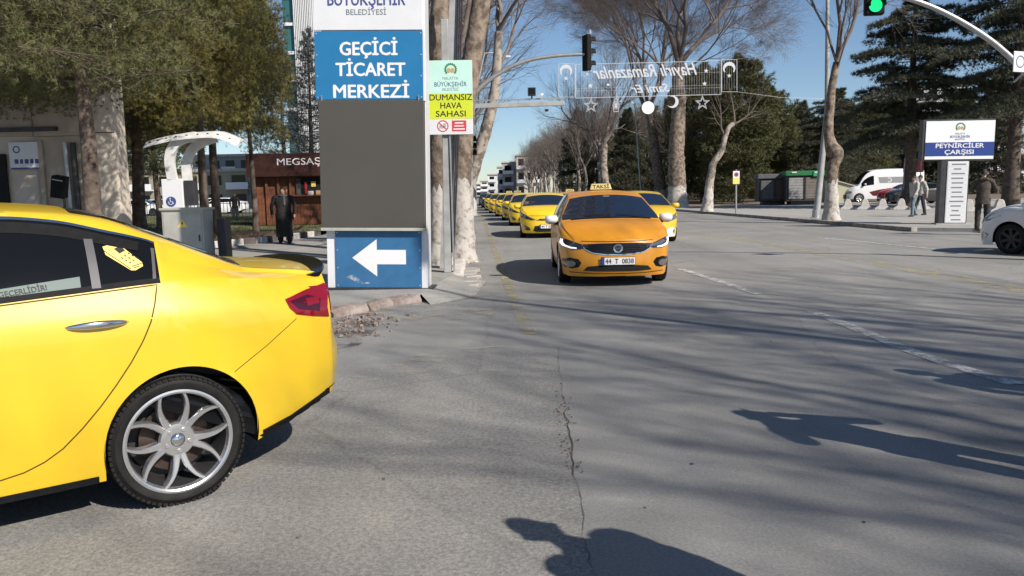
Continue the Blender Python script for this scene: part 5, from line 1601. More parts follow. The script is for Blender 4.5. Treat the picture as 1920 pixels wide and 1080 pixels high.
q = MB(); q.box((0, 0, 0), (0.27, 0.30, 0.26)); q.box((0, 0.02, -0.18), (0.05, 0.05, 0.16)); fl = q.build('floodlight', M['dark_steel'], gt, bevel=0.015, loc=c)
q = MB(); q.box((0, -0.152, 0), (0.21, 0.006, 0.20)); q.build('lens', M['glass'], fl)
c = gloc(1014, 178)
q = MB(); q.tube([(0.05, 0.16, 0.03), (-0.03, -0.20, -0.05)], [0.055, 0.06], 12); q.box((0, 0, -0.10), (0.04, 0.04, 0.14)); q.build('camera', M['sign_white'], gt, smooth=True, loc=c)
q = MB(); q.lathe([(0, -0.09), (0.06, -0.06), (0.075, 0.0), (0.0, 0.02)], 12); q.build('camera', M['dark_steel'], gt, smooth=True, loc=gloc(1025, 205))

# ------------------------------------------------------------------ greeting lights strung over the road (we see their back, so the letters are mirrored)
Yl = 45.0
lb = thing('light_banner', 'white string light greeting hung across the road seen from behind', 'banner', at(1215, 150, Yl))
def lloc(px, py): a = at(px, py, Yl); return Vector((a.x - lb.location.x, 0, a.z - lb.location.z))
M['bulb'] = mat('white_light_string', (0.56, 0.57, 0.60), 0.5)
def wires(name, segs, r, parent=lb, m_=None, loc=None):
    q = MB()
    for a, b in segs: q.tube([a, b], r, 5)
    return q.build(name, m_ or M['bulb'], parent, loc=loc)
main = [lloc(1079, 121), lloc(1352, 114), lloc(1352, 177), lloc(1079, 184)]
wires('frame', list(zip(main, main[1:] + main[:1])), 0.017)
for xl, xr, yt, yb in ((1047, 1078, 119, 182), (1353, 1382, 111, 172)):
    r_ = [lloc(xl, yt), lloc(xr, yt + (1 if xl < 1100 else 1)), lloc(xr, yb), lloc(xl, yb)]
    wires('side_frame', list(zip(r_[:3], r_[1:])) + [(r_[3], r_[0])], 0.012)
sg_ = []
for k in range(58):
    x = 1081 + k * 4.7
    sg_.append((lloc(x, 121 - 7 * (x - 1079) / 273), lloc(x, 184 - 7 * (x - 1079) / 273)))
for k in range(7): sg_.append((lloc(1049 + k * 4.8, 119), lloc(1049 + k * 4.8, 170 + 12 * (k % 2))))
for k in range(7): sg_.append((lloc(1354 + k * 4.5, 112), lloc(1354 + k * 4.5, 168)))
for yy in (142, 166, 171): sg_.append((lloc(1080, yy), lloc(1352, yy - 7)))
o = wires('light_string', sg_, 0.0045); o['kind'] = 'stuff'
t_ = text('Hayırlı Ramazanlar', 0.95, M['bulb'], lb, lloc(1212, 144) + Vector((0, -0.03, 0)), (math.pi / 2, math.radians(-1.2), 0), bold=0.010, extrude=0.015, width=5.7, shear=0.42); t_.scale = (-1, 1, 1)
t_ = text('Sami Er', 0.62, M['bulb'], lb, lloc(1222, 173) + Vector((0, -0.03, 0)), (math.pi / 2, math.radians(-1.2), 0), bold=0.014, extrude=0.015, width=2.1, shear=0.42); t_.scale = (-1, 1, 1)
def star(c, r, name='star', outline=True, rr=0.013):
    P = [Vector((r * (1 if k % 2 == 0 else 0.42) * math.sin(math.pi * k / 5), 0, r * (1 if k % 2 == 0 else 0.42) * math.cos(math.pi * k / 5))) for k in range(10)]
    if outline:
        q = MB()
        for s_ in (1.0, 0.72):
            for a, b in zip(P, P[1:] + P[:1]): q.tube([a * s_, b * s_], rr, 5)
        return q.build(name, M['bulb'], lb, loc=c)
    q = MB(); q.prism(P, (0, -0.02, 0)); return q.build(name, M['bulb'], lb, loc=c)
def crescent(c, r, ang, k=0.78, off=0.34, name='crescent', th=0.03):
    out = [Vector((r * math.cos(t), 0, r * math.sin(t))) for t in np.linspace(math.radians(50), math.radians(310), 22)]
    x0 = r * math.cos(math.radians(50)); y0 = r * math.sin(math.radians(50))
    inn = [Vector((off * r + k * r * math.cos(t) * 0.93, 0, k * r * math.sin(t))) for t in np.linspace(math.radians(300), math.radians(60), 22)]
    q = MB(); N = 22; vs = []; 
    Mx = Matrix.Rotation(ang, 3, 'Y')
    for i in range(N):
        for p in (out[i], inn[N - 1 - i]):
            vs.append(Mx @ p); vs.append(Mx @ p + Vector((0, -th, 0)))
    fs = []
    for i in range(N - 1):
        a = i * 4; b = a + 4
        fs += [(a, b, b + 2, a + 2), (a + 1, a + 3, b + 3, b + 1), (a, a + 1, b + 1, b), (a + 2, b + 2, b + 3, a + 3)]
    q.add(vs, fs); return q.build(name, M['bulb'], lb, loc=c)
for px in (1061, 1367):
    crescent(lloc(px, 133 - (5 if px > 1200 else 0)), 0.34, math.radians(90), 0.72, 0.25)
    star(lloc(px, 147 - (5 if px > 1200 else 0)), 0.13, outline=False)
star(lloc(1108, 198), 0.40); star(lloc(1317, 193), 0.40)
star(lloc(1107, 161), 0.16, outline=False); star(lloc(1321, 157), 0.14, outline=False); star(lloc(1324, 133), 0.14, outline=False); star(lloc(1101, 139), 0.09, outline=False)
disc('moon_disc', 0.345, mat('white_moon_panel', (0.82, 0.82, 0.82), 0.5), lb, lloc(1215, 202), 0.04, 32)
crescent(lloc(1261, 191), 0.33, math.radians(195), 0.82, 0.30)
lan = [(-0.12, -0.36), (0.12, -0.36), (0.17, 0.0), (0.10, 0.2), (0, 0.38), (-0.10, 0.2), (-0.17, 0.0)]
q = MB(); L = [Vector((a, 0, b)) for a, b in lan]
for s_ in (1, 0.6):
    for a, b in zip(L, L[1:] + L[:1]): q.tube([a * s_, b * s_], 0.018, 5)
q.build('lantern', M['bulb'], lb, loc=lloc(1155, 197))
q = MB(); q.box((0, 0, 0), (0.10, 0.05, 0.24)); q.build('lantern_core', M['bulb'], lb, loc=lloc(1155, 198))
q = MB(); q.box((0, 0, 0), (0.14, 0.10, 0.10), Matrix.Rotation(0.3, 3, 'Y')); q.build('control_box', M['sign_white'], lb, loc=lloc(1140, 159))
# the wires that carry it
for a, b in ((lloc(1047, 119), lloc(900, 120)), (lloc(1382, 111), lloc(1560, 75)), (lloc(1047, 182), lloc(905, 188)), (lloc(1382, 172), lloc(1545, 185))):
    q = MB(); q.tube([a, (a + b) / 2 + Vector((0, 0, -0.12)), b], 0.006, 5); q.build('support_wire', M['galv'], lb)


# ------------------------------------------------------------------ street lamps
def street_lamp(label, base, top, arm, pole_r=0.09):
    t = thing('street_lamp', label, 'street lamp', base, 0, 'street lamps')
    d = Vector(top) - Vector(base); a = Vector(arm) - Vector(base)
    q = MB(); q.tube([(0, 0, 0), d * 0.5, d], [pole_r, pole_r * 0.8, pole_r * 0.55], 10); q.build('pole', M['galv'], t, smooth=True)
    q = MB(); q.tube([d, (d * 0.4 + a * 0.6) + Vector((0, 0, 0.12)), a], [pole_r * 0.5, pole_r * 0.45, pole_r * 0.4], 8); q.build('arm', M['galv'], t, smooth=True)
    u = (a - d); u.z = 0; u.normalize()
    q = MB(); q.box((0, 0, 0), (0.62, 0.26, 0.10), Matrix.Rotation(math.atan2(u.y, u.x), 3, 'Z')); h = q.build('lamp_head', M['sign_white'], t, bevel=0.03, loc=a + u * 0.28)
    return t
street_lamp('grey lamp pole standing between the two big plane trunks on the right', gnd(1203, 381, RZ), at(1190, 195, gnd(1203, 381, RZ).y), at(1172, 190, gnd(1203, 381, RZ).y))
street_lamp('street lamp whose white head shows against the sky beside the left trees', road(-1.4, 41, PZ), at(908, 100, 41), at(935, 107, 41))
street_lamp('distant lamp over the far pale trunks on the right', road(14.9, 133, RZ), at(1060, 238, 133), at(1051, 235, 133))
lp_ = gnd(1530, 409, RZ)
t = thing('lamp_post', 'slim leaning grey steel post beside the kinked whitewashed tree', 'pole', lp_)
d = at(1551, 205, lp_.y) - lp_
d2 = at(1552, -60, lp_.y) - lp_
q = MB(); q.tube([(0, 0, 0), d, d2], [0.15, 0.11, 0.07], 12); q.build('pole', M['galv_matt'], t, smooth=True)
q = MB(); q.lathe([(0.24, 0), (0.24, 0.03), (0.17, 0.05), (0.16, 0.35), (0.14, 0.36)], 14); q.build('base', M['galv'], t, smooth=True)
street_lamp('tall street lamp outside the view, added for its thin pole shadow on the road', (8.25, 2.65, 0), (8.25, 2.65, 9.2), (7.1, 3.6, 9.4), 0.11)  # unseen lamp post, put in to throw a thin shadow across the road

# ------------------------------------------------------------------ market sign on the right
Ys = 27.2
ms = thing('market_sign', 'white and navy illuminated market sign on a slim panel of name strips', 'sign', at(1786, 424, Ys))
ms.location.z = RZ
def mloc(px, py): a = at(px, py, Ys); return (a.x - ms.location.x, a.z - ms.location.z)
kpm = 1500 / Ys
ms.rotation_euler = (0, math.radians(0.8), math.radians(-9))
panel('header_box', 2.27, 1.36, 0.34, (0.02, 0.17, 2.82), M['dark_steel'], ms, 0.01)
f_ = panel('header_face', 2.15, 1.27, 0.02, (0.06, -0.012, 2.815), mat('lit_white_face', (0.80, 0.81, 0.83), 0.3), ms)
nb = panel('name_band', 2.15, 0.46, 0.003, (0, -0.0115, -0.30), M['sign_navy'], f_, 0)
text('PEYNİRCİLER', 0.205, M['white_print'], nb, (0.0, -0.003, 0.045), FRONT, bold=0.024, width=1.50)
text('ÇARŞISI', 0.205, M['white_print'], nb, (0.0, -0.003, -0.165), FRONT, bold=0.024, width=0.90)
city_emblem(f_, (0.0, -0.0105, 0.42), 0.34, M['green_print'], M['tan_print'])
text('MALATYA', 0.08, M['grey_print'], f_, (0, -0.012, 0.185), FRONT, width=0.30)
text('BÜYÜKŞEHİR', 0.11, M['navy_print'], f_, (0, -0.012, 0.075), FRONT, bold=0.006, width=0.62)
text('BELEDİYESİ', 0.07, M['grey_print'], f_, (0, -0.012, 0.0), FRONT, width=0.30)
panel('column', 0.90, 2.15, 0.34, (-0.02, 0.17, 1.08), M['dark_steel'], ms, 0.01)
cf = panel('column_face', 0.66, 2.06, 0.02, (0.06, -0.012, 1.08), M['sign_white'], ms)
r = random.Random(2)
for k in range(13):
    pn = panel('name_strip', 0.62, 0.138, 0.006, (0, -0.013, 0.93 - k * 0.155), M['sign_white'], cf, 0.002)
    q = MB(); q.box((0, 0, 0), (r.uniform(0.22, 0.46), 0.002, 0.045)); q.build('print_line', M['grey_print'], pn, loc=(r.uniform(-0.02, 0.02), -0.004, 0))
panel('plinth', 1.1, 0.06, 0.5, (0, 0.15, 0.0), M['concrete'], ms)

# ------------------------------------------------------------------ small signs on the right pavement
b_ = gnd(1380, 401, RZ)
ps = thing('parking_sign', 'small white and yellow parking notice on a thin pole by the twisted tree', 'sign', b_)
k_ = 1500 / b_.y
h = lambda py: at(1380, py, b_.y).z - RZ
q = MB(); q.tube([(0, 0, 0), (-0.02, 0, h(318))], 0.045, 8); q.build('pole', M['galv'], ps, smooth=True)
q = MB(); q.box((0, 0, 0), (12.5 / k_, 0.02, 24 / k_)); pb = q.build('sign_plate', M['sign_white'], ps, bevel=0.01, loc=(-1 / k_, -0.06, h(333)))
q = MB(); q.box((0, 0, 0), (12.2 / k_, 0.004, 11 / k_)); q.build('yellow_band', M['sticker_yellow'], pb, loc=(0, -0.0125, -6 / k_))
disc('ban_ring', 4 / k_, M['red_print'], pb, (0, -0.011, 5.5 / k_), r0=3 / k_); disc('ban_field', 2.9 / k_, M['navy_print'], pb, (0, -0.011, 5.5 / k_))
b2 = gnd(1369, 376, RZ)
k2 = 1500 / b2.y
ws_ = thing('direction_sign', 'small white two-row direction sign behind the parking notice', 'sign', b2)
hh = lambda py: at(1369, py, b2.y).z - RZ
q = MB(); q.tube([(0, 0, 0), (0, 0, hh(345))], 0.06, 8); q.build('pole', M['galv'], ws_)
for yy in (348.5, 355.5):
    q = MB(); q.box((0, 0, 0), (13 / k2, 0.03, 5.6 / k2)); q.build('sign_plate', M['sign_white'], ws_, bevel=0.01, loc=(0, -0.09, hh(yy)))
# ------------------------------------------------------------------ concrete bollards on the plaza
q = MB()
prof = [(-0.42, 0.0), (-0.40, 0.10), (-0.22, 0.22), (-0.15, 0.50), (-0.08, 0.60), (0.08, 0.60), (0.15, 0.50), (0.22, 0.22), (0.40, 0.10), (0.42, 0.0)]
q.prism([(a, -0.16, b) for a, b in prof], (0, 0.32, 0)); bm_ = q.mesh('concrete_bollard', M['concrete_pale'], bevel=0.02)
lab = ['concrete bollard leftmost of the row in front of the white van', 'concrete bollard second from the left in front of the white van', 'concrete bollard under the middle of the white van', 'concrete bollard by the walking man in the cream jacket',
       'concrete bollard just behind the two walking people', 'concrete bollard beside the market sign column', 'dark bollard between the standing man and the white car']
for (px, py), l in zip(((1589, 393), (1621, 393), (1654, 393), (1689, 393), (1728, 393), (1815, 397), (1874, 398)), lab):
    o = link('concrete_bollard', bm_, None, gnd(px, py, RZ)); tag(o, l, 'bollard', 'concrete bollards on the plaza')
    o.rotation_euler = (0, 0, -0.25)

# ------------------------------------------------------------------ cabinet and charging point on the left
Yc = 15.6
cb = thing('electric_cabinet', 'grey metal street cabinet with a yellow warning triangle', 'cabinet', (at(344, 440, Yc).x, Yc, PZ), math.radians(-4))
kc = 1500 / Yc
panel('box', 0.83, 1.20, 0.45, (0, 0.22, 0.60), M['cabinet'], cb, 0.012)
panel('lid', 0.90, 0.05, 0.52, (0, 0.22, 1.215), M['cabinet'], cb, 0.015)
dr = panel('door', 0.76, 1.06, 0.012, (0, -0.01, 0.60), M['cabinet'], cb, 0.004)
q = MB(); q.box((0, 0, 0), (0.02, 0.03, 0.12)); q.build('handle', M['dark_steel'], dr, loc=(0.33, -0.018, 0.05))
flat_poly('warning_triangle', [(-0.10, 0.26), (0.10, 0.26), (0.0, 0.43)], M['sticker_yellow'], dr, -0.0065)
flat_poly('bolt_mark', [(-0.02, 0.29), (0.025, 0.345), (0.0, 0.345), (0.015, 0.40), (-0.03, 0.335), (-0.005, 0.335)], M['ink'], dr, -0.0085)
panel('side_column', 0.16, 1.0, 0.3, (0.60, 0.5, 0.5), M['dark_steel'], cb, 0.01)
Yw = 18.2
cs_ = thing('charging_station', 'white wheelchair charging point with a curved perforated canopy', 'charging station', (at(342, 440, Yw).x, Yw, PZ))
def cloc(px, py, dy=0.0): a = at(px, py, Yw + dy); return Vector((a.x - cs_.location.x, dy, a.z - PZ))
M['canopy'] = mat('white_canopy_steel', (0.60, 0.60, 0.59), 0.5, var=0.12, scale=5)
a, b = cloc(312, 336), cloc(345, 389)
q = MB(); q.box(((a.x + b.x) / 2, 0, a.z / 2), (b.x - a.x + 0.12, 0.30, a.z)); post = q.build('post', M['sign_white'], cs_, bevel=0.015)
dk = panel('dark_front', 0.22, 0.56, 0.25, ((b.x + cloc(366, 360).x) / 2 + 0.05, 0.0, cloc(355, 362).z), M['dark_steel'], cs_, 0.01)
pc = cloc(326, 378)
bd_ = disc('wheelchair_badge', 0.115, M['navy_print'], cs_, (pc.x, -0.152, pc.z), 0.003)
q = MB()
for k in range(14):
    a, b = math.radians(150 + k * 17), math.radians(150 + (k + 1) * 17)
    q.tube([(0.045 * math.cos(a) - 0.005, 0, 0.045 * math.sin(a) - 0.02), (0.045 * math.cos(b) - 0.005, 0, 0.045 * math.sin(b) - 0.02)], 0.007, 4)
q.tube([(-0.015, 0, 0.055), (-0.01, 0, 0.0), (0.035, 0, -0.005), (0.055, 0, -0.055)], 0.008, 4); q.box((-0.015, 0, 0.075), (0.022, 0.01, 0.022))
q.build('wheelchair_mark', M['white_print'], cs_, loc=(pc.x, -0.158, pc.z))
def arm(pts, dy, w):
    P = spline([cloc(x, y, dy) for x, y in pts], 6, False)
    q = MB(); vs = []; fs = []
    for i, p in enumerate(P):
        t = (P[min(i + 1, len(P) - 1)] - P[max(i - 1, 0)]).normalized(); nrm = Vector((t.z, 0, -t.x))
        for sx, sy in ((-1, -1), (1, -1), (1, 1), (-1, 1)): vs.append(p + nrm * sx * w + Vector((0, sy * 0.05, 0)))
    n = len(P)
    for i in range(n - 1):
        for k in range(4): fs.append((i * 4 + k, i * 4 + (k + 1) % 4, (i + 1) * 4 + (k + 1) % 4, (i + 1) * 4 + k))
    fs += [(0, 1, 2, 3), tuple((n - 1) * 4 + k for k in range(4))]
    q.add(vs, fs); return q.build('curved_arm', M['canopy'], cs_, smooth=True, angle=30)
arm([(324, 337), (319, 310), (320, 288), (329, 270), (345, 260), (368, 256)], -0.10, 0.105)
arm([(352, 340), (350, 312), (355, 290), (366, 275), (384, 265), (405, 258)], 0.30, 0.10)
# the canopy: a thin bowed sheet with holes along both edges
P = [cloc(274, 268), cloc(300, 261), cloc(335, 254), cloc(375, 250), cloc(412, 250), cloc(450, 265)]
P = spline(P, 4, False); n = len(P); q = MB(); vs = []; fs = []
for i, p in enumerate(P):
    w = 0.42 * (1 - abs(i / (n - 1) - 0.5) ** 3 * 2.0)
    for dy, dz in ((-w, -0.10), (-w * 0.4, 0.03), (w * 0.4, 0.06), (w, 0.02), (w, -0.02), (w * 0.4, 0.02), (-w * 0.4, -0.01), (-w, -0.13)): vs.append(p + Vector((0, dy + 0.15, dz)))
for i in range(n - 1):
    for k in range(8): fs.append((i * 8 + k, i * 8 + (k + 1) % 8, (i + 1) * 8 + (k + 1) % 8, (i + 1) * 8 + k))
fs += [tuple(range(8)), tuple((n - 1) * 8 + k for k in range(8))]
q.add(vs, fs); cano = q.build('canopy', M['canopy'], cs_, smooth=True, angle=35)
q = MB()
for i in range(2, n - 2, 2):
    w = 0.42 * (1 - abs(i / (n - 1) - 0.5) ** 3 * 2.0)
    p = P[i]
    q.lathe([(0.0, -0.004), (0.03, -0.004), (0.03, 0.004), (0, 0.004)], 10, None)
    for k in range(len(q.v) - 40, len(q.v)): q.v[k] = tuple(Matrix.Rotation(math.radians(-62), 3, 'X') @ Vector(q.v[k]) + p + Vector((0, 0.15 - w * 0.72, -0.045)))
q.build('canopy_hole', M['ink'], cano)

# ------------------------------------------------------------------ dark bin by the wall
wb_ = thing('litter_bin', 'dark tilted plastic box on a stand in front of the beige wall', 'bin', (at(118, 420, 18.3).x, 18.3, PZ))
zz = at(118, 350, 18.3).z - PZ
q = MB(); q.tube([(0.05, 0.05, 0), (0.05, 0.05, zz - 0.2)], 0.03, 8); q.build('stand', M['dark_steel'], wb_)
q = MB(); q.box((0, 0, 0), (0.30, 0.26, 0.50)); bx = q.build('box', M['black_plastic'], wb_, bevel=0.03, loc=(0, 0, zz)); bx.rotation_euler = (0.1, math.radians(11), 0.1)
q = MB(); q.box((0, -0.135, 0.16), (0.22, 0.01, 0.018)); q.build('rim', M['galv'], bx)
# ------------------------------------------------------------------ trees
def mesh_np(name, V, F, m_, smooth=False):
    me = bpy.data.meshes.new(name)
    V = np.asarray(V, np.float32); F = np.asarray(F, np.int32)
    k = F.shape[1]
    me.vertices.add(len(V)); me.vertices.foreach_set('co', V.ravel())
    me.loops.add(F.size); me.loops.foreach_set('vertex_index', F.ravel())
    me.polygons.add(len(F)); me.polygons.foreach_set('loop_start', np.arange(0, F.size, k, dtype=np.int32))
    me.update(calc_edges=True)
    if smooth: me.polygons.foreach_set('use_smooth', np.ones(len(F), bool))
    me.materials.append(m_)
    return me
def tubes_np(paths, radii, sides):
    """paths (N,K,3), radii (N,K) -> verts, quads"""
    P = np.asarray(paths, float); Rr = np.asarray(radii, float)
    N, K, _ = P.shape
    T = np.gradient(P, axis=1); T /= np.linalg.norm(T, axis=2, keepdims=True) + 1e-9
    ref = np.tile(np.array([0.31, 0.77, 0.13]), (N, K, 1))
    A = np.cross(T, ref); A /= np.linalg.norm(A, axis=2, keepdims=True) + 1e-9
    B = np.cross(T, A)
    ang = np.arange(sides) * 2 * np.pi / sides
    V = P[:, :, None, :] + Rr[:, :, None, None] * (np.cos(ang)[None, None, :, None] * A[:, :, None, :] + np.sin(ang)[None, None, :, None] * B[:, :, None, :])
    base = (np.arange(N) * K * sides)[:, None, None]
    i = np.arange(K - 1)[None, :, None] * sides; k = np.arange(sides)[None, None, :]; k2 = (k + 1) % sides
    F = np.stack([base + i + k, base + i + k2, base + i + sides + k2, base + i + sides + k], -1).reshape(-1, 4)
    return V.reshape(-1, 3), F
class Branches:
    def __init__(s): s.g = {}
    def add(s, path, rad, sides):
        s.g.setdefault((len(path), sides), []).append((path, rad))
    def mesh(s, name, m_):
        Vs, Fs, o = [], [], 0
        for (k, sd), L in s.g.items():
            V, F = tubes_np([p for p, r in L], [r for p, r in L], sd)
            Vs.append(V); Fs.append(F + o); o += len(V)
        return mesh_np(name, np.concatenate(Vs), np.concatenate(Fs), m_, True)
def rot_about(v, ax, a):
    return Matrix.Rotation(a, 3, ax) @ v
def grow(B, R, p, d, L, r, depth, maxd, spread=0.55, up=0.15, nch=(3, 5), droop=0.0, twig_n=3):
    """a limb and its children; p start, d direction, L length, r radius"""
    K = {0: 7, 1: 6, 2: 5, 3: 4}.get(depth, 3)
    sides = {0: 8, 1: 6, 2: 4}.get(depth, 3)
    path = [np.array(p)]; rad = [r]; q = Vector(p); dd = Vector(d).normalized()
    dirs = [dd.copy()]
    for i in range(1, K):
        dd = (dd + Vector((R.gauss(0, 0.13), R.gauss(0, 0.13), R.gauss(0, 0.10) + up * 0.35 - droop * (i / K) * depth * 0.25))).normalized()
        q = q + dd * (L / (K - 1)); path.append(np.array(q)); dirs.append(dd.copy())
        rad.append(max(0.0035, r * (1 - 0.62 * i / (K - 1))))
    B.add(path, rad, sides)
    if depth >= maxd: return
    n = R.randint(*nch) + (2 if depth >= 2 else 0)
    for c in range(n):
        t = 0.30 + 0.70 * (c + R.random()) / n
        i = min(K - 2, int(t * (K - 1))); u = t * (K - 1) - i
        s_ = Vector(path[i]) * (1 - u) + Vector(path[i + 1]) * u
        ax = dirs[i].orthogonal(); ax = rot_about(ax, dirs[i], R.uniform(0, 6.283))
        nd = rot_about(dirs[i], ax, R.uniform(0.35, 0.35 + spread))
        rr = max(0.004, rad[i] * R.uniform(0.45, 0.65))
        grow(B, R, s_, nd, L * R.uniform(0.48, 0.72), rr, depth + 1, maxd, spread, up, nch, droop)
    # the leader goes on
    grow(B, R, path[-1], dirs[-1], L * 0.55, rad[-1], depth + 1, maxd, spread, up, nch, droop)
def plane_tree_meshes(seed, trunk, r0, r1, limbs, maxd=4, base_h=1.5, L=4.5, spread=0.55, up=0.15, bark='bark', twig='twig', flare=1.35, knobs=(), nch=(3, 5)):
    """trunk: list of points from the ground up; returns whitewashed base, trunk, crown meshes"""
    R = random.Random(seed)
    P = spline([Vector(p) for p in trunk], 6, False)
    n = len(P); H = P[-1].z
    rad = []
    for p in P:
        t = p.z / H
        rr = r0 + (r1 - r0) * t
        rr *= 1 + (flare - 1) * math.exp(-p.z / 0.35)
        for kz, kr, kw in knobs: rr *= 1 + kr * math.exp(-((p.z - kz) / kw) ** 2)
        rad.append(rr)
    cut = max(1, max(i for i, p in enumerate(P) if p.z <= base_h)) if base_h > 0 else 0
    wb = None
    if base_h > 0:
        q = MB(); q.tube(P[:cut + 1], [k * 1.02 + 0.004 for k in rad[:cut + 1]], 22, cap=False, wob=0.16)
        n0 = len(q.v) - 22
        for i in range(n0, len(q.v)):      # a ragged upper edge
            v = q.v[i]; q.v[i] = (v[0], v[1], v[2] + R.uniform(-0.14, 0.10) * min(1.0, base_h))
        wb = q.mesh('whitewashed_base', M['whitewash'], True, fix=False, angle=70)
    q = MB(); q.tube(P, rad, 22, wob=0.16); tk = q.mesh('trunk', M[bark], True, angle=60)
    B = Branches()
    for (z, az, el, ln, rr) in limbs:
        i = min(n - 2, max(0, int(np.searchsorted([p.z for p in P], z)) - 1)); p = P[i].lerp(P[i + 1], 0.5)
        if z >= H: p = P[-1]
        d = Vector((math.cos(az) * math.cos(el), math.sin(az) * math.cos(el), math.sin(el)))
        grow(B, R, p - d * rr * 0.3, d, ln, rr, 0, maxd, spread, up, nch)
    cr = B.mesh('crown', M[twig])
    return wb, tk, cr
def plant(label, loc, meshes, group, name='plane_tree', rz=0.0, sc=1.0, cat='tree'):
    t = thing(name, label, cat, loc, rz, group)
    t.scale = (sc,) * 3 if not hasattr(sc, '__len__') else sc
    wb, tk, cr = meshes
    a = link('trunk', tk, t)
    if wb: link('whitewashed_base', wb, t)
    link('crown', cr, t)
    return t
def relpts(pts, base):
    return [at(x, y, base.y) - base for x, y in pts]
GR = 'bare plane trees along the right kerb'
GL = 'bare plane trees along the left lane'
# --- right side, trunks drawn one by one
b = gnd(1559, 413, RZ)
T1 = plane_tree_meshes(11, relpts([(1559, 413), (1559, 380), (1559, 345), (1562, 312), (1568, 292), (1557, 268), (1553, 240), (1556, 205), (1559, 170), (1565, 135), (1569, 117)], b), 0.27, 0.13,
    [(6.2, 2.7, 1.25, 4.0, 0.055), (9, 1.6, 1.45, 4.5, 0.085), (9, 0.25, 0.98, 4.2, 0.08), (5.2, 0.2, 1.0, 3.0, 0.04), (9, 4.6, 1.2, 3.5, 0.06)], maxd=4, base_h=1.62, knobs=[(2.75, 0.50, 0.28)], spread=0.4, up=0.3, bark='bark')
plant('bare plane tree with a swollen kinked trunk beside the leaning grey post', Vector((at(1559,413,b.y).x, b.y, RZ)), T1, GR)
b = gnd(1326, 397, RZ)
T2 = plane_tree_meshes(12, relpts([(1326, 397), (1328, 370), (1330, 350), (1334, 325), (1338, 305), (1352, 285), (1358, 262), (1366, 240), (1376, 232)], b), 0.30, 0.13,
    [(4.4, 3.0, 0.9, 1.7, 0.07), (5.6, 0.3, 0.5, 1.6, 0.07), (5.7, 1.5, 1.2, 1.6, 0.06)], maxd=2, base_h=1.55, spread=0.7, bark='bark_pale')
plant('short twisted pollarded plane tree behind the parking notice', Vector((at(1326,397,b.y).x, b.y, RZ)), T2, GR)
b = gnd(1270, 389, RZ)
T3 = plane_tree_meshes(13, relpts([(1270, 389), (1270, 365), (1270, 330), (1268, 290), (1270, 250), (1272, 215), (1274, 185), (1271, 150), (1273, 122)], b), 0.70, 0.42,
    [(20, 2.8, 1.10, 8.0, 0.22), (20, 0.2, 0.85, 8.5, 0.22), (20, 1.6, 1.25, 8.5, 0.20), (20, 4.7, 1.2, 8.0, 0.18), (9.6, 3.3, 0.8, 6.0, 0.12), (10, 0.0, 0.5, 5.0, 0.09)], maxd=5, base_h=1.7, L=8, nch=(4, 5))
plant('largest plane tree on the right with a thick whitewashed foot behind the hindmost yellow taxi', Vector((at(1270,389,b.y).x, b.y, RZ)), T3, GR)
b = gnd(1238, 377, RZ); b.y = 82
T4 = plane_tree_meshes(14, [at(x, y, 82) - Vector((at(1240, 375, 82).x, 82, RZ)) for x, y in ((1240, 380), (1238, 350), (1232, 310), (1226, 270), (1222, 235), (1216, 205))], 0.62, 0.42,
    [(8.8, 3.2, 0.95, 9.5, 0.22), (20, 0.4, 1.1, 10, 0.24), (20, 2.0, 1.3, 10, 0.2), (20, 5.2, 0.9, 8, 0.15), (20, 3.0, 1.2, 10, 0.2)], maxd=5, base_h=1.5, L=8, nch=(4, 5))
plant('tall plane tree left of the lamp pole with pale upper limbs', Vector((at(1240, 375, 82).x, 82, RZ)), T4, GR)
b0 = Vector((at(1135, 372, 92).x, 92, RZ))
T5 = plane_tree_meshes(15, [at(x, y, 92) - b0 for x, y in ((1135, 372), (1134, 340), (1131, 310), (1132, 285), (1133, 270))], 0.55, 0.38,
    [(5.9, 2.75, 0.95, 6.0, 0.22), (20, 1.5, 1.4, 7.0, 0.24), (20, 0.35, 0.85, 6.5, 0.22), (5.0, 3.0, 0.9, 5, 0.13)], maxd=4, base_h=1.2, bark='bark_pale', twig='twig_pale', spread=0.45)
plant('pale plane tree whose limbs open in a wide fork above the orange taxi', b0, T5, GR)
# variants for the rows
VAR = []
for v in range(3):
    R = random.Random(40 + v)
    H = R.uniform(5.5, 7.5)
    tr = [(0, 0, 0), (R.uniform(-.15, .15), 0, H * 0.3), (R.uniform(-.35, .35), R.uniform(-.2, .2), H * 0.65), (R.uniform(-.5, .5), R.uniform(-.3, .3), H)]
    az0 = R.uniform(0, 6)
    VAR.append(plane_tree_meshes(50 + v, tr, 0.34, 0.22, [(H, az0 + k * 1.6 + R.uniform(-.3, .3), R.uniform(0.9, 1.25), R.uniform(5, 7), 0.15) for k in range(4)] + [(H * 0.75, az0 + 2.4, 0.9, 4, 0.09)], maxd=3 if v else 4, base_h=1.6,
                   bark='bark_pale', twig='twig_pale' if v == 1 else 'twig', spread=0.5, up=0.25))
R = random.Random(77)
k = 0
for t in list(np.arange(102, 230, 6.5)) + list(np.arange(235, 400, 14)):
    p = road(15.3 + R.uniform(-.5, .8), t + R.uniform(-1, 1), RZ)
    plant('bare pale-trunked plane tree in the dense far row along the right kerb', p, VAR[k % 3], GR, rz=R.uniform(0, 6.28), sc=R.uniform(0.62, 0.80)); k += 1
for t in np.arange(104, 300, 8.5):
    plant('bare plane tree of the second far row behind the right kerb row', road(18.6 + R.uniform(-.8, .8), t + R.uniform(-2, 2), RZ), VAR[k % 3], GR, rz=R.uniform(0, 6.28), sc=R.uniform(0.75, 0.95)); k += 1
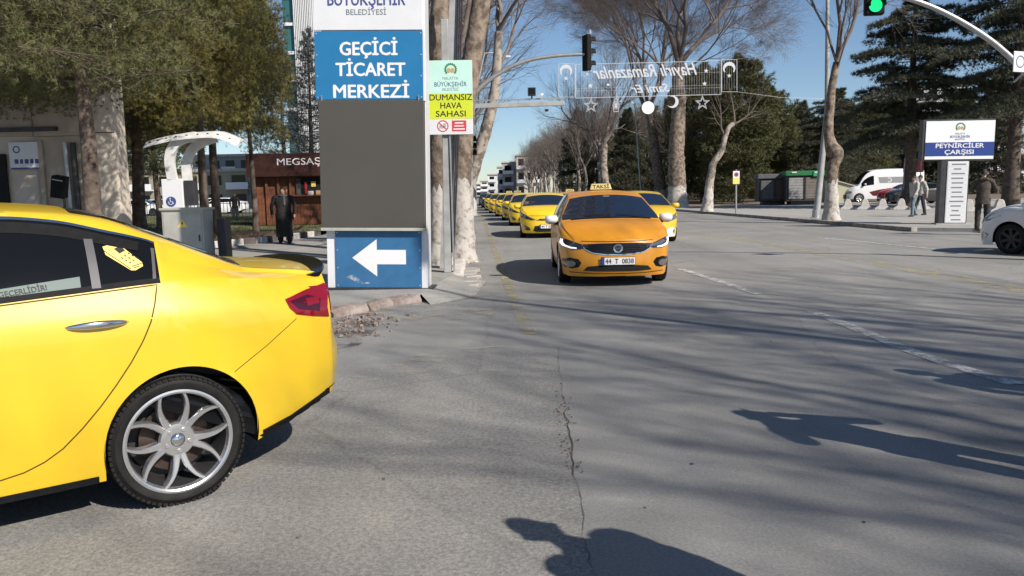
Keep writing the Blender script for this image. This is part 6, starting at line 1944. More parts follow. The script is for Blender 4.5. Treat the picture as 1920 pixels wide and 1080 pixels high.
for t in (78, 96, 112, 128, 146, 165):
    p = road(21 + R.uniform(-2, 2), t, RZ)
    plant('bare plane tree standing inside the park behind the right kerb row', p, VAR[k % 3], GR, rz=R.uniform(0, 6.28), sc=R.uniform(0.6, 0.8)); k += 1
# --- left side
b0 = Vector((at(826, 508, 16.0).x, 16.0, PZ))
T6 = plane_tree_meshes(21, [at(x, y, 16.0) - b0 for x, y in ((826, 512), (826, 440), (824, 330), (826, 220), (826, 120), (822, 60), (830, -40), (832, -160))], 0.205, 0.17,
    [(6.3, 2.6, 0.9, 4.0, 0.10), (7.0, 0.6, 1.1, 5.0, 0.13), (7.2, 4.0, 1.1, 4.5, 0.12), (7.4, 5.6, 0.8, 4, 0.10)], maxd=3, base_h=1.75, knobs=[(4.35, 0.3, 0.25)])
plant('rough brown plane trunk directly right of the blue and white pylon', b0, T6, GL)
b0 = Vector((at(872, 490, 17.6).x, 17.6, PZ))
T7 = plane_tree_meshes(22, [at(x, y, 17.6) - b0 for x, y in ((868, 505), (868, 430), (866, 340), (868, 260), (876, 170), (888, 90), (902, 10), (916, -80), (925, -170))], 0.235, 0.185,
    [(6.6, 0.5, 1.0, 5.0, 0.12), (7.2, 1.7, 1.2, 5.5, 0.14), (7.4, 3.6, 1.0, 5.0, 0.12), (7.4, 5.4, 0.9, 5.0, 0.11), (5.4, 0.2, 0.75, 2.6, 0.06)], maxd=4, base_h=1.75)
plant('thick plane tree leaning right behind the smoking ban board', b0, T7, GL)
b0 = Vector((at(882, 410, 31).x, 31, PZ))
T8 = plane_tree_meshes(23, [at(x, y, 31) - b0 for x, y in ((880, 404), (880, 350), (890, 310), (905, 265), (916, 225), (926, 180), (932, 120), (935, 60))], 0.30, 0.15,
    [(6.0, 0.3, 0.9, 3.0, 0.08), (7.0, 0.8, 1.1, 4.0, 0.10), (7.4, 2.2, 1.2, 4.0, 0.10), (7.4, 5.5, 1.0, 3.5, 0.08)], maxd=3, base_h=1.7, bark='bark_pale', twig='twig_pale')
plant('slender white-barked plane tree leaning over the left lane', b0, T8, GL)
for j, (t, s_) in enumerate(((22.5, -1.0), (26.5, -1.2), (36, -1.3), (43, -1.3), (50, -1.5), (58, -1.4), (67, -1.6), (77, -1.5), (88, -1.6), (100, -1.6), (114, -1.7), (130, -1.7), (150, -1.8), (172, -1.8), (200, -1.8), (235, -1.8))):
    plant('bare plane tree with a whitewashed foot in the receding row along the left lane', road(s_, t, PZ), VAR[(j + 1) % 3], GL, rz=R.uniform(0, 6.28), sc=R.uniform(0.95, 1.25))

# --- needle trees
def blades(P, D, n, L, W, R, spreadv=0.8):
    """n slender triangles at each point round direction D"""
    P = np.repeat(P, n, axis=0); D = np.repeat(D, n, axis=0)
    d = D + R.normal(0, spreadv, D.shape); d /= np.linalg.norm(d, axis=1, keepdims=True) + 1e-9
    s_ = np.cross(d, R.normal(0, 1, d.shape)); s_ /= np.linalg.norm(s_, axis=1, keepdims=True) + 1e-9
    l = L * R.uniform(0.6, 1.2, (len(P), 1))
    V = np.stack([P - s_ * W, P + s_ * W, P + d * l], 1).reshape(-1, 3)
    F = np.arange(len(V)).reshape(-1, 3)
    return V, F
def pine_meshes(seed, H, zlo, Rad, nb, tufts, nblade, L, W, mat_, shape=1.0, flat=0.0, trunk_r=0.22, bark='bark_pine', lean=(0, 0), up=0.15, clump=0.28, tr_top=0.05, curve=None, centre=(0, 0)):
    R = np.random.default_rng(seed); rr = random.Random(seed)
    q = MB()
    tp = [(lean[0] * t + 0.08 * math.sin(t * 5 + seed), lean[1] * t, H * t) for t in np.linspace(0, 0.97, 12)]
    q.tube(tp, [trunk_r * (1.25 if i == 0 else 1) * (1 - i / 12 * (1 - tr_top)) for i in range(12)], 12, wob=0.15)
    tk = q.mesh('trunk', M[bark], True, angle=60)
    B = Branches(); PT, DT = [], []
    for k in range(nb):
        t = (k + R.uniform(0, 1)) / nb
        z = zlo + (H - zlo) * t ** 0.9
        az = k * 2.399 + R.normal(0, 0.3)
        env = curve(t) if curve else (1 - t) ** shape * 0.9 + 0.1 * math.sin(math.pi * t)
        ln = Rad * max(0.12, env) * R.uniform(0.75, 1.15)
        el = R.normal(up, 0.10) + (t * 0.55 if flat == 0 else 0.08)
        K = 5
        path = []
        for i in range(K):
            u = i / (K - 1)
            rad_ = ln * u
            path.append(np.array([lean[0] * z / H + centre[0] * t + math.cos(az) * rad_, lean[1] * z / H + math.sin(az) * rad_ + centre[1] * t, z + math.sin(el) * rad_ - (0.10 + flat * 0.25) * ln * u * u + R.normal(0, 0.03)]))
        B.add(path, [max(0.006, 0.042 * (1 - i / K) ** 1.4 * (0.4 + ln / Rad)) for i in range(K)], 4)
        m_ = max(6, int(tufts / nb * (0.35 + env * 1.1)))
        u = R.uniform(0.18, 1.02, m_) ** 0.75
        base = np.array([np.interp(u, np.linspace(0, 1, K), [p[c] for p in path]) for c in range(3)]).T
        side = np.array([-math.sin(az), math.cos(az), 0]); out = np.array([math.cos(az), math.sin(az), 0.15])
        lat = R.normal(0, 1, (m_, 1)) * (clump * ln * (0.35 + 0.65 * u[:, None]))
        vert = R.normal(0, 1, (m_, 1)) * (0.06 if flat else 0.17 * (0.4 + ln * 0.35))
        pts = base + side * lat - out * np.abs(lat) * 0.35 + np.array([0, 0, 1]) * (vert - (0.25 * flat) * np.abs(lat) * 0.5)
        dirs = out * 0.6 + side * np.sign(lat) * 0.35 + np.array([0, 0, 0.35 if not flat else 0.15]) + R.normal(0, 0.25, (m_, 3))
        PT.append(pts); DT.append(dirs)
        # side twigs that carry some of the tufts
        for j in range(0, m_, 9): B.add([base[j], (base[j] + pts[j]) / 2, pts[j]], [0.007, 0.005, 0.003], 3)
    V, F = blades(np.concatenate(PT), np.concatenate(DT), nblade, L, W, R, 0.62)
    cr = mesh_np('crown', V, F, M[mat_])
    br = B.mesh('branches', M['bark_dark'])
    return tk, br, cr
def plant_c(label, loc, meshes, group, name='pine_tree', rz=0.0, sc=1.0):
    t = thing(name, label, 'tree', loc, rz, group)
    t.scale = (sc,) * 3 if not hasattr(sc, '__len__') else sc
    tk, br, cr = meshes
    link('trunk', tk, t); link('branches', br, t); link('crown', cr, t)
    return t
GP = 'pines on the left'
bell = lambda t: (0.55 + 0.45 * math.sin(math.pi * min(1, 0.15 + t * 0.95))) * (1 - t ** 4)
PA = pine_meshes(101, 9.5, 3.55, 3.1, 90, 15500, 20, 0.135, 0.0050, 'needle', trunk_r=0.20, curve=bell, up=0.05)
PB = pine_meshes(102, 8.8, 3.5, 2.7, 84, 13500, 20, 0.140, 0.0055, 'needle_gold', trunk_r=0.17, curve=bell, up=0.0)
PC = pine_meshes(103, 11.0, 3.6, 3.6, 90, 14500, 16, 0.16, 0.0075, 'needle', trunk_r=0.22, curve=bell, up=0.05)
def base_at(px, Y, z=PZ): return Vector((at(px, 420, Y).x, Y, z))
plant_c('big pine with a thick trunk in front of the beige wall', base_at(170, 15.6), PA, GP, rz=0.4, sc=(0.93, 0.93, 1.0))
plant_c('pine with a bare pale trunk behind the wheelchair charging point', base_at(386, 22.5), PB, GP, rz=2.1, sc=(0.84, 0.84, 0.98))
plant_c('golden-green pine beside the wooden kiosk', base_at(478, 31.5), PB, GP, rz=1.0, sc=(0.66, 0.66, 1.15))
plant_c('dark pine between the beige wall and the charging point', base_at(264, 26), PC, GP, rz=4.0, sc=1.0)
plant_c('pine at the left picture edge before the wall', base_at(-40, 17.2), PA, GP, rz=3.3, sc=1.0)
plant_c('pine behind the beige building corner with a second pale trunk', base_at(408, 29), PA, GP, rz=5.0, sc=(0.9, 0.9, 1.1))
plant_c('dark pine at the back of the lawn behind the parked cars', base_at(300, 40), PC, GP, rz=0.7, sc=0.80)
plant_c('dark pine at the back of the lawn close to the beige building corner', base_at(236, 45), PC, GP, rz=2.7, sc=0.85)
PBL = pine_meshes(104, 15, 1.5, 3.4, 80, 5200, 10, 0.26, 0.012, 'needle_blue', trunk_r=0.25, curve=lambda t: (1 - t) ** 0.8 * 0.95 + 0.05, up=-0.05)
plant_c('blue-grey cedar rising behind the kiosk left of the pylon', base_at(592, 47), PBL, GP, name='cedar_tree', rz=0.3, sc=0.72)
plant_c('second blue-grey conifer half hidden behind the golden pine', base_at(540, 54), PBL, GP, name='cedar_tree', rz=2.0, sc=0.78)
# dark park conifers on the right
GD = 'dark evergreens in the park'
CD = [pine_meshes(111 + v, 13, 0.8, 3.9, 90, 8500, 9, 0.42, 0.026, ('needle_dark', 'needle_olive')[v % 2], trunk_r=0.26, bark='bark_dark', curve=(lambda t: (1 - t) ** 0.65 * 0.85 + 0.15 * (1 - t)) if v == 0 else (lambda t: (0.62 + 0.38 * math.sin(math.pi * (0.1 + t * 0.8))) * (1 - t ** 5)), up=-0.02) for v in range(2)]
R = random.Random(5)
for (px, Y, sc, v, lab) in ((1382, 72, 0.98, 1, 'broad olive-green pine filling the sky gap right of the greeting lights'), (1318, 80, 1.02, 1, 'olive pine directly under the right half of the greeting lights'), (1440, 82, 0.86, 1, 'olive pine behind the dark market kiosks'),
                       (1178, 96, 0.82, 0, 'pointed dark conifer showing between the plane limbs'), (1085, 118, 0.98, 0, 'dark conifer behind the pale fork-limbed plane tree'), (1265, 96, 1.0, 0, 'dark conifer behind the largest plane trunk'),
                       (1130, 128, 0.95, 1, 'dark bushy evergreen behind the roof of the orange taxi'), (1215, 112, 1.0, 1, 'dark evergreen behind the lamp pole'), (1350, 100, 1.0, 0, 'dark conifer behind the twisted tree'),
                       (1420, 105, 0.95, 1, 'dark evergreen far behind the kiosks'), (1500, 96, 0.85, 0, 'dark conifer above the green kiosk'), (1560, 88, 0.80, 0, 'dark conifer behind the beige hut'),
                       (1620, 100, 0.9, 1, 'dark evergreen behind the white van'), (1690, 110, 1.0, 0, 'dark conifer behind the spreading cedar'),
                       (1790, 105, 1.0, 1, 'dark evergreen behind the market sign'), (1860, 100, 1.1, 0, 'dark conifer behind the standing man')):
    plant_c(lab, base_at(px, Y, RZ), CD[v], GD, name='conifer', rz=R.uniform(0, 6), sc=sc)
R = random.Random(8)
for k in range(30):
    Y = R.uniform(104, 165); X = R.uniform(22, 62) + (Y - 100) * 0.25
    plant_c('dark evergreen deep in the park wood behind the first trees', Vector((X, Y, RZ)), CD[k % 2], GD, name='conifer', rz=R.uniform(0, 6), sc=R.uniform(0.75, 1.0))
# spreading cedars
GC = 'spreading cedars on the right'
lay = lambda t: (1.0 - 0.35 * t) * (1 - t ** 5) * (0.80 + 0.30 * math.sin(t * 26))
CE = pine_meshes(121, 16.5, 4.6, 6.2, 96, 16000, 9, 0.34, 0.021, 'needle_dark', trunk_r=0.50, bark='bark_dark', curve=lay, up=0.06, flat=0.55, clump=0.22)
plant_c('great spreading cedar with layered branches behind the market sign', base_at(1702, 50, RZ), CE, GC, name='cedar_tree', rz=0.5, sc=(0.86, 0.86, 0.80))
plant_c('tall cedar at the right edge behind the standing man', base_at(1895, 46, RZ), CE, GC, name='cedar_tree', rz=2.6, sc=(0.85, 0.85, 1.0))
plant_c('smaller far cedar seen left of the great cedar', base_at(1565, 75, RZ), CE, GC, name='cedar_tree', rz=4.1, sc=(0.75, 0.75, 0.62))
# trees that stand to the right of the camera and throw the streaked shade on the road
NEAR = plane_tree_meshes(61, [(0, 0, 0), (0.1, 0, 2), (-0.1, 0.1, 3.6), (0, 0, 5.0)], 0.20, 0.12, [(20, k * 1.05, 0.95 + 0.2 * (k % 2), 3.6, 0.075) for k in range(6)] + [(4.2, 2.0, 0.6, 2.6, 0.04), (4.4, 5.0, 0.6, 2.6, 0.04)], maxd=3, base_h=1.5, spread=0.5, up=0.2)
plant('tall bare plane tree on the near right verge shading the road', Vector((14.6, -6.2, 0)), NEAR, 'bare plane trees near the camera', rz=0.4, sc=1.45)
plant('second bare plane tree further along the near right verge', Vector((17.5, -3.2, 0)), NEAR, 'bare plane trees near the camera', rz=2.2, sc=1.5)
plant('third bare plane tree on the near right verge behind the viewpoint', Vector((14.6, -8.7, 0)), NEAR, 'bare plane trees near the camera', rz=4.1, sc=1.32)
plant_c('cedar beyond the right edge shading the plaza', Vector((38, 33, RZ)), CE, GC, name='cedar_tree', rz=1.0, sc=0.8)
# ------------------------------------------------------------------ people
def skin_mesh(name, nodes, edges, m_, root=0, sub=2):
    me = bpy.data.meshes.new(name)
    me.from_pydata([n[0] for n in nodes], edges, [])
    o = bpy.data.objects.new('tmp', me); COL.objects.link(o)
    md = o.modifiers.new('s', 'SKIN'); md.use_smooth_shade = True
    sd = me.skin_vertices[0].data
    for i, n in enumerate(nodes):
        r = n[1]; sd[i].radius = (r, r) if not hasattr(r, '__len__') else r
        sd[i].use_root = (i == root)
    o.modifiers.new('u', 'SUBSURF').levels = sub
    dg = bpy.context.evaluated_depsgraph_get()
    out = bpy.data.meshes.new_from_object(o.evaluated_get(dg))
    bpy.data.objects.remove(o); bpy.data.meshes.remove(me)
    out.name = name; out.materials.clear(); out.materials.append(m_)
    out.polygons.foreach_set('use_smooth', [True] * len(out.polygons))
    return out
def person(label, loc, rz, h=1.74, coat='cloth_black', legs='cloth_black', shoes='cloth_black', stride=0.0, arms=((0.10, 0.05), (0.10, 0.05)), coat_len=0.0, hood=False, hat=None, scarf=None, wide=1.0, bag=False, hair='hair', elbows=(0.25, 0.25), skinm='skin', raise_hands=False):
    t = thing('person', label, 'person', loc, rz, None)
    s = h / 1.74
    V = lambda x, y, z: Vector((x * s * (wide if abs(x) < 0.5 else 1), y * s, z * s))
    # joints: x to the figure's left as seen from behind, -y is the way it faces
    pel = V(0, 0, 0.93)
    hipL, hipR = V(0.095, 0, 0.90), V(-0.095, 0, 0.90)
    kneeL, kneeR = V(0.105, -0.03 - stride * 0.5, 0.50), V(-0.105, -0.03 + stride * 0.35, 0.50)
    ankL, ankR = V(0.11, 0.02 - stride * 0.75, 0.09), V(-0.11, 0.02 + stride * 0.95, 0.09 + max(0, stride) * 0.12)
    chest, neck = V(0, 0.0, 1.27), V(0, 0.01, 1.47)
    shL, shR = V(0.175, 0.01, 1.41), V(-0.175, 0.01, 1.41)
    def armj(sx, sw, el):
        a, out = sw
        S_ = shL if sx > 0 else shR
        elb = S_ + Vector((sx * (0.05 + out), -math.sin(a) * 0.27, -0.27)) * s
        w = elb + Vector((-sx * 0.01, -math.sin(a + el) * 0.25, -math.cos(a + el) * 0.25)) * s
        return elb, w
    eL, wL = armj(1, arms[0], elbows[0]); eR, wR = armj(-1, arms[1], elbows[1])
    if raise_hands:
        eL = shL + V(0.13, -0.10, -0.24); wL = V(0.05, -0.26, 1.42); eR = shR + V(-0.13, -0.10, -0.24); wR = V(-0.05, -0.26, 1.42)
    head = V(0, -0.02, 1.62)
    # --- the body itself: neck, head, hands
    q = MB()
    vs, fs = [], []
    K, N = 14, 16
    for i in range(K + 1):
        th = math.pi * i / K
        for j in range(N):
            a = 2 * math.pi * j / N
            x = 0.077 * math.sin(th) * math.cos(a); y = 0.096 * math.sin(th) * math.sin(a); z = 0.118 * math.cos(th)
            if z < 0: x *= 1 + z * 2.2; y = y * (1 + z * 1.2)
            if y < 0 and abs(x) < 0.03:       # brow, nose, mouth, chin on the -y side
                y -= 0.020 * math.exp(-((z + 0.012) / 0.020) ** 2) * math.exp(-(x / 0.014) ** 2)
                y -= 0.006 * math.exp(-((z + 0.060) / 0.012) ** 2) + 0.010 * math.exp(-((z + 0.098) / 0.016) ** 2)
            if y < 0 and 0.012 < abs(x) < 0.05: y += 0.008 * math.exp(-((z - 0.012) / 0.014) ** 2)
            vs.append(head + Vector((x, y, z)) * s)
    for i in range(K):
        for j in range(N): fs.append((i * N + j, i * N + (j + 1) % N, (i + 1) * N + (j + 1) % N, (i + 1) * N + j))
    q.add(vs, fs)
    q.tube([neck - V(0, 0, 0.03), head - V(0, -0.015, 0.06)], [0.058 * s, 0.052 * s], 12)
    for sx in (-1, 1):
        q.tube([head + V(sx * 0.074, 0.012, 0.02), head + V(sx * 0.088, 0.016, 0.0), head + V(sx * 0.076, 0.010, -0.03)], [0.016 * s, 0.019 * s, 0.012 * s], 8)
    for sx, w, e in ((1, wL, eL), (-1, wR, eR)):
        d = (w - e).normalized(); sd = d.cross(Vector((sx, 0, 0)))
        sd = sd.normalized() if sd.length > 0.1 else Vector((0, 1, 0))
        nrm = d.cross(sd).normalized()
        palm = w + d * 0.045 * s
        q.tube([w - d * 0.04 * s, w, palm, w + d * 0.095 * s], [0.029 * s, 0.026 * s, 0.036 * s, 0.033 * s], 10)
        for f, (off, ln) in enumerate(((-0.030, 0.062), (-0.010, 0.075), (0.010, 0.070), (0.029, 0.055))):
            b0 = w + d * 0.088 * s + sd * off * s
            b1 = b0 + (d * ln * 0.5 + nrm * -sx * 0.006) * s; b2 = b1 + (d * ln * 0.4 + nrm * -sx * 0.020) * s
            q.tube([b0, b1, b2], [0.0095 * s, 0.0088 * s, 0.0065 * s], 6)
        b0 = w + d * 0.03 * s - sd * 0.03 * s
        q.tube([b0, b0 + (d * 0.03 - sd * 0.025) * s, b0 + (d * 0.062 - sd * 0.030) * s], [0.013 * s, 0.011 * s, 0.008 * s], 6)
    body = q.build('body', M[skinm], t, smooth=True, angle=70)
    # --- eyes
    q = MB()
    for sx in (-1, 1): q.lathe([(0, -0.006), (0.009, -0.002), (0.009, 0.002), (0, 0.006)], 8, None); 
    for sx, k in ((-1, 0), (1, 1)):
        for i in range(k * 32, k * 32 + 32): q.v[i] = tuple(Vector(q.v[i]) * s + head + V(sx * 0.031, -0.082, 0.012))
    q.build('eyes', M['ink'], body)
    # --- hair
    if hat is None:
        vs, fs = [], []
        for i in range(8):
            th = math.pi * 0.56 * i / 7
            for j in range(N):
                a = 2 * math.pi * j / N
                front = max(0, -math.sin(a))
                th2 = th * (1 - 0.30 * front)
                vs.append(head + Vector((0.084 * math.sin(th2) * math.cos(a), 0.104 * math.sin(th2) * math.sin(a) + 0.004, 0.127 * math.cos(th2))) * s)
        for i in range(7):
            for j in range(N): fs.append((i * N + j, i * N + (j + 1) % N, (i + 1) * N + (j + 1) % N, (i + 1) * N + j))
        q = MB(); q.add(vs, fs); q.build('hair', M[hair], body, smooth=True)
    else:
        q = MB(); q.lathe([(0.0, 0.135), (0.06, 0.125), (0.092, 0.075), (0.100, 0.02), (0.102, -0.005)], 18)
        q.v = [tuple(Vector(v) * s + head + V(0, 0.004, 0.02)) for v in q.v]
        q.build('hat', M[hat], body, smooth=True)
    # --- coat
    w_ = wide
    lowz = 0.86 - coat_len
    q = MB()
    prof = pchip([lowz, 0.92, 1.06, 1.18, 1.28, 1.37, 1.43, 1.465, 1.51], [0.182, 0.170, 0.160, 0.168, 0.180, 0.176, 0.130, 0.078, 0.066])
    deep = pchip([lowz, 0.92, 1.06, 1.18, 1.28, 1.37, 1.43, 1.465, 1.51], [0.140, 0.132, 0.126, 0.130, 0.134, 0.118, 0.092, 0.074, 0.066])
    zs = [lowz - 0.004] + list(np.linspace(lowz, 1.36, 16)) + [1.39, 1.415, 1.44, 1.465, 1.49, 1.51]
    N = 28; vs = []; fs = []
    for i, z in enumerate(zs):
        ww = 1 + (wide - 1) * min(1, max(0, (1.46 - z) / 0.12))
        for k in range(N):
            a = 2 * math.pi * k / N
            fold = 1 + (0.035 * noise.noise(Vector((math.cos(a) * 2.2, math.sin(a) * 2.2, z * 3.0 + loc[0]))) + 0.025 * math.sin(a * 5 + z * 9) * max(0, (1.15 - z))) * (z < 1.40)
            k_ = 0.90 if i == 0 else 1.0
            vs.append((float(prof(z)) * ww * math.cos(a) * fold * s * k_, (float(deep(z)) * (1 + (ww - 1) * 0.7) * math.sin(a) * fold + 0.006) * s * k_, z * s))
    for i in range(len(zs) - 1):
        for k in range(N): fs.append((i * N + k, i * N + (k + 1) % N, (i + 1) * N + (k + 1) % N, (i + 1) * N + k))
    fs.append(tuple(range(N)))
    q.add(vs, fs)
    for S_, E_, W_ in ((shL, eL, wL), (shR, eR, wR)):
        sx = 1 if S_.x > 0 else -1
        P = spline([S_ + V(-sx * 0.07, 0, 0.0), S_ + V(sx * 0.01, 0, -0.015), S_.lerp(E_, 0.5), E_, E_.lerp(W_, 0.5), W_], 4, False)
        Rr = [(0.064 + 0.010 * math.sin(math.pi * min(1, u * 3.2))) * (1 - 0.0 * u) if u < 0.31 else 0.066 - 0.020 * (u - 0.31) / 0.69 + 0.004 * math.sin(u * 40) for u in np.linspace(0, 1, len(P))]
        q.tube(P, [float(r_ * s) for r_ in Rr], 14)
    q.build('coat', M[coat], t, smooth=True, angle=75)
    if hood:
        q = MB(); q.tube([neck + V(0.11, 0.04, -0.02), neck + V(0.06, 0.11, 0.0), neck + V(-0.06, 0.11, 0.0), neck + V(-0.11, 0.04, -0.02)], [0.035 * s, 0.05 * s, 0.05 * s, 0.035 * s], 10); q.build('hood', M[coat], t, smooth=True)
    if scarf:
        q = MB(); q.tube([neck + V(0.085 * math.cos(a), 0.08 * math.sin(a), -0.005 + 0.012 * math.sin(3 * a)) for a in np.linspace(0, 2 * math.pi, 14)], 0.034 * s, 10); q.tube([neck + V(0.03, -0.10, -0.02), V(0.05, -0.155, 1.30), V(0.05, -0.16, 1.18)], [0.03 * s, 0.035 * s, 0.03 * s], 8); q.build('scarf', M[scarf], t, smooth=True)
    # --- trousers
    q = MB(); vs = []; fs = []; N = 24
    for z, rx, ry in ((0.80, 0.10, 0.085), (0.83, 0.155, 0.115), (0.88, 0.168, 0.125), (0.95, 0.162, 0.122), (1.02, 0.152, 0.115)):
        for k in range(N):
            a = 2 * math.pi * k / N; vs.append((rx * w_ * math.cos(a) * s, ry * math.sin(a) * s, z * s))
    for i in range(4):
        for k in range(N): fs.append((i * N + k, i * N + (k + 1) % N, (i + 1) * N + (k + 1) % N, (i + 1) * N + k))
    fs += [tuple(range(N)), tuple(4 * N + k for k in range(N))]
    q.add(vs, fs)
    for hp, kn, an in ((hipL, kneeL, ankL), (hipR, kneeR, ankR)):
        P = spline([hp + V(0, 0, 0.03), hp.lerp(kn, 0.45), kn, kn.lerp(an, 0.5), an - V(0, 0, 0.03)], 5, False)
        L = np.linspace(0, 1, len(P))
        q.tube(P, [float((0.094 - 0.034 * u + 0.004 * math.sin(u * 30)) * s * (1 + (w_ - 1) * 0.6)) for u in L], 14)
    q.build('trousers', M[legs], t, smooth=True, angle=75)
    for a in (ankL, ankR):
        q = MB(); z0 = a.z - 0.09 * s
        q.tube([Vector((a.x, a.y + 0.055 * s, z0 + 0.045 * s)), Vector((a.x, a.y - 0.02 * s, z0 + 0.055 * s)), Vector((a.x, a.y - 0.13 * s, z0 + 0.036 * s)), Vector((a.x, a.y - 0.18 * s, z0 + 0.03 * s))], [0.042 * s, 0.052 * s, 0.045 * s, 0.028 * s], 10)
        q.build('shoe', M[shoes], t, smooth=True)
    if bag:
        q = MB(); q.box(Vector((0.27, 0.0, 0.84)) * s, (0.10 * s, 0.30 * s, 0.22 * s)); q.build('handbag', M['cloth_black'], t, bevel=0.03)
        q = MB(); q.tube([Vector((0.25, -0.1, 0.95)) * s, Vector((0.21, -0.06, 1.25)) * s, Vector((0.17, 0, 1.49)) * s], 0.012, 6); q.build('bag_strap', M['cloth_black'], t)
    return t
fL = gnd(535, 457, PZ)
person('person in a long black coat and grey scarf walking past the wooden kiosk', fL, 0.05, h=1.72, coat='cloth_black', legs='cloth_black', coat_len=0.64, wide=1.42, stride=0.10, scarf='scarf', bag=True, arms=((0.05, 0.05), (-0.05, 0.06)))
fR = gnd(1840, 436, RZ * 0.6)
person('person in dark trousers and a brown jacket standing with hands raised beside the market sign', Vector((fR.x, fR.y, 0.12)), math.radians(150), h=1.76, coat='cloth_brown', legs='cloth_dark', coat_len=0.10, wide=1.05, hood=True, raise_hands=True)  # dark garment colours also stand in for tree shade on this figure
w1 = gnd(1712, 406, RZ)
person('person in a cream hooded jacket and pale jeans walking left on the plaza', w1, math.radians(-70), h=1.74, coat='cloth_cream', legs='denim', shoes='cloth_dark', stride=0.26, hood=True, arms=((0.3, 0.03), (-0.3, 0.03)))
w2 = gnd(1724, 403.5, RZ)
person('person in a dark jacket and pale trousers half hidden behind the cream-jacketed walker', w2, math.radians(-70), h=1.78, coat='cloth_cream', legs='denim_dark', shoes='cloth_dark', stride=-0.22, arms=((-0.3, 0.03), (0.3, 0.03)))
fb = gnd(440, 400, 0.1); fb = Vector((at(441, 398, 50).x, 50, 0.1))
person('small far figure in dark clothes standing on the lawn by the white car', fb, 0.4, h=1.74, coat='cloth_dark', legs='denim_dark')
# those who stand beside the camera and throw their shadows into the picture
person('person standing just right of the viewpoint', Vector((1.64, 1.86, 0)), math.radians(231), h=1.76, coat='cloth_dark', legs='denim_dark', wide=1.05, arms=((0.05, -0.02), (0.05, -0.02)))
person('person filming beside the near right kerb', Vector((3.15, 3.60, 0)), math.radians(215), h=1.75, coat='cloth_dark', legs='denim_dark', raise_hands=True, wide=1.1)
person('person watching from the near right roadside', Vector((4.75, 4.75, 0)), math.radians(215), h=1.72, coat='cloth_black', legs='denim_dark')
# ------------------------------------------------------------------ the rest of the queue and other vehicles
def rc(px, py): return road_car(px, py)
tail = [(955, 423, 'yellow taxi third in the queue, mostly hidden behind the lemon one', 'yellow2'), (942, 413, 'yellow taxi fourth in the queue by the left kerb', 'yellow2'), (930, 406, 'yellow taxi fifth in the queue by the left kerb', 'yellow2'),
        (917, 400, 'yellow taxi sixth in the queue, smallest one clearly seen', 'yellow2'), (909, 395, 'farthest yellow taxi of the queue', 'yellow2')]
for px, py, lab, pm in tail:
    c = clone_car(t2, lab, rc(px, py), TAXI_RZ + math.radians(random.uniform(-1, 1)), M['yellow'] if px in (942, 917) else None)
    if px in (942, 930): roof_sign(c, 1.474, x=1.0)
for px, py, lab, pm in ((903, 389.5, 'dark car behind the last taxi of the queue', 'dark_paint'), (898, 385, 'silver car far down the left lane', 'silver_paint')):
    c = clone_car(t2, lab, rc(px, py), TAXI_RZ, M[pm]); c['category'] = 'car'; c['group'] = 'cars far down the road'; c.name = 'parked_car'
# yellow taxi with a white lower bumper, to the right of the orange one
gR = gnd(1264, 452)
fwv = Vector((math.cos(TAXI_RZ), math.sin(TAXI_RZ), 0)); lf = Vector((-fwv.y, fwv.x, 0))
t3 = make_compact('yellow taxi with a white lower bumper half hidden behind the orange taxi', M['yellow'], loc=gR - lf * 0.86 - fwv * 2.64, rz=TAXI_RZ, sign=False, name='passing_taxi')
for sg in (1, -1):
    decal(SH_C, [(sg * y, z) for y, z in ((0.05, 0.20), (0.05, 0.31), (0.46, 0.33), (0.56, 0.42), (0.80, 0.45), (0.885, 0.42), (0.885, 0.24), (0.82, 0.185), (0.5, 0.17))], (lambda u, v: (Vector((6, u * 0.79, v)), Vector((-1, u * 0.075, 0)))), 0.006, M['white_paint'], 'lower_bumper', t3)
# a taxi further back whose roof and sign show over the lemon taxi
tz = Vector((at(1065, 356, 37).x, 37, 0))
c = clone_car(t2, 'tan yellow taxi with a roof sign seen over the lemon taxi', Vector((at(1072, 356, 36).x, 36 + 2, 0)), TAXI_RZ, M['orange'])
roof_sign(c, 1.474, x=0.9)
# white hatchback entering from the right edge
wc = gnd(1893, 477)
white = make_compact('white car nosing in at the right edge with dark wheels', M['white_paint'], group='white cars', sign=False, cat='car', name='white_car', rims=True)
wh = math.radians(119)
wfw = Vector((math.cos(wh), math.sin(wh), 0)); wl = Vector((-wfw.y, wfw.x, 0))
white.location = wc - wfw * 2.64 - wl * 0.86
white.rotation_euler = (0, 0, wh)
for px, Y, rz, lab in ((468, 74, 0.05, 'white car parked beyond the lawn, right of the pale trunk'), (405, 76, 0.05, 'white car parked beyond the lawn, behind the charging point'), (262, 72, 0.05, 'white car parked beyond the lawn, nearest the beige wall'), (300, 84, 0.0, 'white car parked in the far row behind the dark trunk')):
    c = dup(white, lab, Vector((at(px, 390, Y).x - 1.2, Y, 0.11)), rz + (math.pi if px == 468 else 0)); c.name = 'parked_car'
for px, Y, lab in ((285, 74, 'silver car parked beyond the lawn between white ones'),):
    c = clone_car(white, lab, Vector((at(px, 390, Y).x, Y, 0.11)), 0.1, M['silver_paint']); c.name = 'parked_car'; c['group'] = 'cars parked beyond the lawn'
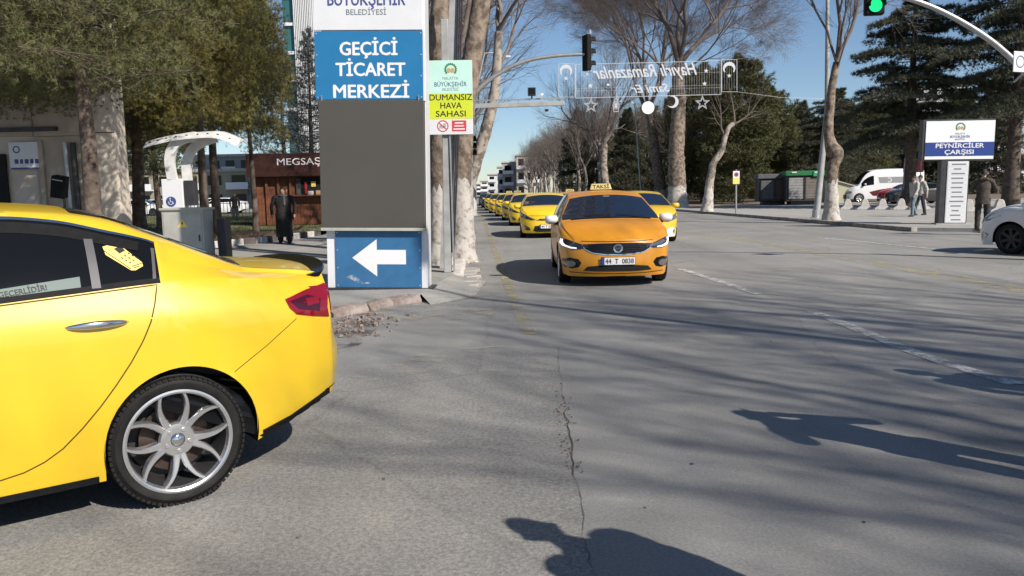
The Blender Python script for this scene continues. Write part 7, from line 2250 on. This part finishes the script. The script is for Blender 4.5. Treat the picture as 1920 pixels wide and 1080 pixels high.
# white high-roof van
SH_V = CarShape(VAN, dx=0.075)
vz = Vector((at(1690, 386, 66).x, 66, RZ))
van = thing('white_van', 'white high-roof minibus with a dark red lower stripe behind the bollards', 'van', vz, math.radians(180 - 6))
car_core(van, SH_V, M['white_paint'], style='seven', wheelw=0.22)
M['van_foil'] = mat('grey_window_foil', (0.25, 0.26, 0.27), 0.3)
M['maroon'] = mat('maroon_foil', (0.10, 0.012, 0.02), 0.4, coat=0.3)
for V in (VIEW_L, VIEW_R):
    decal(SH_V, [(-1.2, 1.25), (1.2, 1.12), (2.2, 0.98), (2.9, 0.82), (2.6, 0.50), (1.0, 0.42), (-1.2, 0.42)], V, 0.004, M['maroon'], 'side_stripe', van)
    decal(SH_V, [(-0.9, 1.20), (0.9, 1.10), (1.5, 0.98), (0.9, 0.88), (-0.9, 0.90)], V, 0.006, M['red_paint'], 'side_stripe', van)
    decal(SH_V, [(-1.0, 1.52), (2.1, 1.52), (2.2, 2.0), (-1.0, 2.0)], V, 0.006, M['van_foil'], 'window_foil', van)
    ribbon(SH_V, [(1.35 + 0.16 * math.cos(a), 1.76 + 0.16 * math.sin(a)) for a in np.linspace(0.8, 5.5, 16)], V, 0.06, M['sign_white'], 'crescent_mark', van, h=0.009)
for sg in (1, -1):
    mirror(SH_V, van, sg, M['white_paint'], x=3.25, y=1.10, z=1.45)
    decal(SH_V, [(sg * y, z) for y, z in ((0.50, 0.80), (0.82, 0.95), (0.86, 0.75), (0.55, 0.66))], (lambda u, v: (Vector((8, u * 0.78, v)), Vector((-1, u * 0.06, 0)))), 0.006, M['lamp_clear'], 'headlight', van, rings=2)
decal(SH_V, [(-0.45, 0.62), (0.45, 0.62), (0.45, 0.85), (-0.45, 0.85)], VIEW_F, 0.005, M['gloss_black'], 'grille', van)
decal(SH_V, [(-0.7, 0.32), (0.7, 0.32), (0.7, 0.48), (-0.7, 0.48)], VIEW_F, 0.005, M['black_plastic'], 'lower_intake', van)

# ------------------------------------------------------------------ kiosks on the plaza
def kiosk(name, label, loc, rz, w, d, h, wall, front, roofm, fascia=0.35, panes=2, group='market kiosks on the plaza'):
    t = thing(name, label, 'kiosk', loc, rz, group)
    panel('base', w * 0.7, 0.28, d * 0.7, (0, d / 2, 0.14), M['dark_steel'], t, 0.01)
    panel('walls', w, h, d, (0, d / 2, 0.30 + h / 2), wall, t, 0.02)
    panel('roof', w + 0.2, fascia, d + 0.25, (0, d / 2, 0.30 + h + fascia / 2 - 0.02), roofm, t, 0.03)
    pw = (w - 0.2) / panes
    for k in range(panes):
        f = panel('shutter', pw - 0.10, h - 0.35, 0.03, (-w / 2 + 0.1 + pw * (k + 0.5), -0.017, 0.30 + h / 2), front[k % len(front)], t, 0.008)
        q = MB()
        for j in range(7): q.box((0, -0.018, -(h - 0.45) / 2 + (h - 0.45) * (j + 0.5) / 7), (pw - 0.14, 0.006, 0.012))
        q.build('shutter_rib', M['dark_steel'], f)
        for sx in (-1, 1):
            q = MB(); q.box((sx * (pw / 2 - 0.05), -0.02, 0), (0.06, 0.06, h - 0.3)); q.build('frame', M['dark_steel'], f)
    return t
M['shut_grey'] = mat('grey_shutter', (0.11, 0.11, 0.115), 0.6, var=0.15, scale=3)
M['shut_brown'] = mat('brown_shutter', (0.11, 0.07, 0.05), 0.6, var=0.15, scale=3)
M['shut_taupe'] = mat('taupe_shutter', (0.17, 0.15, 0.13), 0.6, var=0.15, scale=3)
M['shut_pale'] = mat('pale_shutter', (0.28, 0.28, 0.28), 0.6, var=0.15, scale=3)
M['kiosk_green'] = mat('green_fascia', (0.02, 0.17, 0.06), 0.5)
M['kiosk_wall'] = mat('dark_kiosk_wall', (0.035, 0.035, 0.037), 0.6, var=0.2, scale=2)
Yk = 62.0
kA = kiosk('market_kiosk', 'closed dark kiosk with grey and brown shutters, left one of the pair on the plaza', Vector((at(1452, 381, Yk).x, Yk, RZ)), -0.16, 2.35, 2.2, 1.75, M['kiosk_wall'], [M['shut_grey'], M['shut_brown']], M['shut_grey'])
kB = kiosk('market_kiosk', 'closed kiosk with a green fascia beside the leaning grey post', Vector((at(1508, 381, Yk - 2).x, Yk - 2, RZ)), -0.16, 2.6, 2.4, 1.9, M['kiosk_wall'], [M['shut_pale'], M['shut_taupe']], M['kiosk_green'])
panel('lamp_panel', 0.36, 0.10, 0.05, (0.1 - 0.9, -0.16, 2.42), M['sign_white'], kB, 0.01)
panel('side_fascia', 0.75, 0.38, 0.05, (0.95, -0.16, 2.30), mat('bright_green_panel', (0.02, 0.36, 0.14), 0.5), kB, 0.01)
panel('lamp_panel', 0.30, 0.10, 0.02, (0.80, -0.195, 2.40), M['sign_white'], kB, 0.005)
# beige pitched hut
hb_ = Vector((at(1585, 384, 66).x, 66, RZ))
hut = thing('beige_hut', 'low beige hut with a sloping roof left of the white van', 'hut', hb_, -0.1)
kk = 66 / 1500
M['beige_hut'] = mat('beige_hut_panel', (0.40, 0.39, 0.28), 0.7, var=0.08, scale=2)
W_ = 62 * kk; Hh = 30 * kk
q = MB(); q.prism([(-W_ / 2, 0, 0), (W_ / 2, 0, 0), (W_ / 2, 0, Hh * 0.8), (-W_ / 2, 0, Hh * 1.45)], (0, 2.2, 0)); q.build('walls', M['beige_hut'], hut)
q = MB(); q.prism([(-W_ / 2 - 0.1, -0.15, Hh * 1.48), (W_ / 2 + 0.1, -0.15, Hh * 0.80), (W_ / 2 + 0.1, -0.15, Hh * 0.86), (-W_ / 2 - 0.1, -0.15, Hh * 1.54)], (0, 2.5, 0)); q.build('roof', M['beige_hut'], hut)
q = MB(); q.box((0.1, -0.01, Hh * 0.35), (0.55, 0.03, 0.30)); q.build('vent', M['dark_steel'], hut)
# red banner stand between the walkers and the sign
rb_ = thing('flag_banner', 'two red flag banners hanging behind the walking people', 'flag', Vector((at(1712, 340, 50).x, 50, RZ)))
q = MB(); q.tube([(-0.55, 0, 0), (-0.55, 0, 3.0)], 0.03, 6); q.tube([(0.45, 0, 0), (0.45, 0, 3.0)], 0.03, 6); q.build('pole', M['galv'], rb_)
for dx in (-0.35, 0.35):
    vs = [(dx - 0.27 + 0.54 * i / 6, 0.05 * math.sin(i * 1.3 + j * 0.4), 2.95 - 0.85 * j / 6) for j in range(7) for i in range(7)]
    fs = [(j * 7 + i, j * 7 + i + 1, (j + 1) * 7 + i + 1, (j + 1) * 7 + i) for j in range(6) for i in range(6)]
    q = MB(); q.add(vs, fs); q.build('flag_cloth', M['red_paint'], rb_, smooth=True, fix=False)
ck = clone_car(white, 'dark car parked behind the market sign column', Vector((at(1770, 388, 56).x, 57, RZ)), math.radians(178), M['dark_paint']); ck.name = 'parked_car'; ck['group'] = 'cars parked by the plaza'
ck = clone_car(white, 'red car parked between the walkers and the market sign', Vector((at(1735, 388, 60).x, 60, RZ)), math.radians(182), M['red_paint']); ck.name = 'parked_car'; ck['group'] = 'cars parked by the plaza'
# tea-garden clutter deep in the shade of the park
R = random.Random(31)
M['awning'] = mat('pale_awning', (0.45, 0.45, 0.45), 0.7)

# ------------------------------------------------------------------ wooden kiosk with a dark name board
Yo = 40.0
xk0 = at(474, 415, Yo).x; xk1 = at(735, 415, Yo).x
ko = thing('wooden_kiosk', 'wooden snack kiosk with a dark fascia reading MEGSAŞ', 'kiosk', Vector(((xk0 + xk1) / 2, Yo, PZ)))
Wk = xk1 - xk0
zt = at(600, 287, Yo).z - PZ; zs = at(600, 330, Yo).z - PZ; zc = at(600, 366, Yo).z - PZ
panel('walls', Wk, zs, 3.0, (0, 1.56, zs / 2), M['wood'], ko, 0.01)
fb_ = panel('fascia', Wk + 0.3, zt - zs, 3.6, (0.1, 1.4, (zt + zs) / 2), M['kiosk_dark'], ko, 0.02)
pmeg = at(559, 309.5, Yo)
text('MEGSAŞ', 0.46, M['white_print'], fb_, (pmeg.x - ko.location.x - 0.1 + 0.15, -1.805, pmeg.z - PZ - (zt + zs) / 2), FRONT, bold=0.004, width=2.15)
npl = int(Wk / 0.16)
for k in range(npl):
    q = MB() if k == 0 else None
    if k == 0: q.box((0, 0, 0), (0.145, 0.03, zc - 0.1)); plm = q.mesh('plank', M['wood'], bevel=0.008)
    link('plank', plm, ko, (-Wk / 2 + 0.08 + k * 0.16, 0.04, (zc - 0.1) / 2 + 0.05))
panel('counter', Wk * 0.72, 0.08, 0.5, (Wk * 0.12, -0.1, zc), M['wood'], ko, 0.01)
op = panel('hatch_opening', 4.2, zs - zc - 0.1, 0.06, (at(640, 350, Yo).x - ko.location.x, 0.03, (zs + zc) / 2), M['seam_dark'], ko, 0)
for px, py, w, h_, m_ in ((574, 352, 4, 22, 'red_print'), (588, 345, 8, 10, 'sticker_yellow'), (560, 350, 8, 30, 'trim_grey'), (598, 362, 10, 10, 'tan_print'), (583, 362, 10, 8, 'white_print')):
    p = at(px, py, Yo); q = MB(); q.box((0, 0, 0), (w * Yo / 1500, 0.05, h_ * Yo / 1500)); q.build('goods', M[m_], op, loc=(p.x - ko.location.x - op.location.x, -0.06, p.z - PZ - op.location.z))
for px in (478, 500, 522, 545):
    p = at(px, 350, Yo); q = MB(); q.box((0, 0, 0), (0.10, 0.10, zs)); q.build('post', M['wood'], ko, loc=(p.x - ko.location.x, -0.03, zs / 2))

# ------------------------------------------------------------------ beige clad building on the left
Yw2 = 20.0
xr_ = at(176, 380, Yw2).x
bld = thing('beige_building', 'beige stone-clad building corner behind the pines with a notice on its wall', 'building', Vector((xr_, Yw2, PZ)))
q = MB(); q.prism([(0.0, 0.06, 0), (-5.2, 8, 0), (-14, 8, 0), (-12, 0.06, 0)], (0, 0, 9.0)); q.build('core', M['stucco2'], bld)
for i in range(7):
    for j in range(6):
        if i == 1 and j < 2: continue
        panel('cladding_panel', 1.335, 1.485, 0.05, (-0.68 - i * 1.36, 0.028 + 0.004 * ((i * 7 + j * 3) % 3), 0.76 + j * 1.5), M['stucco'], bld, 0.006)
q = MB(); q.prism([(0.0, 0.0, 0), (0.03, -0.10, 0), (0.34, -0.13, 0), (0.66, -0.06, 0), (0.68, 0.02, 0), (0.68, 0.5, 0), (0.0, 0.5, 0)], (0, 0, 9.0)); q.build('corner_pier', M['stucco2'], bld)
for z in (3.05, 6.1):
    q = MB(); q.prism([(0.025, -0.105, z), (0.34, -0.135, z), (0.665, -0.065, z), (0.66, 0.0, z), (0.03, 0.0, z)], (0, 0, 0.025)); q.build('pier_joint', M['kerb_dark'], bld)
dp = at(134, 330, Yw2)
q = MB(); q.tube([(dp.x - xr_, -0.12, 0), (dp.x - xr_ - 0.03, -0.12, at(130, 268, Yw2).z - PZ)], 0.055, 10); q.build('downpipe', M['galv'], bld, smooth=True)
q = MB(); q.tube([(dp.x - xr_ + 0.16, -0.08, 0), (dp.x - xr_ + 0.14, -0.08, at(130, 268, Yw2).z - PZ)], 0.07, 10); q.build('downpipe', M['dark_steel'], bld, smooth=True)
p = at(50, 292, Yw2)
nbd = panel('notice_board', 0.78, 0.66, 0.04, (p.x - xr_, -0.05, p.z - PZ), M['sign_white'], bld, 0.01)
panel('notice_edge', 0.74, 0.04, 0.01, (0, -0.025, -0.31), M['navy_print'], nbd, 0)
for k, w in enumerate((0.12, 0.09, 0.12, 0.10, 0.11)):
    q = MB(); q.box((0, 0, 0), (w * 0.8, 0.004, 0.11)); q.build('notice_mark', M['navy_print'], nbd, loc=(-0.22 + k * 0.125, -0.022, -0.14))
disc('notice_emblem', 0.09, M['navy_print'], nbd, (-0.2, -0.02, 0.15), r0=0.06)
df = at(75, 300, Yw2)
panel('door_frame', 0.10, 2.9, 0.08, (at(80, 300, Yw2).x - xr_, -0.05, 1.45), M['stucco'], bld, 0.005)
panel('door_lintel', 1.6, 0.10, 0.10, (at(48, 243, Yw2).x - xr_, -0.05, at(48, 243, Yw2).z - PZ), M['dark_steel'], bld, 0.005)
panel('doorway', 0.5, 2.6, 0.06, (at(2, 300, Yw2).x - xr_ - 0.12, -0.02, 1.3), M['seam_dark'], bld, 0)

# ------------------------------------------------------------------ glass tower beyond
Yt = 95.0
tw = thing('glass_tower', 'white ribbed office tower with a teal glass strip behind the pylon', 'building', Vector((at(585, 380, Yt).x, Yt, 0)))
M['teal_glass'] = mat('teal_glass', (0.03, 0.12, 0.13), 0.12)
M['white_fin'] = mat('white_fin', (0.68, 0.69, 0.70), 0.5)
panel('core', 7.0, 40, 8, (1.2, 4, 20), M['teal_glass'], tw, 0)
q = MB(); q.box((0, 0, 0), (0.10, 0.5, 40)); fin = q.mesh('fin', M['white_fin'])
for k in range(22): link('fin', fin, tw, (-0.9 + k * 0.2 , -0.26, 20))
panel('white_wall', 3.6, 40, 0.3, (2.7, -0.2, 20), M['white_fin'], tw, 0)
for k in range(12): panel('floor_band', 1.4, 0.35, 0.3, (-1.55, -0.16, 2 + k * 3.2), M['white_fin'], tw, 0)
# apartment block and wall behind the lawn
def block(name, label, loc, w, d, h, wallm, floors, bays, rz=0.0, group='far buildings', roofm=None):
    t = thing(name, label, 'building', loc, rz, group)
    panel('wall', w, h, d, (0, d / 2, h / 2), wallm, t, 0)
    panel('roof', w + 0.6, 0.4, d + 0.6, (0, d / 2, h + 0.2), roofm or M['concrete'], t, 0)
    fh = h / floors; bw = w / bays
    q = MB(); q.box((0, 0, 0), (bw * 0.55, 0.2, fh * 0.5)); wm = q.mesh('window', M['glass'])
    q = MB(); q.box((0, -0.4, 0), (bw * 0.92, 1.0, 0.15)); q.box((0, -0.88, 0.45), (bw * 0.92, 0.06, 0.85)); bmx = q.mesh('balcony', M['white_fin'])
    for f in range(floors):
        for b in range(bays):
            x = -w / 2 + bw * (b + 0.5)
            link('window', wm, t, (x, -0.02, fh * (f + 0.55)))
            if b % 2 == 0 and f: link('balcony', bmx, t, (x, 0, fh * (f + 0.08)))
    return t
M['wall_tan'] = mat('tan_render', (0.27, 0.25, 0.19), 0.9, var=0.1, scale=0.3)
M['wall_cream'] = mat('cream_render', (0.50, 0.47, 0.42), 0.9, var=0.1, scale=0.3)
M['wall_white'] = mat('white_render', (0.66, 0.66, 0.65), 0.9, var=0.1, scale=0.3)
M['wall_grey'] = mat('grey_render', (0.32, 0.31, 0.30), 0.9, var=0.1, scale=0.3)
block('apartment_block', 'pale long building behind the parked cars left of the charging point', Vector((at(270, 380, 112).x, 112, 0)), 30, 12, 5.2, M['wall_tan'], 2, 9)
block('apartment_block', 'grey balconied building seen through the trunks left of the kiosk', Vector((at(436, 380, 118).x, 118, 0)), 11, 12, 7.5, M['wall_grey'], 3, 5)
for px, Y, w, h, m_, lab in ((938, 270, 8, 7.4, 'wall_white', 'white apartment block at the far end of the street'), (952, 250, 6, 9.2, 'wall_white', 'narrow taller white block at the far end of the street'), (975, 235, 10, 10, 'wall_grey', 'grey apartment block behind the bare far trees'),
                         (924, 330, 10, 6.2, 'wall_cream', 'cream building farthest down the street'), (996, 225, 8, 11.5, 'wall_cream', 'cream tower block among the far pale trunks'), (910, 420, 10, 6, 'wall_grey', 'hazy grey building at the vanishing point')):
    block('apartment_block', lab, Vector((at(px, 362, Y).x, Y, 0)), w, 12, h, M[m_], max(3, int(h / 3)), max(3, int(w / 3)))
block('apartment_block', 'white building glimpsed through the cedar branches', Vector((at(1745, 300, 190).x, 190, 0)), 16, 12, 24, M['wall_white'], 8, 5)
# iron fence of the lawn
fn = thing('iron_fence', 'thin iron railing at the back of the lawn', 'fence', Vector((at(440, 390, 66).x, 66, 0.1)))
q = MB(); q.box((0, 0, 0.55), (0.04, 0.04, 1.1)); bar = q.mesh('bar', M['dark_steel'])
for k in range(60): link('bar', bar, fn, (-9 + k * 0.3, 0, 0))
for z in (0.2, 1.0):
    q = MB(); q.box((0, 0, z), (18, 0.03, 0.05)); q.build('rail', M['dark_steel'], fn)
# shrubs and dry stalks in the soil bed
R_ = np.random.default_rng(9)
n = 2600
px = R_.uniform(-13, -7.4, n); py = R_.uniform(21.5, 30, n)
ok = (px < -9 + (py - 22) * 0.40) & (px > -15)
P = np.stack([px, py, np.full(n, 0.10)], 1)[ok]
V, F = blades(P, np.tile([0, 0, 1.0], (len(P), 1)), 6, 0.26, 0.010, R_, 0.55)
tag(link('dry_plants', mesh_np('dry_plants', V, F, mat('dry_stalks', (0.14, 0.10, 0.065), 0.9, var=0.3, scale=2))), 'dry brown winter plants in the soil bed', kind='stuff')
n = 26000
px = R_.uniform(-30, -8.2, n); py = R_.uniform(33.2, 64, n)
P = np.stack([px, py, np.full(n, 0.10)], 1)
V, F = blades(P, np.tile([0, 0, 1.0], (len(P), 1)), 2, 0.09, 0.012, R_, 0.5)
tag(link('grass', mesh_np('grass', V, F, M['grass'])), 'short winter grass of the lawn', kind='stuff')
# undergrowth deep in the park
n = 5200
px = R_.uniform(17, 75, n); py = R_.uniform(92, 150, n); 
P = np.stack([px, py, R_.uniform(0.1, 3.2, n) * R_.uniform(0.3, 1, n)], 1)
V, F = blades(P, np.tile([0, 0, 0.4], (len(P), 1)), 9, 0.55, 0.05, R_, 0.9)
tag(link('undergrowth', mesh_np('undergrowth', V, F, M['needle_dark'])), 'dark undergrowth deep in the park', kind='stuff')
